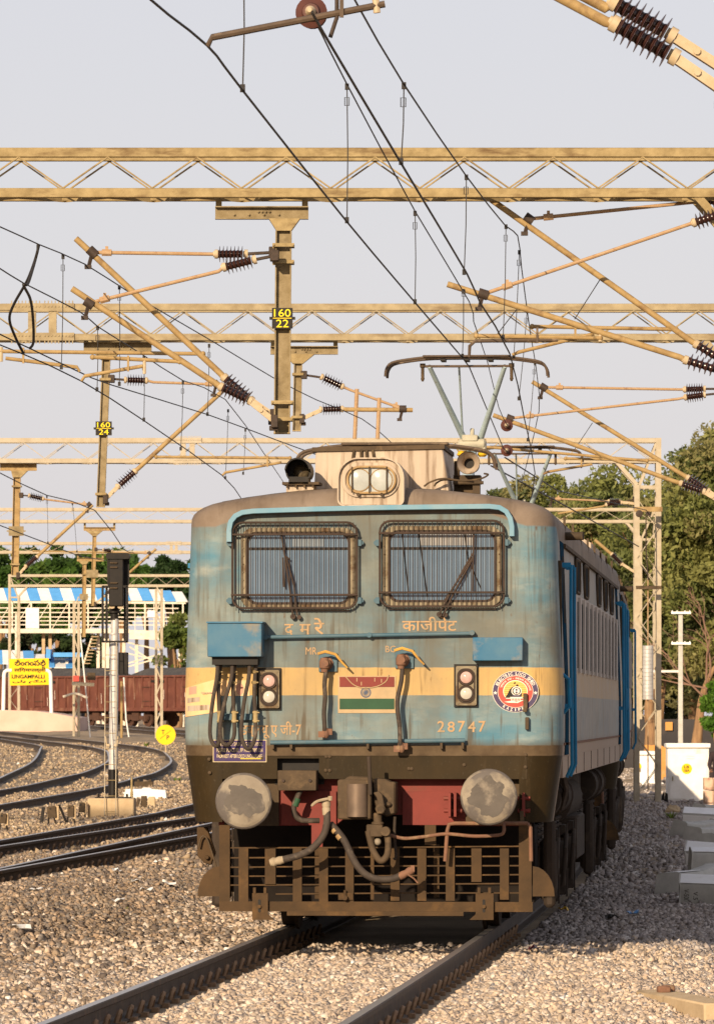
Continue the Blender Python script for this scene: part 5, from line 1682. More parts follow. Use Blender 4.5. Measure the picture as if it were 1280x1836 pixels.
p = at(684, 1453); g.cyl((p.x, yc - .08, p.z), (p.x, yc - .03, p.z), .03, n=12); g.build('lock_lifter', MT['grimy'], cp, bev=.006)
# shackle
g = G(); p, p2 = at(677, 1458), at(677, 1484); g.cyl(p, p2, .034, n=12); g.cyl(at(677, 1480) , at(677, 1474), .05, n=12)
g.box(at(672, 1490), (.13, .10, .10)); g.build('screw_link', MT['grimy'], cp, bev=.008)
g = G(); g.tube(arcpts([at(660, 1490, yc - .03), at(664, 1508, yc - .03), at(670, 1528, yc - .04), at(682, 1544, yc - .05), at(693, 1536, yc - .05), at(696, 1518, yc - .04), at(694, 1492, yc - .03)], 6), .027, 10)
p = at(692, 1491); g.cyl((p.x, yc - .09, p.z), (p.x, yc + .03, p.z), .038, n=14); g.build('shackle', MT['grimy'], cp)
g = G(); g.ball(at(677, 1510), .03, 10, 6); g.build('bolt_head', MT['buffer'], cp)
# uncoupling bars
g = G(); g.tube(arcpts([at(698, 1498, -.25), at(725, 1504, -.25), at(760, 1501, -.25), at(800, 1496, -.25), at(850, 1500, -.25), at(893, 1498, -.25), at(903, 1492, -.25), at(903, 1478, -.22)], 5), .014, 8)
g.build('uncoupling_bar', MT['rust2'], loco)
g = G(); g.tube([at(798, 1545, -.24), at(802, 1490, -.24), at(805, 1479, -.23), at(815, 1477, -.22), at(945, 1477, -.2), at(951, 1484, -.2), at(952, 1545, -.2)], .016, 8); g.build('uncoupling_lever', MT['rust2'], loco)
g = G(); g.tube(arcpts([at(708, 1465, -.2), at(707, 1500, -.2), at(710, 1535, -.2), at(706, 1542, -.2)], 5), .012, 8); g.build('drain_pipe', MT['bogie'], loco)
# brackets on the headstock
for px in (808, 818, 940):
    g = G(); p = L(px, 1443, .1); g.box((p.x, .02, p.z), (.02, .22, .19))
    for dz in (-.05, .05): g.cyl((p.x - .05, .02, p.z + dz), (p.x + .05, .02, p.z + dz), .018, n=6)
    g.build('headstock_bracket', MT['red'], loco)
g = G(); p, p2 = L(935, 1455, -.1), L(937, 1488, -.1); g.bar(p, p2, .03, .03); g.build('lever_hanger', MT['grimy'], loco)
# ---- brake hoses with cocks
g = G(); g.tube(arcpts([L(586, 1455, -.42), L(586, 1475, -.43), L(580, 1498, -.44), L(562, 1520, -.45), L(540, 1533, -.45), L(512, 1541, -.45), L(498, 1544, -.45)], 6), .029, 12); bh = g.build('brake_hose', MT['hose'], loco)
p = L(494, 1546, -.45)
g = G(); g.lathe(L(508, 1542, -.45), L(484, 1548, -.45), [(0, .03), (.3, .034), (.5, .03), (.7, .04), (1, .028)], 10); g.build('hose_head', MT['white2'], bh)
g = G(); p = L(585, 1443, -.42); g.lathe(p + Vector((0, 0, .05)), p + Vector((0, 0, -.085)), [(0, .03), (.4, .036), (.55, .03), (.6, .034), (1, .03)], 12)
g.tube(arcpts([L(594, 1432, -.46), L(582, 1434, -.47), L(568, 1438, -.47), L(558, 1446, -.46)], 4), [.012] * 12 + [.006], 6); g.cyl(L(592, 1436, -.46), L(592, 1428, -.46), .018, n=8); g.build('angle_cock', MT['white2'], bh)
g = G(); g.tube(arcpts([L(592, 1478, -.36), L(604, 1490, -.38), L(618, 1509, -.40), L(630, 1535, -.43), L(646, 1560, -.45), L(668, 1575, -.46), L(700, 1577, -.46), L(722, 1570, -.46)], 6), .0285, 12); bh = g.build('brake_hose', MT['hose'], loco)
g = G(); a, b = L(599, 1487, -.37), L(612, 1504, -.39); g.cyl(a, a.lerp(b, .3), .033, n=10); g.cyl(a.lerp(b, .6), b, .032, n=10); g.build('hose_ferrule', MT['brass'], bh)
g = G(); g.lathe(L(716, 1573, -.46), L(740, 1560, -.46), [(0, .03), (.3, .033), (.5, .028), (.8, .036), (1, .03)], 10); g.tube([L(730, 1568, -.48), L(742, 1576, -.48), L(749, 1584, -.48)], .007, 6); g.box(L(740, 1558, -.46), (.03, .05, .05)); g.build('hose_head', MT['rust2'], bh)
# ---- cattle guard
yg = -.12
def gp(px, py): 
    p = L(px, py, yg); return p.x, p.z
cg = thing('cattle_guard', None, None, (0, 0, 0)); cg.parent = loco
def strip(px0, py0, px1, py1, name='guard_bar', y0=yg, y1=yg + .02, m='guard', par=cg):
    a, b = gp(px0, py0), gp(px1, py1)
    g = G(); g.box(((a[0] + b[0]) / 2, (y0 + y1) / 2, (a[1] + b[1]) / 2), (b[0] - a[0], y1 - y0, a[1] - b[1])); return g.build(name, MT[m], par)
strip(393, 1617, 955, 1636, 'guard_beam', yg - .002, yg + .03)
strip(515, 1634.5, 831, 1643, 'guard_lip', yg - .03, yg + .025)
for px0, px1, py1 in ((428, 445, 1618), (475, 494, 1586), (525, 541, 1618), (572, 588, 1618), (619, 634, 1618), (700, 716, 1616), (748, 764, 1616), (799, 815, 1616), (845, 863, 1582), (896, 912, 1614)):
    strip(px0, 1522, px1, py1)
strip(393, 1480, 412, 1620, 'guard_post'); strip(930, 1478, 953, 1620, 'guard_post')
strip(558, 1480, 578, 1522, 'guard_post', yg + .022, yg + .05, 'red'); strip(761, 1480, 781, 1516, 'guard_post', yg + .022, yg + .05)
strip(560, 1522, 574, 1614, 'guard_post', yg + .25, yg + .27); strip(774, 1516, 784, 1612, 'guard_post', yg + .25, yg + .27); strip(664, 1500, 670, 1614, 'guard_post', yg + .022, yg + .035)
for j, py in enumerate((1520, 1538, 1555, 1571, 1587, 1604)):
    a, b = gp(402 if j else 398, py + 1), gp(948, py - 2)
    if j in (5,): a = gp(494, py)
    g = G(); mid = ((a[0] + b[0]) / 2, yg + .03, (a[1] + b[1]) / 2 + .004 * (j % 3 - 1))
    g.bar((a[0], yg + .03, a[1]), mid, .02, .011); g.bar(mid, (b[0], yg + .03, b[1]), .02, .011)
    g.build('guard_rod', MT['guard'], cg)
for px0, px1, s_ in ((453, 481, 1), (853, 885, -1)):
    a, b = gp(px0, 1602), gp(px1, 1650)
    xs_ = sorted((a[0], b[0])); w2 = xs_[1] - xs_[0]
    po_2 = [(xs_[0], a[1]), (xs_[1], a[1]), (xs_[1] , b[1] + .045), (xs_[1] + (.05 if s_ > 0 else 0), b[1]), (xs_[0] - (.05 if s_ < 0 else 0), b[1]), (xs_[0], b[1] + .045)]
    g = G(); g.prism(po_2, yg - .04, yg - .02); rg = g.build('rail_guard', MT['guard'], cg, smooth=False)
    g = G(); cx = (xs_[0] + xs_[1]) / 2 - .005
    g.prism(rrect(cx - .011, b[1] + .06, cx + .011, a[1] - .05, .0105, 4), yg - .043, yg - .039); g.build('slot', MT['black'], rg)
    g = G(); g.cyl((cx, yg - .06, (a[1] + b[1]) / 2), (cx, yg - .04, (a[1] + b[1]) / 2), .016, n=6); g.build('bolt', MT['guard'], rg)
    g = G()
    for dx in (-.04, .045): g.box((cx + dx, yg - .02, a[1] + .02), (.022, .05, .05))
    g.build('lug', MT['guard'], rg)
g = G(); a = gp(608, 1602); b = gp(632, 1614); g.box(((a[0] + b[0]) / 2, yg - .012, (a[1] + b[1]) / 2), (.12, .01, .055)); c_ = gp(619, 1610); g.cyl((c_[0], yg - .06, c_[1]), (c_[0], yg, c_[1]), .022, n=8); g.cyl((c_[0], yg - .03, c_[1] + .06), (c_[0], yg - .03, c_[1]), .012, n=6); g.build('guard_fitting', MT['guard'], cg)
for sgn, xq in ((-1, 393), (1, 955)):
    p0 = gp(xq, 1608); ztop = gp(xq, 1554)[1]
    po_3 = [p0] + [(p0[0] + sgn * .175 * math.sin(rad(an)) , p0[1] + (ztop - p0[1]) * math.cos(rad(an))) for an in range(90, -1, -15)]
    g = G(); g.prism(po_3, yg + .0, yg + .02); g.build('wing_plate', MT['guard'], cg, smooth=False)
# hanging gear by the left corner
g = G(); p = L(369, 1500, .5); g.prism([(q.x, q.z) for q in (L(353, 1484, .5), L(371, 1484, .5), L(386, 1530, .5), L(378, 1552, .5), L(366, 1548, .5), L(354, 1535, .5))], .5, .58); g.cyl(L(371, 1538, .46), L(371, 1538, .52), .02, n=10); g.build('side_hanger', MT['guard'], loco, bev=.01)
g = G(); g.tube(arcpts([L(356, 1520, .45), L(361, 1502, .45), L(370, 1503, .45), L(380, 1530, .45), L(388, 1556, .45)], 5), .008, 6); g.build('hanger_cable', MT['grimy'], loco)

# ---- flank: cab door, handrails, louvres, roof-line vents
def side_(y, z, off=0.0):
    return Vector((hw(z) + off, y, z))
for sgn in (-1, 1):
    for yd in (1.45, 18.0):
        g = G(); g.prism([(sgn * 1.44, 1.46), (sgn * 1.531, 1.46), (sgn * 1.531, 2.0), (sgn * 1.486, 3.22), (sgn * 1.44, 3.22)], yd - .36, yd + .36); dr = g.build('cab_door', MT['doorp'], loco, smooth=False)
        g = G(); g.prism([(sgn * 1.49, 2.55), (sgn * 1.514, 2.55), (sgn * 1.494, 3.1), (sgn * 1.47, 3.1)], yd - .22, yd + .22); g.build('door_window', MT['louv'], dr, smooth=False)
        for dy in (-.42, .42):
            g = G(); yy = yd + dy
            ho = 1.575 if sgn > 0 else 1.52
            g.tube([(sgn * 1.48, yy, 3.02), (sgn * ho, yy, 3.02), (sgn * ho, yy, 2.4), (sgn * (ho + .01), yy, 1.38), (sgn * 1.54, yy + .02, 1.28)], .0145, 8)
            for zz in (3.02, 1.86): g.box((sgn * 1.54, yy, zz), (.07, .04, .04))
            g.build('door_handrail', MT['bluehr'], loco)
    g = G(); g.box((sgn * 1.50, .62, 2.62), (.03, .07, .85)); g.build('corner_trim', MT['grimy'], loco)
    if sgn > 0:
        g = G(); g.tube([(sgn * 1.50, .86, 2.13), (sgn * 1.565, .84, 2.08), (sgn * 1.57, .84, 1.86), (sgn * 1.51, .86, 1.80)], .017, 8); g.build('grab_handle', MT['bluehr'], loco)
    # louvre bank
    g = G(); g.box((sgn * 1.508, 9.8, 2.49), (.02, 13.3, .70)); lb = g.build('louvre_bank', MT['louvf'], loco)
    g = G()
    g.box((0, 0, 0), (.02, 1.1, .58)); lo0 = g.build('louvre', MT['louv'], lb)
    g2 = G()
    for k in range(11):
        lo = inst(lo0, lb) if k else lo0
        lo.location = (sgn * 1.514, 3.95 + k * 1.19, 2.49)
    g = G(); g.box((0, 0, 0), (.04, .34, .66)); f0 = g.build('louvre_frame', MT['louvf'], lb)
    for k in range(12):
        lo = inst(f0, lb) if k else f0
        lo.location = (sgn * 1.522, 3.95 - .595 + k * 1.19, 2.49)
    # vents
    g = G(); po_ = rrect(-.5, -.13, .5, .13, .10, 4)
    n_ = len(po_); g.add([(sgn * 1.484, p[0], p[1]) for p in po_] + [(sgn * 1.50, p[0], p[1]) for p in po_], [tuple(range(n_)), tuple(range(2 * n_ - 1, n_ - 1, -1))] + [(i, (i + 1) % n_, n_ + (i + 1) % n_, n_ + i) for i in range(n_)])
    v0 = g.build('side_vent', MT['louv'], loco)
    pi_ = rrect(-.55, -.17, .55, .17, .14, 4)
    g = G(); g.tube([(sgn * 1.497, p[0], p[1]) for p in rrect(-.52, -.145, .52, .145, .11, 4)], .016, 6, True); r0 = g.build('vent_rim', MT['grimy'], v0)
    for k, yy in enumerate((5.0, 7.3, 11.2, 13.5, 15.7)):
        if k:
            v = inst(v0, loco); r = inst(r0, v)
        else: v = v0
        v.location = (0, yy, 3.02)
    g = G(); g.box((sgn * 1.492, 10, 3.20), (.03, 16.5, .03)); g.build('cantrail', MT['grimy'], loco)
    for k in range(8):
        g = G(); g.box((sgn * 1.465, 2.6 + k * 2.05, 3.34), (.02, .03, .26)); g.build('roof_seam', MT['grimy'], loco)
    g = G(); g.box((sgn * 1.525, 9.65, 1.552), (.012, 17.6, .02)); g.build('waist_rail', MT['rust2'], loco)
g = G(); g.cyl((1.42, 2.5, 3.30), (1.63, 2.45, 3.30), .035, n=10); g.build('roof_drain', MT['grimy'], loco)
g = G(); g.prism([(.95, 3.5), (1.42, 3.36), (1.42, 3.50), (1.2, 3.62)], 11.2, 16.2); g.build('roof_cover', MT['creamw'], loco)

# ---- bogies
def bogie(yc0):
    b = thing('bogie', None, None, (0, 0, 0)); b.parent = loco; b.location = (0, yc0, 0)
    for k in (-1.95, 0, 1.95):
        g = G()
        for sgn in (-1, 1):
            g.lathe((sgn * .78, k, .545), (sgn * .92, k, .545), [(0, .575), (.2, .575), (.22, .545), (1, .545)], 28)
        g.cyl((-.8, k, .545), (.8, k, .545), .09, n=12); g.build('wheelset', MT['bogie'], b)
    for sgn in (-1, 1):
        g = G(); pts = [(-2.9, .78), (-2.5, .98), (-1.2, .98), (-.9, .86), (.9, .86), (1.2, .98), (2.5, .98), (2.9, .78), (2.7, .62), (1.4, .62), (1.1, .70), (-1.1, .70), (-1.4, .62), (-2.7, .62)]
        n_ = len(pts)
        g.add([(sgn * 1.08, p[0], p[1]) for p in pts] + [(sgn * 1.24, p[0], p[1]) for p in pts], [tuple(range(n_)), tuple(range(2 * n_ - 1, n_ - 1, -1))] + [(i, (i + 1) % n_, n_ + (i + 1) % n_, n_ + i) for i in range(n_)])
        g.build('bogie_frame', MT['bogie'], b)
        for k in (-1.95, 0, 1.95):
            g = G(); g.box((sgn * 1.22, k, .53), (.26, .36, .36)); g.cyl((sgn * 1.34, k, .53), (sgn * 1.40, k, .53), .15, n=18); g.box((sgn * 1.41, k, .53), (.02, .1, .1)); g.build('axle_box', MT['bogie'], b, bev=.01)
            for d_ in (-.30, .30):
                g = G(); pts = [(sgn * 1.20 + .07 * math.cos(a * .9), k + d_ + .07 * math.sin(a * .9), .66 + a * .009) for a in range(0, 36)]; g.tube(pts, .018, 6); g.build('spring', MT['bogie'], b, fix=False)
            g = G(); g.tube([(sgn * 1.40, k - .5, .30), (sgn * 1.42, k - .5, .62), (sgn * 1.42, k - .32, .74), (sgn * 1.38, k - .1, .72)], .02, 8); g.build('sand_pipe', MT['bogie'], b)
            g = G(); g.box((sgn * 1.36, k + .66, .50), (.06, .45, .62)); g.box((sgn * 1.40, k + .44, .50), (.014, .02, .66)); g.build('brake_hanger', MT['bogie'], b, bev=.008)
        for k in (-1.0, 1.0):
            g = G(); g.lathe((sgn * 1.25, k - .34, 1.07), (sgn * 1.25, k + .30, 1.07), [(0, .06), (.05, .16), (.5, .175), (.52, .19), (.6, .19), (.62, .17), (.95, .15), (1, .08)], 20); g.build('brake_cylinder', MT['bogie'], b)
        g = G(); g.lathe((sgn * 1.20, -2.55, .40), (sgn * 1.42, -2.55, .40), [(0, .10), (.5, .10), (.55, .13), (1, .12)], 20); g.build('dash_pot', MT['bogie'], b)
        g = G(); g.box((sgn * 1.38, -3.02, .56), (.10, .10, .74)); g.box((sgn * 1.36, -2.78, .5), (.14, .10, .52)); g.build('sand_box', MT['bogie'], b, bev=.03)
    return b
bogie(4.6); bogie(14.6)
for sgn in (-1, 1):
    g = G(); g.lathe((sgn * 1.12, 7.9, .98), (sgn * 1.12, 11.1, .98), [(0, .05), (.02, .22), (.98, .22), (1, .05)], 22); g.build('air_tank', MT['bogie'], loco)
    g = G(); g.box((sgn * 1.2, 9.5, .62), (.35, 2.2, .42)); g.build('battery_box', MT['bogie'], loco, bev=.02)
    g = G()
    for k in range(5): g.tube([(sgn * 1.42, 3.2 + k * .09, 1.30), (sgn * 1.45, 3.3 + k * .09, 1.15), (sgn * 1.40, 3.5 + k * .09, .98), (sgn * 1.30, 3.7 + k * .09, .9)], .02, 6)
    g.build('cable_bundle', MT['hose'], loco)
g = G(); g.box((0, 10, 1.12), (2.5, 16.5, .5)); g.build('underframe', MT['bogie'], loco)

# ---- current collectors
def collector(yc0, zc, zbase, up):
    p = thing('pantograph', None, None, (0, 0, 0)); p.parent = loco; p.location = (0, yc0, 0)
    hwid = .855
    pts = [(-hwid, -.20), (-hwid + .012, -.12), (-hwid + .07, -.055), (-.62, -.022), (-.42, 0), (-.2, .006), (.2, .006), (.42, 0), (.62, -.022), (hwid - .07, -.055), (hwid - .012, -.12), (hwid, -.20)]
    for dy in (-.16, .16):
        g = G(); q = arcpts([(x, dy, zc + z) for x, z in pts], 3)
        g.tube(q, .0145, 8); g.build('collector_bow', MT['panto'], p)
        g = G(); g.box((0, dy, zc + .012), (.92, .07, .022)); g.build('carbon_strip', MT['panto'], p, bev=.006)
    g = G()
    for x in (-.25, 0, .25): g.box((x, 0, zc - .02), (.05, .30, .03))
    g.build('strip_holder', MT['black'], p)
    zb = zc - .085
    if up:
        g = G(); g.cyl((-.48, 0, zb), (.48, 0, zb), .014, n=8); g.build('cross_tube', MT['panto'], p)
        for x in (-.47, .47):
            g = G(); g.lathe((x, 0, zb + .03), (x, 0, zb - .16), [(0, .03), (.2, .03), (.25, .018), (.8, .018), (.85, .022), (1, .01)], 10); g.build('spring_box', MT['grimy'], p)
            g = G(); s_ = 1 if x > 0 else -1; g.cyl((s_ * .40, 0, zb), (s_ * .09, 1.05, zc - .80), .024, .034, n=10); g.build('upper_arm', MT['pblue'], p)
        g = G(); g.cyl((-.09, .1, zb), (-.10, 1.0, zc - .78), .012, n=8); g.build('guide_rod', MT['pblue'], p)
        kz = zc - .86
        g = G(); g.box((0, 1.05, kz - .02), (.30, .2, .12)); g.box((-.02, 1.0, kz + .06), (.17, .16, .07)); g.cyl((0, 1.05, kz + .06), (0, 1.05, kz + .17), .025, n=8); g.cyl((-.14, .98, kz), (.14, .98, kz), .055, n=12); g.build('knuckle', MT['kcream'], p, bev=.015)
        g = G(); g.cyl((0, 1.05, kz - .05), (0, -.55, zbase + .18), .055, .075, n=12); g.build('lower_arm', MT['pblue'], p)
        for x in (-.11, .11):
            g = G(); g.lathe((x, 1.0, kz - .14), (x, 1.0, kz - .03), [(0, .03), (.2, .055), (.5, .04), (.7, .055), (1, .03)], 12); g.build('yellow_insulator', MT['pyel'], p)
            g = G(); g.cyl((x * 1.2, 1.0, kz - .02), (x * 1.2, 1.0, kz + .05), .02, n=8); g.build('pin', MT['brass'], p)
    else:
        g = G()
        for x in (-.4, .4): g.cyl((x, 0, zb + .03), (x * .3, 1.9, zb - .02), .024, n=8)
        g.build('upper_arm', MT['pblue'], p)
    g = G(); g.box((0, -.3, zbase + .10), (.9, .9, .05)); g.box((0, -.5, zbase + .17), (.3, .3, .1)); g.build('base_frame', MT['grimy'], p)
    for x in (-.4, .4):
        for y in (-.65, .05):
            g = G(); g.lathe((x, y, zbase - .28), (x, y, zbase + .09), [(0, .06), (.15, .09), (.3, .05), (.45, .09), (.6, .05), (.75, .09), (.9, .05), (1, .05)], 12); g.build('foot_insulator', MT['cer2'], p)
collector(3.2, 4.10, 3.83, False)
collector(14.75, 5.56, 3.83, True)

# the second locomotive of the pair
s2 = 20.75
c0, ph0 = main_pt(s2); c1, ph1 = main_pt(s2 + 19.3)
loco2 = copy_tree(loco)
loco2.location = (c0.x, c0.y, 0)
loco2.rotation_euler = (0, 0, -math.atan2(c1.x - c0.x, c1.y - c0.y))
loco2['label'] = 'second electric locomotive coupled behind the first, showing blue handrails along its flank'

# open wagons coupled behind the two locomotives
MT['vanred'] = M('van_oxide', (.15, .06, .04), (.11, .045, .03), sc=2, rough=.75, dirt=(.2, .12, .08), dsc=2, dth=(.55, .7))
VL = 12.6
cw = thing('open_wagon', 'low open red oxide wagon coupled behind the second locomotive', 'wagon', (0, 0, 0), 'open wagons behind the locomotives')
g = G(); g.box((0, VL / 2, 1.2), (2.9, VL, .2)); g.build('floor', MT['vanred'], cw)
for s_ in (-1, 1):
    g = G(); g.box((s_ * 1.44, VL / 2, 1.8), (.06, VL, 1.1)); g.build('side_wall', MT['vanred'], cw)
for yy in (.03, VL - .03):
    g = G(); g.box((0, yy, 1.8), (2.82, .06, 1.1)); g.build('end_wall', MT['vanred'], cw)
for s_ in (-1, 1):
    g = G(); g.box((s_ * 1.49, VL / 2, 1.8), (.05, 2.4, .95)); g.build('wagon_door', MT['vanred'], cw)
    for k in range(8):
        g = G(); g.box((s_ * 1.5, .4 + k * (VL - .8) / 7, 1.8), (.07, .09, 1.06)); g.build('stanchion', MT['vanred'], cw)
for yb_ in (2.4, VL - 2.4):
    g = G()
    for s_ in (-1, 1):
        g.box((s_ * 1.12, yb_, .6), (.16, 2.6, .3))
        for k in (-.95, .95): g.cyl((s_ * .80, yb_ + k, .46), (s_ * .93, yb_ + k, .46), .46, n=22)
    g.build('wagon_bogie', MT['bogie'], cw)
g = G(); g.box((0, VL / 2, 1.0), (.5, VL + .6, .3)); g.build('centre_sill', MT['bogie'], cw)
for i in range(3):
    o = cw if i == 0 else copy_tree(cw)
    a, _ = main_pt(42.0 + i * 13.5); b, _ = main_pt(42.0 + i * 13.5 + VL)
    o.location = (a.x, a.y, 0); o.rotation_euler = (0, 0, -math.atan2(b.x - a.x, b.y - a.y))
    o['label'] = ('low open red oxide wagon coupled behind the second locomotive', 'low open red oxide wagon in the middle of the three behind the locomotives', 'rearmost low open red oxide wagon of the train')[i]
# ------------------------------------------------------------------ yard: signal, boards, boxes
def gpt(px, py, lift=0.0):
    """point on the ground sheet seen at a pixel"""
    lo, hi = 25.0, 900.0
    for _ in range(60):
        mid = (lo + hi) / 2
        X = (px - 640) * mid / FOC
        if (CAMH - float(gz(X, mid))) / mid > (py - HOR) / FOC: lo = mid
        else: hi = mid
    Y = (lo + hi) / 2; X = (px - 640) * Y / FOC
    return Vector((X, Y, float(gz(X, Y)) + lift))

b0 = gpt(198, 1466)
Y = b0.y; k = Y / FOC
t = thing('signal_post', 'silver signal post with black head seen from behind on a beige concrete block', 'railway signal', b0)
a, b = P(157, 1432, Y), P(240, 1468, Y)
g = G(); g.box(((a.x + b.x) / 2, Y + .55, (a.z + b.z) / 2 - .1), (b.x - a.x, 1.1, a.z - b.z + .2)); g.build('foundation_block', MT['concold'], t, True, bev=.02)
ztop = a.z
cx = P(201, 0, Y).x
yc0 = Y + .45
def pz(py): return CAMH - (py - HOR) * yc0 / FOC
g = G(); g.lathe((cx, yc0, pz(1432)), (cx, yc0, pz(1380)), [(0, .088), (1, .088)], 18); g.build('black_sleeve', MT['black'], t, True)
g = G(); g.lathe((cx, yc0, pz(1381)), (cx + .03, yc0, pz(1110)), [(0, .080), (.75, .078), (1, .068)], 18)
sp = g.build('pole', MT['silver'], t, True)
for py in (1137, 1180, 1208, 1230, 1278, 1310, 1337, 1360):
    g = G(); g.lathe((cx + .008, yc0, pz(py) - .012), (cx + .008, yc0, pz(py) + .012), [(0, .083), (1, .083)], 18); g.build('pole_band', MT['silver'], t, True)
g = G(); g.box((cx, yc0, pz(1431)), (.62, .5, .03))
for dx in (-.25, .25): g.cyl((cx + dx, yc0 - .15, pz(1431)), (cx + dx, yc0 - .15, pz(1424)), .02, n=6)
g.build('base_plate', MT['black'], t, True)
g = G(); g.lathe((cx + .02, yc0, pz(1112)), (cx + .02, yc0, pz(1080)), [(0, .07), (.35, .07), (.4, .12), (.5, .12), (.55, .08), (1, .10)], 16); g.build('head_socket', MT['black'], t, True)
a, b = P(197, 1024, yc0), P(223, 1090, yc0); a2 = P(191, 994, yc0); b2 = P(233, 1052, yc0)
hx = (a2.x + b2.x) / 2
g = G(); g.prism(rrect(P(192, 0, yc0).x, pz(1052), P(232, 0, yc0).x, pz(994), .06, 4), yc0 - .02, yc0 + .02); g.build('backboard', MT['black'], t, True)
g = G(); g.box(((P(196, 0, yc0).x + P(222, 0, yc0).x) / 2, yc0 - .12, (pz(1000) + pz(1088)) / 2), (26 * k, .22, 88 * k))
hd = g.build('signal_head', MT['black'], t, True, bev=.015)
g = G(); g.prism(rrect(P(191, 0, yc0).x, pz(1003), P(233, 0, yc0).x, pz(992), .04, 3), yc0 - .26, yc0 + .3); g.build('top_hood', MT['black'], t, True)
for py in (1010, 1018, 1046, 1055):
    g = G(); p = P(207, py, yc0); g.box((p.x - .02, yc0 - .24, p.z), (.14, .04, .03)); g.build('vent_hood', MT['grimy'], hd, True, bev=.008)
g = G()
for dx in (-.075, .075): g.prism(circ(P(209, 0, yc0).x + dx, pz(1089), .05, 12, .03), yc0 - .2, yc0 - .16)
g.build('cable_gland', MT['cap'], t, True)
# ladder frame
xa, xb = P(185, 0, yc0).x, P(229, 0, yc0).x
g = G()
for xx, yy in ((xa, yc0 - .2), (xb, yc0 - .2), (xa + .05, yc0 + .25), (xb - .06, yc0 + .25)):
    g.bar((xx, yy, pz(1052)), (xx, yy, pz(1152)), .04, .04)
for z_ in (1052, 1151):
    g.bar((xa, yc0 - .2, pz(z_)), (xb, yc0 - .2, pz(z_)), .04, .035); g.bar((xa, yc0 - .2, pz(z_)), (xa + .05, yc0 + .25, pz(z_)), .03, .03); g.bar((xb, yc0 - .2, pz(z_)), (xb - .06, yc0 + .25, pz(z_)), .03, .03)
g.build('cage', MT['black'], t, True)
g = G()
for xx in (P(190, 0, yc0).x, P(210, 0, yc0).x):
    g.cyl((xx, yc0 - .25, pz(1152)), (xx, yc0 - .56, pz(1462)), .009, n=6)
g.build('ladder_side', MT['galvfar'], t, True)
for i in range(11):
    py = 1175 + i * 28
    f = (py - 1152) / 310
    g = G(); g.cyl((P(190, 0, yc0).x, yc0 - .25 - .31 * f, pz(py)), (P(210, 0, yc0).x, yc0 - .25 - .31 * f, pz(py)), .006, n=6); g.build('ladder_rung', MT['galv'], t, True)
g = G(); a = P(220, 1188, yc0); g.box((P(221, 0, yc0).x, yc0 + .1, (pz(1170) + pz(1210)) / 2), (.17, .16, 40 * k)); g.build('relay_box', MT['black'], t, True, bev=.01)
for px0 in (194, 208):
    g = G(); s_ = -1 if px0 < 200 else 1
    q = P(px0 - s_ * 3, 1337, yc0); g.cyl((q.x, yc0 - .1, q.z), (q.x + s_ * .05, yc0 - .1, q.z), .03, n=8); g.cyl((q.x + s_ * .05, yc0 - .1, q.z - .02), (q.x + s_ * .07, yc0 - .1, q.z + .16), .012, n=6); g.build('pulley_bracket', MT['cap'], t, True)
# pipe stub, white-topped block and old concrete pieces beside it
p = gpt(235, 1447); g = G(); g.lathe((p.x, p.y + .3, p.z - .1), (p.x, p.y + .3, p.z + .55), [(0, .028), (.55, .028), (.6, .022), (1, .018)], 10); tag(g.build('pipe_stub', MT['galv']), 'thin beige pipe stub standing at the right end of the signal block', 'pipe')
p = gpt(262, 1438); a = P(217, 1416, p.y + 1.2); b = P(296, 1442, p.y + 1.2)
g = G(); yy = p.y + 1.5
g.prism([(a.x + .08, a.z), (a.x + .40, a.z), (a.x + .42, a.z + .03), (a.x + .56, a.z + .03), (a.x + .6, a.z), (b.x, a.z - .02), (b.x + .05, b.z - .2), (a.x - .04, b.z - .2)], yy, yy + .5); tag(g.build('trough_cover', MT['white'], bev=.01), 'low white-painted concrete trough lying right of the signal block', 'concrete block')
g = G(); p = gpt(258, 1412); g.box((p.x, p.y, p.z + .06), (.42, .25, .14)); g.box((p.x - .12, p.y, p.z + .15), (.06, .2, .05)); g.box((p.x + .14, p.y, p.z + .15), (.06, .2, .05)); tag(g.build('point_rod_box', MT['grimy'], bev=.01), 'small dark metal box just behind the white concrete trough', 'metal box')
p = gpt(272, 1448); g = G(); g.box((p.x, p.y, p.z + .09), (.16, .16, .22), taper=.85); tag(g.build('stone_block', MT['concold'], bev=.02), 'stubby worn concrete post in front of the white trough', 'concrete block')
p = gpt(258, 1449); g = G(); g.box((p.x, p.y + .1, p.z + .10), (.11, .12, .24)); g.box((p.x - .12, p.y, p.z + .07), (.06, .1, .2), R=Matrix.Rotation(.3, 3, 'Y')); tag(g.build('point_bracket', MT['grimy'], bev=.01), 'dark bent bracket pieces between the signal block and the worn post', 'bracket')
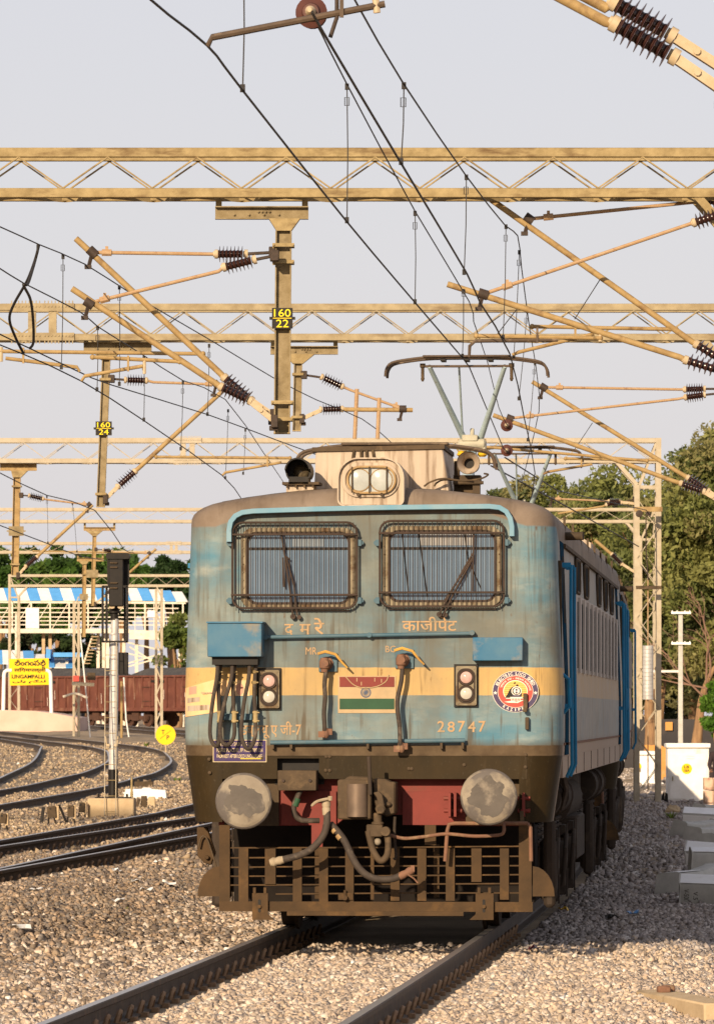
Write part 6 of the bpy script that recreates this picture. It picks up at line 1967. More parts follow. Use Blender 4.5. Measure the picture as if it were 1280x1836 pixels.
# small trackside terminal boxes
for i, (px, py, w_, h_, lab) in enumerate(((93, 1480, 22, 30, 'broken open terminal box leaning between the tracks, leftmost of the close three'), (127, 1478, 16, 30, 'narrow grey terminal box on thin legs, middle of the close three'), (147, 1470, 14, 26, 'grey terminal box touching the left end of the signal block'), (6, 1491, 16, 26, 'lone terminal box with a black cap at the left edge'))):
    p = gpt(px, py); kk = p.y / FOC
    t = thing('terminal_box', lab, 'trackside box', p, 'trackside terminal boxes')
    g = G(); g.box((0, 0, .12 + h_ * kk * .36), (w_ * kk * .72, .16, h_ * kk * .68), R=Matrix.Rotation(.06 * (i - 1), 3, 'Y')); g.build('casing', MT['grimy'], t, bev=.008)
    g = G(); g.box((w_ * kk * .42, .06, .10 + h_ * kk * .38), (w_ * kk * .28, .2, h_ * kk * .82)); g.build('mount_post', MT['concold'], t)
    g = G()
    for dx in (-.05, .05): g.cyl((dx, 0, .12), (dx * 1.3, -.02, -.05), .014, n=6)
    g.build('leg', MT['black'], t)
    g = G(); g.cyl((-.02, -.085, .12 + h_ * kk * .55), (-.02, -.075, .12 + h_ * kk * .55), .018, n=10); g.build('knob', MT['black'], t)
    if i == 0:
        g = G(); g.bar((.12, 0, .34), (.26, -.1, .02), .03, .03); g.bar((-.14, 0, .3), (-.18, -.1, -.02), .05, .02); g.build('bent_strap', MT['black'], t)
# T/P speed board
p = gpt(297, 1352); Yt = p.y
c = P(297, 1318, Yt); kk = Yt / FOC
t = thing('speed_board', 'round yellow board lettered T over P on a thin stake', 'track sign', p)
g = G(); g.prism(circ(c.x, c.z, 18 * kk, 32), Yt - .012, Yt + .012); bd = g.build('board', MT['yellow'], t, True, smooth=False)
g = G(); textfit(g, 'T', c.x - .13 * 1, c.z + .02, c.x - .03, c.z + .16, Yt - .016, bold=.03); textfit(g, 'P', c.x + .03, c.z - .15, c.x + .12, c.z - .01, Yt - .016, bold=.03); g.bar((c.x - .17, Yt - .015, c.z - .12), (c.x + .16, Yt - .015, c.z + .13), .002, .012, up=(0, 0, 1)); g.build('lettering', MT['grimy'], bd, True, fix=False, smooth=False)
g = G(); g.bar((c.x, Yt + .03, c.z - 10 * kk), (c.x, Yt + .03, p.z - .1), .035, .035); g.build('stake', MT['concold'], t, True)

# ------------------------------------------------------------------ platform end, name board
Yp = 262.0
a = P(-60, 1273, Yp); b = P(133, 1316, Yp)
zg = float(gz(b.x, Yp)) - .1
MT['pinkwall'] = M('pink_wash', (.62, .44, .35), (.54, .36, .28), sc=.8, rough=.85, dirt=(.48, .20, .17), dsc=.5, dth=(.58, .75))
g = G()
pts = [P(-60, 1272, Yp), P(60, 1275, Yp), P(100, 1280, Yp), P(140, 1287, Yp), P(142, 1318, Yp)]
g.prism([(q.x, q.z) for q in pts] + [(P(-60, 0, Yp).x, zg)], Yp, Yp + 9)
o = g.build('platform', MT['pinkwall'], bev=.02); tag(o, 'pale pink sloping platform end under the yellow station name board', 'platform', kind='structure')
Yn = Yp + 1.2
kk = Yn / FOC
base = P(52, 1275, Yn)
t = thing('station_name_board', 'yellow station board in four scripts on two white bent posts', 'station sign', base)
g = G(); a, b = P(17, 1181, Yn), P(88, 1229, Yn); g.box(((a.x + b.x) / 2, Yn, (a.z + b.z) / 2), (b.x - a.x, .06, a.z - b.z), R=Matrix.Rotation(-.02, 3, 'Y')); bd = g.build('board', MT['yellow'], t, True, bev=.01)
def bt(g, s_, x0, y0, x1, y1):
    p0, p1 = P(x0, y1, Yn - .04), P(x1, y0, Yn - .04); textfit(g, s_, p0.x, p0.z, p1.x, p1.z, Yn - .045, bold=.03)
for s_, q in (('లింగంపలి', (26, 1183, 82, 1194)), ('ల', (75, 1194, 80, 1198)), ('लिंगमपल्ली', (25, 1197, 83, 1207)), ('LINGAMPALLI', (21, 1210, 80, 1217)), ('\uFBFD\uFEE0\uFB58 \uFEE2\uFB95\uFEE8\uFEDF', (22, 1219, 82, 1226))):
    g = G(); bt(g, s_, *q)
    if g.v: g.build('lettering', MT['ink'], bd, True, fix=False, smooth=False)
for px0, px1, d in ((7, 17, 1), (91, 86, -1)):
    g = G(); zt = P(0, 1203, Yn).z; x0 = P(px0, 0, Yn).x; x1 = P(px1, 0, Yn).x
    q = arcpts([(x0 - .03 * d, Yn, base.z - .1), (x0, Yn, zt - .5), (x0 + .02 * d, Yn, zt - .12), (x0 + .12 * d, Yn, zt), (x1 + .1 * d, Yn, zt + .02)], 4)
    g.tube(q, .085, 10); g.build('post', MT['white'], t, True)

# ------------------------------------------------------------------ coal wagons
MT['wagon'] = M('wagon_oxide', (.14, .05, .034), (.10, .036, .026), sc=1.5, rough=.8, dirt=(.21, .10, .065), dsc=2, dst=(1, 1, .3), dth=(.52, .7))
MT['coal'] = M('coal', (.045, .042, .042), (.07, .065, .062), sc=6, rough=.8, bump=.8, bsc=6)
MT['wheel'] = M('wagon_bogie', (.055, .03, .022), (.09, .045, .03), sc=3, rough=.8)
MT['streak'] = M('chalk_streak', (.62, .50, .42), (.5, .38, .3), sc=6, rough=.8)
WL = 10.4
wt = thing('coal_wagon', 'rust red open coal wagon nearest the locomotive, just right of the signal post', 'wagon', (0, 0, 0), 'coal wagons in the yard')
g = G(); g.box((0, 0, 2.10), (WL, 2.9, 1.95)); g.build('wagon_body', MT['wagon'], wt)
for s_ in (-1, 1):
    for i in range(13):
        g = G(); g.box((-WL / 2 + .25 + i * (WL - .5) / 12, s_ * 1.50, 2.10), (.10, .11, 1.93)); g.build('stanchion', MT['wagon'], wt)
    g = G(); g.box((0, s_ * 1.5, 3.06), (WL + .04, .14, .10)); g.build('top_rail', MT['wagon'], wt)
    g = G(); g.box((0, s_ * 1.46, 1.06), (WL + .1, .12, .20)); g.build('sole_bar', MT['wagon'], wt)
    for dx in (-2.0, 2.0):
        g = G(); g.box((dx, s_ * 1.475, 2.0), (1.3, .07, 1.5)); dd = g.build('wagon_door', MT['wagon'], wt)
        g = G(); g.box((dx, s_ * 1.53, 2.4), (.9, .05, .05)); g.box((dx, s_ * 1.53, 1.55), (.9, .05, .05)); g.build('door_bar', MT['wheel'], dd)
    g = G(); rr = random.Random(3)
    for i in range(9):
        xx = rr.uniform(-4.8, 4.8); h_ = rr.uniform(.25, .7); zz = rr.uniform(1.25, 1.9)
        g.prism([(xx, zz), (xx + .05, zz - .02), (xx + .07, zz + h_), (xx + .02, zz + h_ * .9)], s_ * 1.545, s_ * 1.55)
    g.build('chalk_marks', MT['streak'], wt, smooth=False)
    g = G(); g.box((1.0, s_ * 1.52, 2.75), (1.4, .02, .14)); g.build('stencil_panel', MT['ink'], wt)
g = G(); rr = random.Random(9)
nxc, nyc = 26, 9
vs = []
for j in range(nyc + 1):
    for i in range(nxc + 1):
        x = -WL / 2 + .1 + (WL - .2) * i / nxc; y = -1.38 + 2.76 * j / nyc
        e = min(1, min(i, nxc - i) / 4) * min(1, min(j, nyc - j) / 3)
        vs.append((x, y, 3.0 + .55 * e + rr.uniform(-.07, .07)))
fs = [(j * (nxc + 1) + i, j * (nxc + 1) + i + 1, (j + 1) * (nxc + 1) + i + 1, (j + 1) * (nxc + 1) + i) for j in range(nyc) for i in range(nxc)]
g.add(vs, fs); g.build('coal_load', MT['coal'], wt, smooth=False)
for dx in (-3.6, 3.6):
    g = G()
    for s_ in (-1, 1):
        g.box((dx, s_ * 1.12, .55), (2.4, .16, .25)); g.box((dx, s_ * 1.14, .62), (.7, .2, .5))
        for k in (-.95, .95):
            g.cyl((dx + k, s_ * .86, .46), (dx + k, s_ * .98, .46), .46, n=22); g.box((dx + k, s_ * 1.16, .5), (.34, .22, .34))
    g.build('wagon_bogie', MT['wheel'], wt)
g = G(); g.box((0, 0, .95), (WL + .9, .5, .25)); g.build('centre_sill', MT['wheel'], wt)
c0 = P(300, 1307, 352); wd = Vector((-.62, .785, 0)).normalized()
for i in range(5):
    o = wt if i == 0 else copy_tree(wt)
    q = c0 + wd * (i * 11.3 - 2.0)
    o.location = (q.x, q.y, float(zr(q.y)) - .1)
    o.rotation_euler = (0, 0, math.atan2(wd.y, wd.x))
    o['label'] = ('rust red open coal wagon nearest the locomotive, mostly right of the signal post',
                  'rust red coal wagon behind the silver signal post',
                  'rust red coal wagon between the name board and the signal post',
                  'rust red coal wagon behind the yellow name board',
                  'rust red coal wagon at the left edge beyond the name board')[i]

# ------------------------------------------------------------------ footbridge and platform roofs
MT['stripeb'] = M('roof_sheet_blue', (.10, .33, .66), (.08, .28, .58), sc=2, rough=.5)
MT['stripew'] = M('roof_sheet_white', (.74, .72, .68), (.66, .63, .58), sc=2, rough=.5)
MT['fbw'] = M('footbridge_cream', (.70, .63, .52), (.58, .50, .39), sc=2, rough=.65, dirt=(.42, .31, .2), dsc=2.5, dth=(.58, .74))
Yb = 402.0
kb = Yb / FOC
def B(px, py, dy=0.0):
    return P(px, py, Yb + dy)
t = thing('footbridge', 'cream station footbridge with lattice railings under a blue and white striped roof', 'footbridge', B(150, 1300))
xs_ = [-70 + 20.2 * i for i in range(21)]
for i, px in enumerate(xs_[:-1]):
    y_top = 1054.5 + max(0, px - 250) * .10; y_bot = 1076 + max(0, px - 250) * .03
    sl = 10 if px < 230 else 14
    if px > 318: break
    p0, p1, p2, p3 = B(px - sl * .7 + 2, y_top, 1.6), B(px + 20.2 - sl * .7 + 2, y_top, 1.6), B(px + 20.2 + 2, y_bot), B(px + 2, y_bot)
    g = G(); d = Vector((0, 0, -.05)); g.add([p0, p1, p2, p3, p0 + d, p1 + d, p2 + d, p3 + d], [(0, 1, 2, 3), (7, 6, 5, 4), (0, 4, 5, 1), (1, 5, 6, 2), (2, 6, 7, 3), (3, 7, 4, 0)])
    q = Vector((0, 3.2, 0))
    r0, r1 = p3 + q, p2 + q
    g.add([p0, p1, r1, r0, p0 + d, p1 + d, r1 + d, r0 + d], [(3, 2, 1, 0), (4, 5, 6, 7), (1, 0, 4, 5), (2, 1, 5, 6), (3, 2, 6, 7), (0, 3, 7, 4)])
    g.build('roof_panel', MT['stripeb' if i % 2 == 0 else 'stripew'], t, True, smooth=False)
for dy in (.15, 3.0):
    g = G(); g.bar(B(-70, 1079, dy), B(333, 1081, dy), .12, .16); g.build('eaves_beam', MT['fbw'], t, True)
    g = G(); g.bar(B(-70, 1131.5, dy), B(232, 1131.5, dy), .14, .30); g.build('deck_beam', MT['fbw'], t, True)
    g = G(); g.bar(B(232, 1138, dy), B(318, 1140, dy), .14, .62); g.build('deck_beam', MT['fbw'], t, True)
    for py in (1090, 1098, 1106, 1113, 1120):
        g = G(); g.bar(B(-70, py, dy), B(320, py + 1, dy), .05, .07); g.build('hand_rail', MT['fbw'], t, True)
    for i, px in enumerate(range(-48, 330, 34)):
        g = G(); g.bar(B(px + 2, 1078, dy), B(px + 2, 1132, dy), .10, .13); g.build('post', MT['fbw'], t, True)
        if px < 215:
            g = G(); g.bar(B(px + 4, 1130, dy), B(px + 34, 1082, dy), .05, .08, up=(0, 1, 0)); g.build('diagonal', MT['fbw'], t, True)
        else:
            g = G(); g.bar(B(px + 18, 1080, dy), B(px + 18, 1134, dy), .05, .07); g.build('post', MT['fbw'], t, True)
for px0, px1, py0, py1 in ((46, 70, 1090, 1127), (264, 282, 1095, 1107)):
    g = G(); a, b = B(px0, py0, .05), B(px1, py1, .05); g.box(((a.x + b.x) / 2, Yb + .05, (a.z + b.z) / 2), (b.x - a.x, .06, a.z - b.z)); g.build('sign_panel', MT['stripew'], t, True)
g = G(); g.box(((B(-70, 0).x + B(320, 0).x) / 2, Yb + 1.6, B(0, 1133).z), (B(320, 0).x - B(-70, 0).x, 2.8, .14)); g.build('deck', MT['concold'], t, True)
for px in (32, 78, 90, 176, 186, 193, 222, 245, 325):
    g = G(); p = B(px, 1135, 1.2); g.box((p.x, p.y, (p.z + .5) / 2), (.22 if px != 325 else .4, .22, p.z - .5)); g.build('pier', MT['fbw' if px > 150 else 'concold'], t, True)
for (xa, ya, xb, yb_) in ((228, 1152, 288, 1166), (230, 1172, 284, 1185), (228, 1190, 290, 1172), (232, 1160, 290, 1196), (228, 1196, 286, 1180)):
    g = G(); g.bar(B(xa, ya, 1.0), B(xb, yb_, 1.4), .06, .10); g.build('stair_rail', MT['fbw'], t, True)
g = G(); g.bar(B(167, 1137, 1), B(150, 1192, 1.4), .1, .12); g.build('stair_stringer', MT['fbw'], t, True)
for i in range(9):
    g = G(); p = B(152 + i * 1.9, 1190 - i * 6, 1.2); g.box((p.x + .15, p.y, p.z), (.5, 1.6, .05)); g.build('stair_tread', MT['concold'], t, True)

Yr = 372.0
def Rr(px, py, dy=0.0): return P(px, py, Yr + dy)
t = thing('platform_shelter', 'low platform shelter with blue and white sheets behind the name board', 'shelter', Rr(60, 1290))
pan = [(-40, -12, 1166, 1190, 'w'), (-12, 4, 1166, 1190, 'b'), (4, 18, 1166, 1190, 'w'), (18, 30, 1166, 1190, 'w'), (30, 42, 1168, 1180, 'w'), (41, 60, 1167, 1180, 'b'), (60, 80, 1173, 1182, 'w'), (80, 97, 1174, 1196, 'b'), (96, 117, 1181, 1197, 'w'), (117, 131, 1181, 1197, 'b')]
for x0, x1, y0, y1, c_ in pan:
    a, b = Rr(x0, y0, 2.2), Rr(x1, y0, 2.2); c2_, d2_ = Rr(x1 + 1, y1), Rr(x0 + 1, y1)
    dz = Vector((0, 0, -.05))
    g = G(); g.add([a, b, c2_, d2_, a + dz, b + dz, c2_ + dz, d2_ + dz], [(0, 1, 2, 3), (7, 6, 5, 4), (0, 4, 5, 1), (1, 5, 6, 2), (2, 6, 7, 3), (3, 7, 4, 0)])
    g.build('roof_sheet', MT['stripe' + c_], t, True, smooth=False)
for a, b in (((84, 1166), (92, 1180)), ((97, 1177), (148, 1172)),):
    g = G(); p0, p1 = Rr(a[0], a[1], 1), Rr(b[0], b[1], 1); g.box(((p0.x + p1.x) / 2, Yr + 1, (p0.z + p1.z) / 2), (p1.x - p0.x, 2.0, abs(p0.z - p1.z) + .1)); g.build('roof_sheet', MT['stripeb'], t, True)
for px in (-20, 9, 40, 75, 120):
    g = G(); p = Rr(px, 1185, 1.0); g.box((p.x, p.y, (p.z + .8) / 2), (.18, .18, p.z - .8)); g.build('post', MT['fbw'], t, True)
g = G(); a = Rr(-40, 1192, 1.4); b = Rr(150, 1192, 1.4); g.box(((a.x + b.x) / 2, Yr + 3.5, 2.4), (b.x - a.x, .2, 3.2)); g.build('back_wall', MT['coal'], t, True)

# ------------------------------------------------------------------ slender masts in the background yard
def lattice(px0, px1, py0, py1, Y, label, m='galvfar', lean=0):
    a, b = P(px0, py0, Y), P(px1, py1, Y)
    t = thing('lattice_mast', label, 'mast', ((a.x + b.x) / 2, Y, b.z), 'thin lattice masts on the left')
    for xx in (a.x, b.x):
        g = G(); g.box((xx, Y, (a.z + b.z) / 2), (.10, .12, a.z - b.z)); g.build('mast_leg', MT[m], t, True)
    z = b.z + .2; n_ = 0
    while z < a.z - .3:
        g = G(); g.bar((a.x if n_ % 2 else b.x, Y - .07, z), (b.x if n_ % 2 else a.x, Y - .07, z + .55), .05, .02, up=(0, 1, 0)); g.build('lacing', MT[m], t, True, fix=False); z += .55; n_ += 1
    return t
lattice(132.5, 141, 1078, 1322, 236, 'lattice mast right of the name board with a red painted band')
p0, p1 = P(131, 1212, 235.8), P(142, 1222, 235.8)
g = G(); g.box(((p0.x + p1.x) / 2, 235.8, (p0.z + p1.z) / 2), (p1.x - p0.x, .18, p0.z - p1.z)); o = g.build('mast_band', MT['lg_red']); tag(o, 'red band wrapped round the lattice mast right of the name board', 'painted band')
lattice(280, 290, 1056, 1330, 232, 'lattice mast standing behind the yellow T over P disc')
t = thing('cross_pole', 'crossarm with insulators bolted low on the mast near the pink platform', 'crossarm', P(148, 1228, 235))
g = G(); a, b = P(129, 1226, 235), P(169, 1228, 235); g.bar(a, b, .12, .14); g.build('crossarm', MT['galvfar'], t, True)
g = G(); a = P(164, 1213, 235); g.box(a, (.32, .3, .30)); g.build('switch_box', MT['grimy'], t, True)
g = G(); a, b = P(113, 1250, 235), P(157, 1252, 235); c_ = P(135, 1244, 235); g.tube(arcpts([a, c_, b], 5), .05, 6); g.build('arched_bracket', MT['fbw'], t, True)
for px, py0, py1, Y_, r_, lab, mt in ((218, 1222, 1325, 236, .055, 'ochre stake close right of the signal post', 'tube'), (29, 1100, 1180, 330, .07, 'slim pole with a yellow cap at the left edge', 'fbw')):
    a, b = P(px, py0, Y_), P(px, py1, Y_); g = G(); g.cyl(b, a, r_, n=8); tag(g.build('stake', MT[mt]), lab, 'pole')
for pts_, lab in ((((143, 1130, 236), (155, 1250, 236), (162, 1326, 236)), 'white guy rope slanting down beside the lattice mast with the red band'), (((222, 1215, 236), (226, 1290, 236), (231, 1322, 236)), 'white guy rope just right of the signal post')):
    g = G(); g.tube([P(*q) for q in pts_], .03, 6); tag(g.build('guy_rope', MT['white']), lab, 'rope')

# ------------------------------------------------------------------ right side: boxes, weights, pole, walls
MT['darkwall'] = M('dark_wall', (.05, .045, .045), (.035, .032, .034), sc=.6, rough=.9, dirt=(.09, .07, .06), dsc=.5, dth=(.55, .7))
MT['ochre'] = M('ochre_mud', (.55, .27, .08), (.46, .22, .065), sc=2, rough=.9, dirt=(.40, .30, .17), dsc=1.5, dth=(.52, .7), bump=.4, bsc=12)
def locbox(px0, px1, py0, py1, Y, label, txt=None, discpx=None, dep=.8, rot=0):
    a, b = P(px0, py0, Y), P(px1, py1, Y)
    w_ = b.x - a.x; h_ = a.z - b.z
    t = thing('location_box', label, 'equipment cabinet', ((a.x + b.x) / 2, Y, b.z), 'white signalling cabinets')
    g = G(); g.box((0, dep / 2, h_ / 2), (w_, dep, h_)); g.build('cabinet', MT['white'], t, bev=.012)
    g = G(); g.box((0, dep / 2, h_ + .045), (w_ * 1.07, dep + .12, .10)); g.build('lid', MT['white'], t, bev=.012)
    g = G(); g.box((0, -.008, h_ * .46), (w_ * .9, .014, h_ * .84)); d_ = g.build('door', MT['white'], t, bev=.004)
    g = G(); g.box((-w_ * .38, -.03, h_ * .42), (.02, .04, .1)); g.build('handle', MT['galv'], d_)
    g = G()
    for i in range(3): g.box((w_ * .04, -.022, h_ * (.10 + .045 * i)), (w_ * .2, .012, .012))
    for i in range(2): g.box((w_ * .04, -.022, h_ * (.80 + .045 * i)), (w_ * .2, .012, .012))
    g.build('vent_slats', MT['white'], d_)
    if discpx:
        c = P(discpx[0], discpx[1], Y); cx, cz = c.x - (a.x + b.x) / 2, c.z - b.z; r = discpx[2] * Y / FOC
        g = G(); g.prism(circ(cx, cz, r, 28), -.019, -.014); dd = g.build('number_disc', MT['yellow'], d_, smooth=False)
        if txt:
            g = G(); textfit(g, txt[0], cx - r * .5, cz + r * .08, cx + r * .45, cz + r * .6, -.021, bold=.03); textfit(g, txt[1], cx - r * .55, cz - r * .6, cx + r * .55, cz - r * .08, -.021, bold=.03)
            g.build('lettering', MT['grimy'], d_, fix=False, smooth=False)
    g = G(); g.box((0, dep / 2, -.15), (w_ * 1.25, dep * 1.3, .32)); g.build('plinth', MT['white'], t, bev=.02)
    return t
locbox(1197, 1271, 1341, 1437, 128, 'large white cabinet with a yellow disc reading LB 18A', ('LB', '18A'), (1231, 1379, 9.5))
locbox(1143.5, 1174, 1354, 1400, 146, 'smaller white cabinet behind the slim lattice leg', None, (1143, 1375, 7))
# tension weights on the lattice leg
Yw = 121.0
a, b = P(1151, 1158, Yw), P(1170, 1255, Yw)
t = thing('tension_weights', 'stack of silver round weights hanging on the slim lattice leg', 'counterweight', ((a.x + b.x) / 2, Yw - .25, b.z))
n_ = 14
for i in range(n_):
    z0 = b.z + (a.z - b.z) * i / n_; z1 = b.z + (a.z - b.z) * (i + .985) / n_
    g = G(); g.lathe(((a.x + b.x) / 2, Yw - .25, z0), ((a.x + b.x) / 2, Yw - .25, z1), [(0, .106), (.06, .112), (.94, .112), (1, .106)], 20); g.build('weight', MT['silver'], t, True)
g = G(); xx = (a.x + b.x) / 2; g.cyl((xx, Yw - .25, a.z), (xx, Yw - .25, P(0, 1040, Yw).z), .014, n=6); g.cyl((xx, Yw - .25, b.z), (xx, Yw - .25, P(0, 1420, Yw).z), .012, n=6); g.build('rod', MT['rod'], t, True)
g = G(); a, b = P(1139, 1054, Yw), P(1184, 1058, Yw); g.box(((a.x + b.x) / 2, Yw - .28, a.z), (b.x - a.x, .12, .07)); g.build('guide_bar', MT['grimy'], t, True)
g = G(); a, b = P(1136, 914, Yw), P(1186, 920, Yw); g.box(((a.x + b.x) / 2, Yw - .28, a.z), (b.x - a.x, .10, .10)); g.build('head_bar', MT['tube'], t, True)
g = G(); c = P(1146, 921, Yw - .4); g.lathe((c.x, c.y - .04, c.z), (c.x, c.y + .04, c.z), [(0, .05), (.1, .075), (.5, .06), (.9, .075), (1, .05)], 20); c2_ = P(1162, 921, Yw - .4); g.lathe((c2_.x, c2_.y - .03, c2_.z), (c2_.x, c2_.y + .03, c2_.z), [(0, .05), (1, .05)], 16); g.build('pulley', MT['dark'], t, True)
g = G(); g.tube([P(1158, 925, Yw - .4), P(1158, 980, Yw - .4), P(1162, 1040, Yw - .3)], .012, 6); g.build('weight_rope', MT['dark'], t, True)
# concrete T pole
Yq = 150.0
p = P(1220, 1360, Yq)
t = thing('utility_pole', 'pale concrete pole with two short crossarms before the trees', 'pole', (p.x, Yq, float(gz(p.x, Yq))))
zt = P(0, 1097, Yq).z; zb = float(gz(p.x, Yq)) - .1
g = G(); g.box((p.x, Yq, (zt + zb) / 2), (.13, .13, zt - zb), taper=.85); g.build('shaft', MT['conc'], t, True, bev=.01)
for py, x0, x1 in ((1099, 1203, 1238), (1154, 1203, 1238)):
    a, b = P(x0, py, Yq), P(x1, py, Yq); g = G(); g.box(((a.x + b.x) / 2, Yq - .09, a.z), (b.x - a.x, .07, .06))
    for f in (.05, .3, .7, .95): g.cyl((a.x + (b.x - a.x) * f, Yq - .09, a.z), (a.x + (b.x - a.x) * f, Yq - .09, a.z + .06), .014, n=6)
    g.build('crossarm', MT['white'], t, True)
g = G(); a, b = P(1172, 1204, Yq - .3), P(1216, 1204, Yq); g.bar(a, b, .05, .06); g.build('side_rod', MT['white'], t, True)
# walls and small sign at the back right
Yv = 168.0
a = P(1120, 1290, Yv); b = P(1420, 1335, Yv)
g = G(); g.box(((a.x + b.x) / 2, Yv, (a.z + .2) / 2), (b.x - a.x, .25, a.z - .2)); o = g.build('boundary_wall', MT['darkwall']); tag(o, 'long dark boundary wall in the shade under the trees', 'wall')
g = G(); a, b = P(1193, 1295, Yv - .3), P(1206, 1310, Yv - .3); g.box(((a.x + b.x) / 2, Yv - .2, (a.z + b.z) / 2), (b.x - a.x, .03, a.z - b.z)); o = g.build('wall_notice', MT['ochre']); tag(o, 'small plain ochre notice on the dark boundary wall', 'sign')
Yo = 151.0
a = P(1100, 1337, Yo)
g = G(); rr = random.Random(4)
top_ = []
for i in range(9):
    px = 1156 + i * 6; top_.append((P(px, 0, Yo).x, P(0, 1338 + rr.uniform(-3, 3), Yo).z))
g.prism(top_ + [(top_[-1][0], -.3), (top_[0][0], -.3)], Yo, Yo + .4); o = g.build('mud_wall', MT['ochre'], smooth=False); tag(o, 'short sunlit ochre mud wall between the two white cabinets', 'wall')
# stone block pillar and person at the right edge
p = gpt(1276, 1452); Ys = 122.0
a, b = P(1262, 1394, Ys), P(1296, 1455, Ys)
t = thing('stone_pillar', 'speckled pink stone block pillar cut by the right edge, before the white cabinet', 'pillar', ((a.x + b.x) / 2, Ys, b.z - .1))
MT['pinkstone'] = M('pink_stone', (.60, .42, .30), (.50, .33, .23), sc=6, rough=.85, dirt=(.25, .13, .09), dsc=7, dth=(.56, .7), bump=.5, bsc=20)
for i in range(3):
    z0 = b.z - .1 + (a.z - b.z + .1) * i / 3; z1 = b.z - .1 + (a.z - b.z + .1) * (i + .95) / 3
    for j in range(2):
        w2 = (b.x - a.x) / 2
        g = G(); g.box((a.x + w2 * (j + .5), Ys + .2, (z0 + z1) / 2), (w2 * .96, .4, z1 - z0)); g.build('stone', MT['pinkstone'], t, True, bev=.012)
# ------------------------------------------------------------------ seated person half out of view
def skinned(name, joints, edges, m, parent, lvl=2):
    me = bpy.data.meshes.new(name)
    me.from_pydata([j[:3] for j in joints], edges, [])
    o = bpy.data.objects.new(name, me); COL.objects.link(o)
    md = o.modifiers.new('skin', 'SKIN'); md.use_smooth_shade = True
    for i, j in enumerate(joints):
        sv = me.skin_vertices[0].data[i]; r = j[3]; sv.radius = (r, j[4] if len(j) > 4 else r); sv.use_root = (i == 0)
    sb = o.modifiers.new('sub', 'SUBSURF'); sb.levels = lvl; sb.render_levels = lvl
    bpy.context.view_layer.update()
    nm = bpy.data.meshes.new_from_object(o.evaluated_get(bpy.context.evaluated_depsgraph_get()))
    bpy.data.objects.remove(o); bpy.data.meshes.remove(me)
    nm.name = name; nm.materials.clear(); nm.materials.append(m)
    nm.polygons.foreach_set('use_smooth', [True] * len(nm.polygons))
    o = bpy.data.objects.new(name, nm); COL.objects.link(o); o.parent = parent
    return o
MT['skind'] = M('skin_brown', (.20, .10, .06), (.17, .085, .05), sc=9, rough=.6)
MT['clothd'] = M('dark_cloth', (.03, .022, .025), (.045, .03, .03), sc=12, rough=.9, bump=.3)
MT['scarf'] = M('orange_scarf', (.62, .12, .03), (.52, .09, .03), sc=12, rough=.9, bump=.3)
Yh = 124.2
pb = P(1291, 1394, Yh)
pt = thing('person', 'person in a red-orange headscarf and dark clothes seated at the right edge', 'person', (pb.x, Yh, pb.z), None, rad(80))
# sits on the pillar's rear half, facing left, forearms on the knees
J = [(0, 0, .10, .15, .13), (-.01, 0, .30, .135, .115), (-.03, 0, .47, .15, .12), (-.04, 0, .57, .06), (-.06, 0, .64, .055),
     (-.05, -.17, .49, .06), (-.12, -.22, .26, .048), (-.30, -.16, .16, .036), (-.05, .17, .49, .06), (-.12, .22, .26, .048), (-.30, .16, .16, .036),
     (-.10, -.09, .09, .09), (-.42, -.12, .10, .07), (-.44, -.12, -.30, .05), (-.10, .09, .09, .09), (-.42, .12, .10, .07), (-.44, .12, -.30, .05)]
E_ = [(0, 1), (1, 2), (2, 3), (3, 4), (2, 5), (5, 6), (6, 7), (2, 8), (8, 9), (9, 10), (0, 11), (11, 12), (12, 13), (0, 14), (14, 15), (15, 16)]
skinned('body', J, E_, MT['clothd'], pt)
g = G(); g.ball((-.075, 0, .70), .095, 14, 10, (1.0, .82, 1.22)); g.ball((-.172, 0, .695), .02, 8, 6); g.ball((-.06, .082, .70), .022, 8, 5, (1, .4, 1.4)); g.ball((-.06, -.082, .70), .022, 8, 5, (1, .4, 1.4)); hd = g.build('head', MT['skind'], pt)
g = G()
for s_ in (-1, 1): g.ball((-.158, s_ * .032, .715), .010, 8, 5)
g.build('eyes', MT['ink'], hd)
g = G(); g.ball((-.045, 0, .735), .112, 14, 8, (1, .95, 1.05)); g.ball((.0, 0, .62), .10, 12, 8, (.9, 1.15, 1.3)); g.build('headscarf', MT['scarf'], pt)
for s_ in (-1, 1):
    palm = [(-.30, s_ * .16, .16, .026), (-.37, s_ * .14, .145, .032, .016)]
    E2 = [(0, 1)]
    for f_, (dy, ln) in enumerate(((-.026, .07), (-.009, .08), (.009, .075), (.026, .06))):
        i0 = len(palm); palm += [(-.385, s_ * .14 + dy, .14, .011), (-.385 - ln * .6, s_ * .14 + dy * 1.1, .13, .010), (-.385 - ln * .9, s_ * .14 + dy * 1.1, .105, .008)]; E2 += [(1, i0), (i0, i0 + 1), (i0 + 1, i0 + 2)]
    i0 = len(palm); palm += [(-.34, s_ * .14 - s_ * .035, .14, .011), (-.375, s_ * .14 - s_ * .05, .125, .010)]; E2 += [(1, i0), (i0, i0 + 1)]
    skinned('hand', palm, E2, MT['skind'], pt, 1)
for s_ in (-1, 1):
    g = G(); g.ball((-.49, s_ * .12, -.345), .05, 10, 6, (2.0, .85, .7)); g.build('foot', MT['skind'], pt)

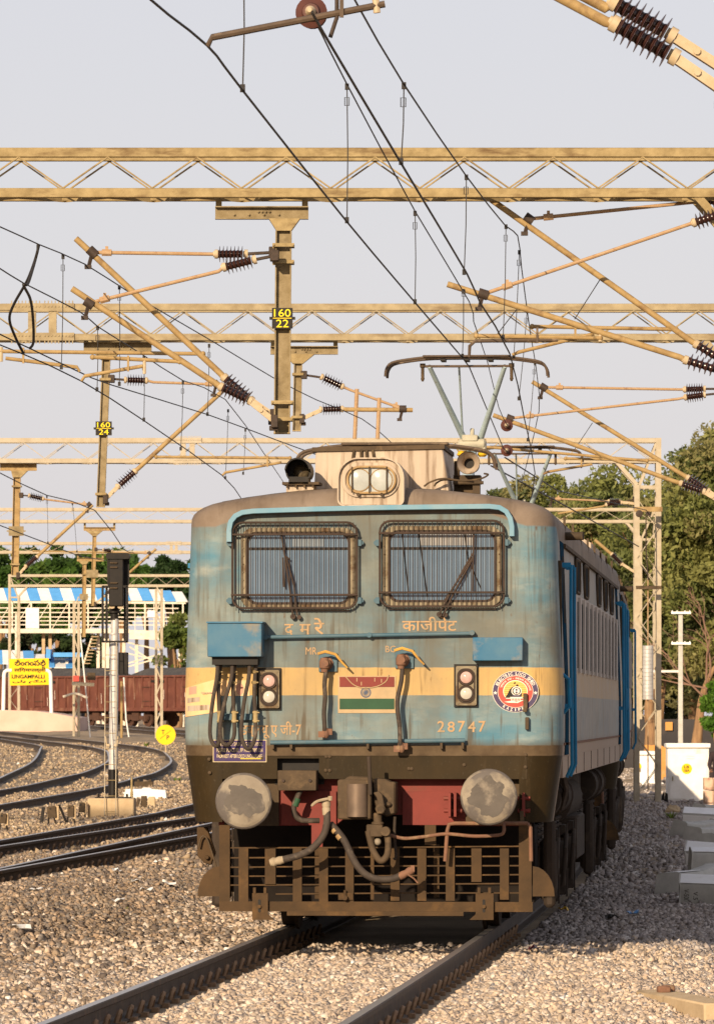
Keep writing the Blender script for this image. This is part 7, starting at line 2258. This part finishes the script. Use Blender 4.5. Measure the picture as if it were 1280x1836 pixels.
# ------------------------------------------------------------------ concrete sleepers dumped at the right
MT['pscw'] = M('sleeper_whitewash', (.84, .83, .81), (.76, .74, .71), sc=5, rough=.85, dirt=(.55, .52, .47), dsc=5, dth=(.62, .78), bump=.25)
MT['pscg'] = M('sleeper_bare', (.48, .46, .41), (.38, .36, .32), sc=7, rough=.9, dirt=(.47, .45, .41), dsc=4, dth=(.55, .7), bump=.35)
def psc(px, py, yaw, label, white=(1, 1), tilt=0.0, roll=.48, lift=0.0, letters=False, ln=2.6):
    """loose sleeper: its near left bottom corner is seen at (px, py); long axis points right, turned by yaw"""
    p = gpt(px, py)
    t = thing('concrete_sleeper', label, 'concrete sleeper', (p.x, p.y, p.z - .015 + lift), 'loose concrete sleepers')
    t.rotation_euler = (roll, -tilt, yaw); t.scale = (1.18, 1.18, 1.18)
    prof = [(0, 0), (.27, 0), (.27, .04), (.235, .20), (.215, .215), (.055, .215), (.035, .20), (0, .04)]     # (y, z)
    n_ = len(prof)
    vs = [(0, a, b) for a, b in prof] + [(ln * .5, a, b * .88) for a, b in prof] + [(ln, a, b) for a, b in prof]
    fs = [tuple(range(n_)), tuple(range(3 * n_ - 1, 2 * n_ - 1, -1))]
    for s in (0, 1):
        for i in range(n_):
            j = (i + 1) % n_; fs.append((s * n_ + i, s * n_ + j, s * n_ + n_ + j, s * n_ + n_ + i))
    g = G(); g.add(vs, fs); b = g.build('sleeper_body', MT['pscg'], t, bev=.014)
    rj = random.Random(px * 7 + py)
    for v in b.data.vertices: v.co += Vector((rj.uniform(-.010, .010), rj.uniform(-.002, .006), rj.uniform(-.006, .0)))
    if white[0]:
        g = G(); g.add([(.004, .052, .2165), (ln * .5, .052, .1925), (ln * .5, .218, .1925), (.004, .218, .2165), (.004, .052, .2205), (ln * .5, .052, .1965), (ln * .5, .218, .1965), (.004, .218, .2205)], [(3, 2, 1, 0), (4, 5, 6, 7), (0, 1, 5, 4), (1, 2, 6, 5), (2, 3, 7, 6), (3, 0, 4, 7)])
        g.build('whitewashed_top', MT['pscw'], t)
    if white[1]:
        nz = Vector((0, -.16, .035)).normalized()
        q0, q1 = Vector((.004, .0, .045)), Vector((.004, .0335, .197)); r0, r1 = Vector((ln * .5, .0, .045 * .88)), Vector((ln * .5, .0335, .197 * .88))
        dn = Vector((0, -.004, .001))
        g = G(); g.add([q0, r0, r1, q1, q0 + dn, r0 + dn, r1 + dn, q1 + dn], [(3, 2, 1, 0), (4, 5, 6, 7), (0, 1, 5, 4), (1, 2, 6, 5), (2, 3, 7, 6), (3, 0, 4, 7)]); g.build('whitewashed_side', MT['pscw'], t)
    if letters:
        g = G(); R_ = Matrix.Rotation(math.pi / 2, 3, 'Y')
        def fn(q):
            u, v = q[0], q[2]
            return (.06 + v, -.003 + (.165 - u) * .205 - .004, .165 - u)
        textfit(g, 'V-500', 0, -.02, .11, .025, 0, fn); textfit(g, 'V.5', .02, .065, .095, .105, 0, fn)
        g.build('lettering', MT['ink'], t, fix=False, smooth=False)
    return t
psc(1218, 1624, -.12, 'lettered concrete sleeper nearest us at the right edge, whitewashed on top', (1, 0), tilt=-.02, letters=True)
psc(1227, 1604, 1.30, 'bare-ended concrete sleeper butting left against the lettered one', (1, 0), roll=-.06, ln=2.0, tilt=.02)
psc(1240, 1584, .06, 'rough concrete sleeper lying behind the lettered one, flaky grey side', (1, 0), roll=.25, lift=.12)
psc(1229, 1556, -.24, 'wide clean whitewashed sleeper with an orange stained lower corner', (1, 1), tilt=-.05, roll=.72)
psc(1258, 1513, 1.22, 'grey sleeper end behind the clean whitewashed sleeper', (0, 0), roll=.12, ln=1.6)
psc(1287, 1522, 1.05, 'whitewashed sleeper end at the right edge beside a grey sleeper end', (1, 1), roll=-.1, ln=1.6)
psc(1224, 1493, -.2, 'thin long whitewashed sleeper laid across two others', (1, 1), roll=.55, lift=.10, tilt=-.035)
psc(1266, 1477, 1.12, 'grey sleeper piled highest before the large white cabinet', (0, 0), roll=.1, lift=.10, ln=1.6)
psc(1290, 1486, 1.4, 'short white sleeper piece at the right edge below the stone pillar', (1, 1), roll=-.15, lift=.06, ln=1.4)
psc(1230, 1503, .95, 'small dark-shadowed sleeper end standing left of the thin whitewashed one', (0, 0), ln=.9, roll=.2)
# half buried sleeper in the near ballast
p0, p1 = gpt(1140, 1790), gpt(1300, 1846)
p0.z = p1.z = -.255
dv = (p1 - p0); dv.z = 0
t = thing('buried_sleeper', 'half buried beige concrete sleeper with two rusty inserts in the near right ballast', 'concrete sleeper', (p0.x, p0.y, -.41))
g = G(); g.box((1.0, .12, .13), (2.1, .26, .26), taper=.94); g.build('sleeper_body', MT['concold'], t, bev=.012)
t.rotation_euler = (0, 0, math.atan2(dv.y, dv.x))
for xx, yy in ((.30, .16), (.42, .10)):
    g = G(); g.box((xx, yy, .28), (.075, .09, .05)); g.build('clip_insert', MT['rust2'], t, bev=.01)

# ------------------------------------------------------------------ litter and weeds
def scrap(px, py, col, label, sx=.10, sy=.06, seed=0, cat='litter'):
    p = gpt(px, py, .055)
    rr = random.Random(seed)
    g = G()
    n_ = 5
    vs = []
    for j in range(3):
        for i in range(n_):
            vs.append((p.x + (i / (n_ - 1) - .5) * sx * 1.0 + rr.uniform(-.01, .01), p.y + (j / 2 - .5) * sy * 2.5, p.z + rr.uniform(-.015, .03)))
    fs = [(j * n_ + i, j * n_ + i + 1, (j + 1) * n_ + i + 1, (j + 1) * n_ + i) for j in range(2) for i in range(n_ - 1)]
    top = len(vs)
    g.add(vs + [(v[0], v[1], v[2] - .004) for v in vs], fs + [tuple(q + top for q in reversed(f)) for f in fs])
    o = g.build('scrap', MT[col], smooth=False)
    return tag(o, label, cat, 'scraps of litter on the ballast')
MT['bluelit'] = M('wrapper_blue', (.02, .16, .36), (.02, .12, .3), sc=20, rough=.35)
MT['redlit'] = M('wrapper_red', (.16, .02, .04), (.12, .02, .03), sc=20, rough=.4)
MT['grnlit'] = M('wrapper_green', (.02, .22, .06), (.5, .55, .5), sc=14, rough=.35)
for i, (px, py, c_, lab, sx) in enumerate(((1134, 1648, 'bluelit', 'blue wrapper at the edge of the train shadow', .11), (1010, 1640, 'yellow', 'yellow wrapper left of the blue wrapper in the shade', .09), (956, 1713, 'redlit', 'dark red wrapper on the cream ballast', .09), (1008, 1596, 'grnlit', 'green and white packet beside the cattle guard', .12), (1096, 1655, 'ink', 'black plastic scrap left of the blue wrapper', .12), (820, 1745, 'white2', 'crumpled silver foil by the near right rail', .12), (688, 1818, 'white', 'white paper scrap beside the lowest stretch of the right rail', .07),
    (283, 1553, 'white', 'white paper scrap nearest the corner hanger of the locomotive', .10), (304, 1595, 'white', 'largest white scrap on the brown ballast left of the guard', .14), (263, 1605, 'white', 'white scrap close left of the largest one', .13), (210, 1570, 'white', 'white scrap highest on the brown stones', .10), (65, 1606, 'white', 'white scrap near the left edge on the brown stones', .13), (212, 1626, 'white', 'white scrap lying above a green weed', .12), (38, 1675, 'white', 'long white scrap lowest at the left', .17), (240, 1589, 'white', 'thin white strip between two other white scraps', .12))):
    scrap(px, py, c_, lab, sx, seed=i)
MT['weed'] = M('weed_green', (.10, .16, .02), (.16, .19, .03), sc=20, rough=.6)
def weed(px, py, label, n=14, h=.09):
    p = gpt(px, py, -.02); rr = random.Random(px)
    g = G()
    for i in range(n):
        a = rr.uniform(0, 6.28); d = Vector((math.cos(a), math.sin(a) * .8, 0)); l = rr.uniform(.5, 1.2) * h
        b = p + d * rr.uniform(0, .05); c = b + d * l * .8 + Vector((0, 0, l)); s_ = Vector((-d.y, d.x, 0)) * l * .16
        m_ = b.lerp(c, .55) + Vector((0, 0, .01))
        g.add([b, m_ - s_, c, m_ + s_], [(0, 1, 2, 3)])
    return tag(g.build('weed', MT['weed'], smooth=False, fix=False), label, 'weed', 'small weeds in the ballast')
weed(1222, 1806, 'small yellow-green weed growing against the buried sleeper', 16, .10)
weed(1272, 1824, 'green weed creeping at the lower right corner', 20, .12)
weed(222, 1634, 'small weed among brown stones below white scraps', 12, .06)

# dumped things by the white cabinet
p = gpt(1183, 1438); rr = random.Random(3)
g = G()
for i in range(4):
    g.prism([(p.x + (i - 1.7) * .075, p.z - .05), (p.x + (i - .6) * .075, p.z - .05), (p.x + (i - .75) * .08, p.z + .16 + rr.uniform(0, .12)), (p.x + (i - 1.4) * .08, p.z + .12 + rr.uniform(0, .1))], p.y + i * .03, p.y + .1 + i * .03)
tag(g.build('plastic_sack', MT['black'], bev=.01), 'torn black plastic sack lying left of the large white cabinet', 'sack')
p = gpt(1206, 1460)
g = G(); g.ball((p.x, p.y, p.z + .06), .14, 9, 6, (1.1, .9, .9)); o = g.build('boulder', MT['concold'], smooth=False); tag(o, 'brown boulder at the foot of the large white cabinet', 'boulder')
rr = random.Random(8)
for v in o.data.vertices: v.co += Vector((rr.uniform(-.025, .025), rr.uniform(-.025, .025), rr.uniform(-.025, .025)))
weed(1204, 1468, 'grass tuft in front of the brown boulder by the cabinet', 22, .14)
weed(318, 1402, 'dry green tuft beside the locomotive at the left track bend', 40, .11)
weed(262, 1338, 'tuft of grass beyond the bend of the S-curved track', 34, .13)

# ------------------------------------------------------------------ trees
def leafmat(name, tr=.35):
    m = bpy.data.materials.new(name); m.use_nodes = True
    N, K = m.node_tree.nodes, m.node_tree.links
    b = N['Principled BSDF']; b.inputs['Roughness'].default_value = .6; b.inputs['Specular IOR Level'].default_value = .25
    at = N.new('ShaderNodeAttribute'); at.attribute_name = 'col'
    K.new(at.outputs['Color'], b.inputs['Base Color'])
    tl = N.new('ShaderNodeBsdfTranslucent'); K.new(at.outputs['Color'], tl.inputs[0])
    mx = N.new('ShaderNodeMixShader'); mx.inputs[0].default_value = tr
    K.new(b.outputs[0], mx.inputs[1]); K.new(tl.outputs[0], mx.inputs[2]); K.new(mx.outputs[0], N['Material Output'].inputs[0])
    return m
MT['leaf'] = leafmat('tree_leaf', .5)
def tree(name, label, base, h, rx, z0, nclump, nleaf, lsz, cols, seed, group, trunk_r=.16, lean=0.0, droop=.25, cat='tree', ry=None, trunk=True):
    r = np.random.default_rng(seed)
    base = Vector(base)
    t = thing(name, label, cat, base, group)
    ry = ry or rx
    # clump centres fill an uneven crown
    cc = []
    while len(cc) < nclump:
        q = r.uniform(-1, 1, 3)
        if q @ q < 1:
            zz = z0 + (h - z0) * (.5 + .5 * q[2])
            prof = 1.0 - .25 * max(0, q[2])
            cc.append((q[0] * rx * prof + lean * zz, q[1] * ry * prof, zz, r.uniform(.16, .34) * (h - z0) * .38))
    cc = np.array(cc)
    ci = r.integers(0, nclump, nleaf)
    d = r.normal(size=(nleaf, 3)); d /= np.linalg.norm(d, axis=1, keepdims=True)
    rad_ = r.random(nleaf) ** .45
    c = cc[ci, :3] + d * (cc[ci, 3] * rad_)[:, None] * np.array([1.15, 1.15, .8])
    c[:, 2] -= droop * cc[ci, 3] * rad_ ** 2
    u = r.normal(size=(nleaf, 3)); u /= np.linalg.norm(u, axis=1, keepdims=True)
    v = np.cross(u, r.normal(size=(nleaf, 3))); v /= np.linalg.norm(v, axis=1, keepdims=True)
    s = lsz * r.uniform(.6, 1.4, (nleaf, 1))
    V = np.stack([c - u * s, c - v * s * .45, c + u * s, c + v * s * .45], 1).reshape(-1, 3)
    me = bpy.data.meshes.new('crown')
    me.vertices.add(nleaf * 4); me.loops.add(nleaf * 4); me.polygons.add(nleaf)
    me.vertices.foreach_set('co', V.astype(np.float32).ravel())
    me.loops.foreach_set('vertex_index', np.arange(nleaf * 4, dtype=np.int32))
    me.polygons.foreach_set('loop_start', np.arange(0, nleaf * 4, 4, dtype=np.int32)); me.polygons.foreach_set('loop_total', np.full(nleaf, 4, np.int32))
    cols = np.array(cols)
    cl = cols[r.integers(0, len(cols), nclump)][ci] * r.uniform(.75, 1.25, (nleaf, 1))
    at = me.attributes.new('col', 'FLOAT_COLOR', 'POINT')
    at.data.foreach_set('color', np.repeat(np.concatenate([cl, np.ones((nleaf, 1))], 1), 4, 0).astype(np.float32).ravel())
    me.update(); me.materials.append(MT['leaf'])
    o = bpy.data.objects.new('crown', me); COL.objects.link(o); o.parent = t
    if trunk:
        g = G(); rr = random.Random(seed)
        zt = z0 + (h - z0) * .55
        pts = [Vector((lean * z, rr.uniform(-.08, .08), z)) + Vector((rr.uniform(-.1, .1), 0, 0)) for z in np.linspace(-.3, zt, 7)]
        g.tube(arcpts(pts, 3), [trunk_r * (1.15 - .8 * i / 18) for i in range(19)], 9); g.build('trunk', MT['wood'], t)
        for k in range(6):
            q = cc[rr.randrange(nclump)]
            s0 = pts[rr.randrange(2, 6)]
            mid = s0.lerp(Vector(q[:3]), .5) + Vector((0, 0, .1 * h * .3))
            g = G(); g.tube(arcpts([s0, mid, Vector(q[:3])], 4), [trunk_r * (.45 - .36 * i / 8) for i in range(9)], 6); g.build('limb', MT['wood'], t)
    return t
OL = [(.22, .235, .068), (.175, .20, .06), (.265, .265, .085), (.145, .17, .056), (.28, .255, .10), (.115, .135, .048)]
GR = [(.075, .15, .025), (.06, .12, .022), (.095, .175, .03), (.05, .10, .02), (.115, .19, .035)]
Rg = 'trees behind the train on the right'
def rt(px, pyt, pyb, wpx, Y, lab, seed, ncl, nl, cols=OL, lsz=.10, tr=.16, z0f=.15, lean=0.0):
    X = (px - 640) * Y / FOC; zg = float(gz(X, Y)) - .05
    h = CAMH - (pyt - HOR) * Y / FOC - zg
    z0 = CAMH - (pyb - HOR) * Y / FOC - zg
    return tree('broadleaf_tree', lab, (X, Y, zg), h, wpx / 2 * Y / FOC, max(.4, z0), int(ncl * 1.5), int(nl * 1.5), lsz, cols, seed, Rg, tr, lean)
rt(1290, 770, 1210, 210, 176, 'tallest tree at the right edge behind the concrete pole', 11, 70, 26000, z0f=.2)
rt(1185, 868, 1235, 200, 184, 'tree directly behind the slim lattice leg and its silver weights', 12, 60, 20000)
rt(1092, 838, 1210, 210, 196, 'broad olive tree rising over the rear of the train roof', 13, 60, 20000)
rt(968, 850, 1150, 230, 205, 'olive tree top showing right of the horn over the cab roof', 14, 60, 19000)
rt(898, 868, 1150, 170, 214, 'smaller tree top just right of the horn', 15, 46, 12000)
rt(1242, 880, 1262, 150, 192, 'bushy tree filling the gap behind the concrete pole', 16, 50, 16000)
rt(1130, 960, 1275, 150, 214, 'shaded tree behind the lower lattice leg', 17, 44, 12000)
rt(1284, 1215, 1330, 46, 150, 'bright green shrub at the right edge beside the brown trunk', 18, 16, 3500, cols=[(.09, .20, .02), (.07, .16, .02), (.12, .23, .03)], lsz=.07, tr=.05)
rt(1225, 1080, 1310, 230, 222, 'dark undergrowth tree low behind the boundary wall', 19, 46, 12000, cols=[(.05, .06, .02), (.06, .065, .022), (.04, .05, .018)])
rt(1035, 866, 1200, 190, 216, 'feathery olive tree between the rear collector and the lattice leg', 20, 50, 15000)
rt(1150, 880, 1240, 170, 226, 'pale olive tree just left of the lattice leg, farther back', 23, 50, 14000)
rt(1238, 838, 1200, 150, 230, 'far olive tree closing the gap right of the lattice leg', 24, 46, 13000)
rt(1010, 878, 1180, 260, 240, 'wide pale tree filling the skyline behind the rear collector', 25, 60, 17000)
rt(1120, 872, 1200, 260, 244, 'wide pale tree on the skyline left of the lattice leg', 26, 60, 17000)
# bare trunk and leafless bush
Yt = 158.0
p = P(1254, 1340, Yt); zg = float(gz(p.x, Yt))
t = thing('leaning_trunk', 'stout sunlit brown trunk leaning right near the right edge', 'tree trunk', (p.x, Yt, zg), None)
g = G(); q = [P(1247, 1350, Yt), P(1250, 1325, Yt), P(1254, 1290, Yt), P(1258, 1255, Yt), P(1268, 1222, Yt), P(1282, 1195, Yt)]
g.tube(arcpts(q, 4), [.17 - .006 * i for i in range(21)], 10); g.build('trunk', MT['wood'], t, True)
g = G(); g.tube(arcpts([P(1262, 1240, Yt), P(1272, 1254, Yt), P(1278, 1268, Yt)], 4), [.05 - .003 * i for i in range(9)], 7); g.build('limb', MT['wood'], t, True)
p = P(1163, 1335, 160)
g = G(); q = [P(1166, 1350, 160), P(1167, 1310, 160), P(1164, 1270, 160), P(1168, 1235, 160)]
g.tube(arcpts(q, 4), [.19 - .006 * i for i in range(13)], 10); tag(g.build('bare_trunk', MT['wood']), 'sunlit trunk seen through the slim lattice leg below the weights', 'tree trunk')
MT['twig'] = M('twig', (.22, .13, .09), (.17, .10, .07), sc=9, rough=.85)
t = thing('leafless_bush', 'spreading leafless brown branches behind the concrete pole', 'bush', P(1262, 1330, 156))
rr = random.Random(21)
def branch(p, d, l, r, n):
    if n == 0 or l < .12: return
    pts = [p]
    for i in range(3):
        d2 = (d + Vector((rr.uniform(-.25, .25), rr.uniform(-.3, .3), rr.uniform(-.22, .18)))).normalized()
        pts.append(pts[-1] + d2 * l / 3); d = d2
    g = G(); g.tube(arcpts(pts, 2), [max(.005, r * (1 - .08 * i)) for i in range(7)], 5); g.build('branch', MT['twig'], t, True, fix=False)
    for k in range(3 if n > 1 else 2):
        branch(pts[rr.randrange(1, 4)], (d + Vector((rr.uniform(-.8, .5), rr.uniform(-.6, .6), rr.uniform(-.4, .5)))).normalized(), l * rr.uniform(.55, .8), r * .55, n - 1)
for s0, d0, l0 in (((1262, 1250), (-.55, 0, .65), 1.5), ((1268, 1235), (-.8, -.1, .35), 1.3), ((1266, 1225), (-.15, 0, .9), 1.2), ((1272, 1215), (.2, .1, .9), 1.2)):
    branch(P(*s0, 156), Vector(d0).normalized(), l0, .03, 4)
# green trees beyond the yard on the left
Lg = 'green trees beyond the yard on the left'
def lt(px, pyt, pyb, wpx, Y, lab, seed, ncl=40, nl=7000, cols=GR, lsz=.33):
    X = (px - 640) * Y / FOC; zg = .9
    h = CAMH - (pyt - HOR) * Y / FOC - zg; z0 = CAMH - (pyb - HOR) * Y / FOC - zg
    return tree('green_tree', lab, (X, Y, zg), h, wpx / 2 * Y / FOC, max(1.0, z0), ncl, nl, lsz, cols, seed, Lg, .3)
lt(0, 984, 1130, 90, 452, 'green tree at the left edge above the striped roof', 31)
lt(52, 976, 1140, 90, 458, 'green tree above the second blue roof stripe', 32)
lt(105, 972, 1130, 95, 450, 'green tree left of the lowest slim hanging post', 33)
lt(160, 966, 1130, 90, 456, 'tallest green tree behind the slim posts left of the signal head', 34)
lt(218, 984, 1120, 80, 450, 'green tree partly behind the black signal head', 35)
lt(262, 1010, 1110, 70, 470, 'low green tree right of the signal head', 36)
lt(306, 992, 1110, 74, 462, 'rounded darker tree beside the left shoulder of the locomotive', 37, cols=[(.035, .07, .02), (.045, .085, .022), (.03, .06, .018)])
lt(365, 990, 1110, 80, 466, 'green tree hidden behind the locomotive cab', 38)
lt(60, 1120, 1215, 150, 430, 'dark shrubbery under the footbridge at left', 39, 40, 7000, cols=[(.03, .055, .018), (.04, .065, .02), (.05, .06, .03)])
lt(150, 1130, 1215, 110, 432, 'dark shrubbery under the footbridge stairs', 40, 30, 5000, cols=[(.03, .055, .018), (.045, .07, .02)])
lt(318, 1105, 1285, 70, 385, 'yellow-green shrub beside the locomotive flank beyond the wagons', 41, 30, 6000, cols=[(.13, .17, .03), (.10, .14, .03), (.16, .19, .05)], lsz=.22)
lt(-60, 985, 1180, 90, 455, 'green tree just outside the left edge', 42, 30, 3000)
# low dark building mass behind the footbridge
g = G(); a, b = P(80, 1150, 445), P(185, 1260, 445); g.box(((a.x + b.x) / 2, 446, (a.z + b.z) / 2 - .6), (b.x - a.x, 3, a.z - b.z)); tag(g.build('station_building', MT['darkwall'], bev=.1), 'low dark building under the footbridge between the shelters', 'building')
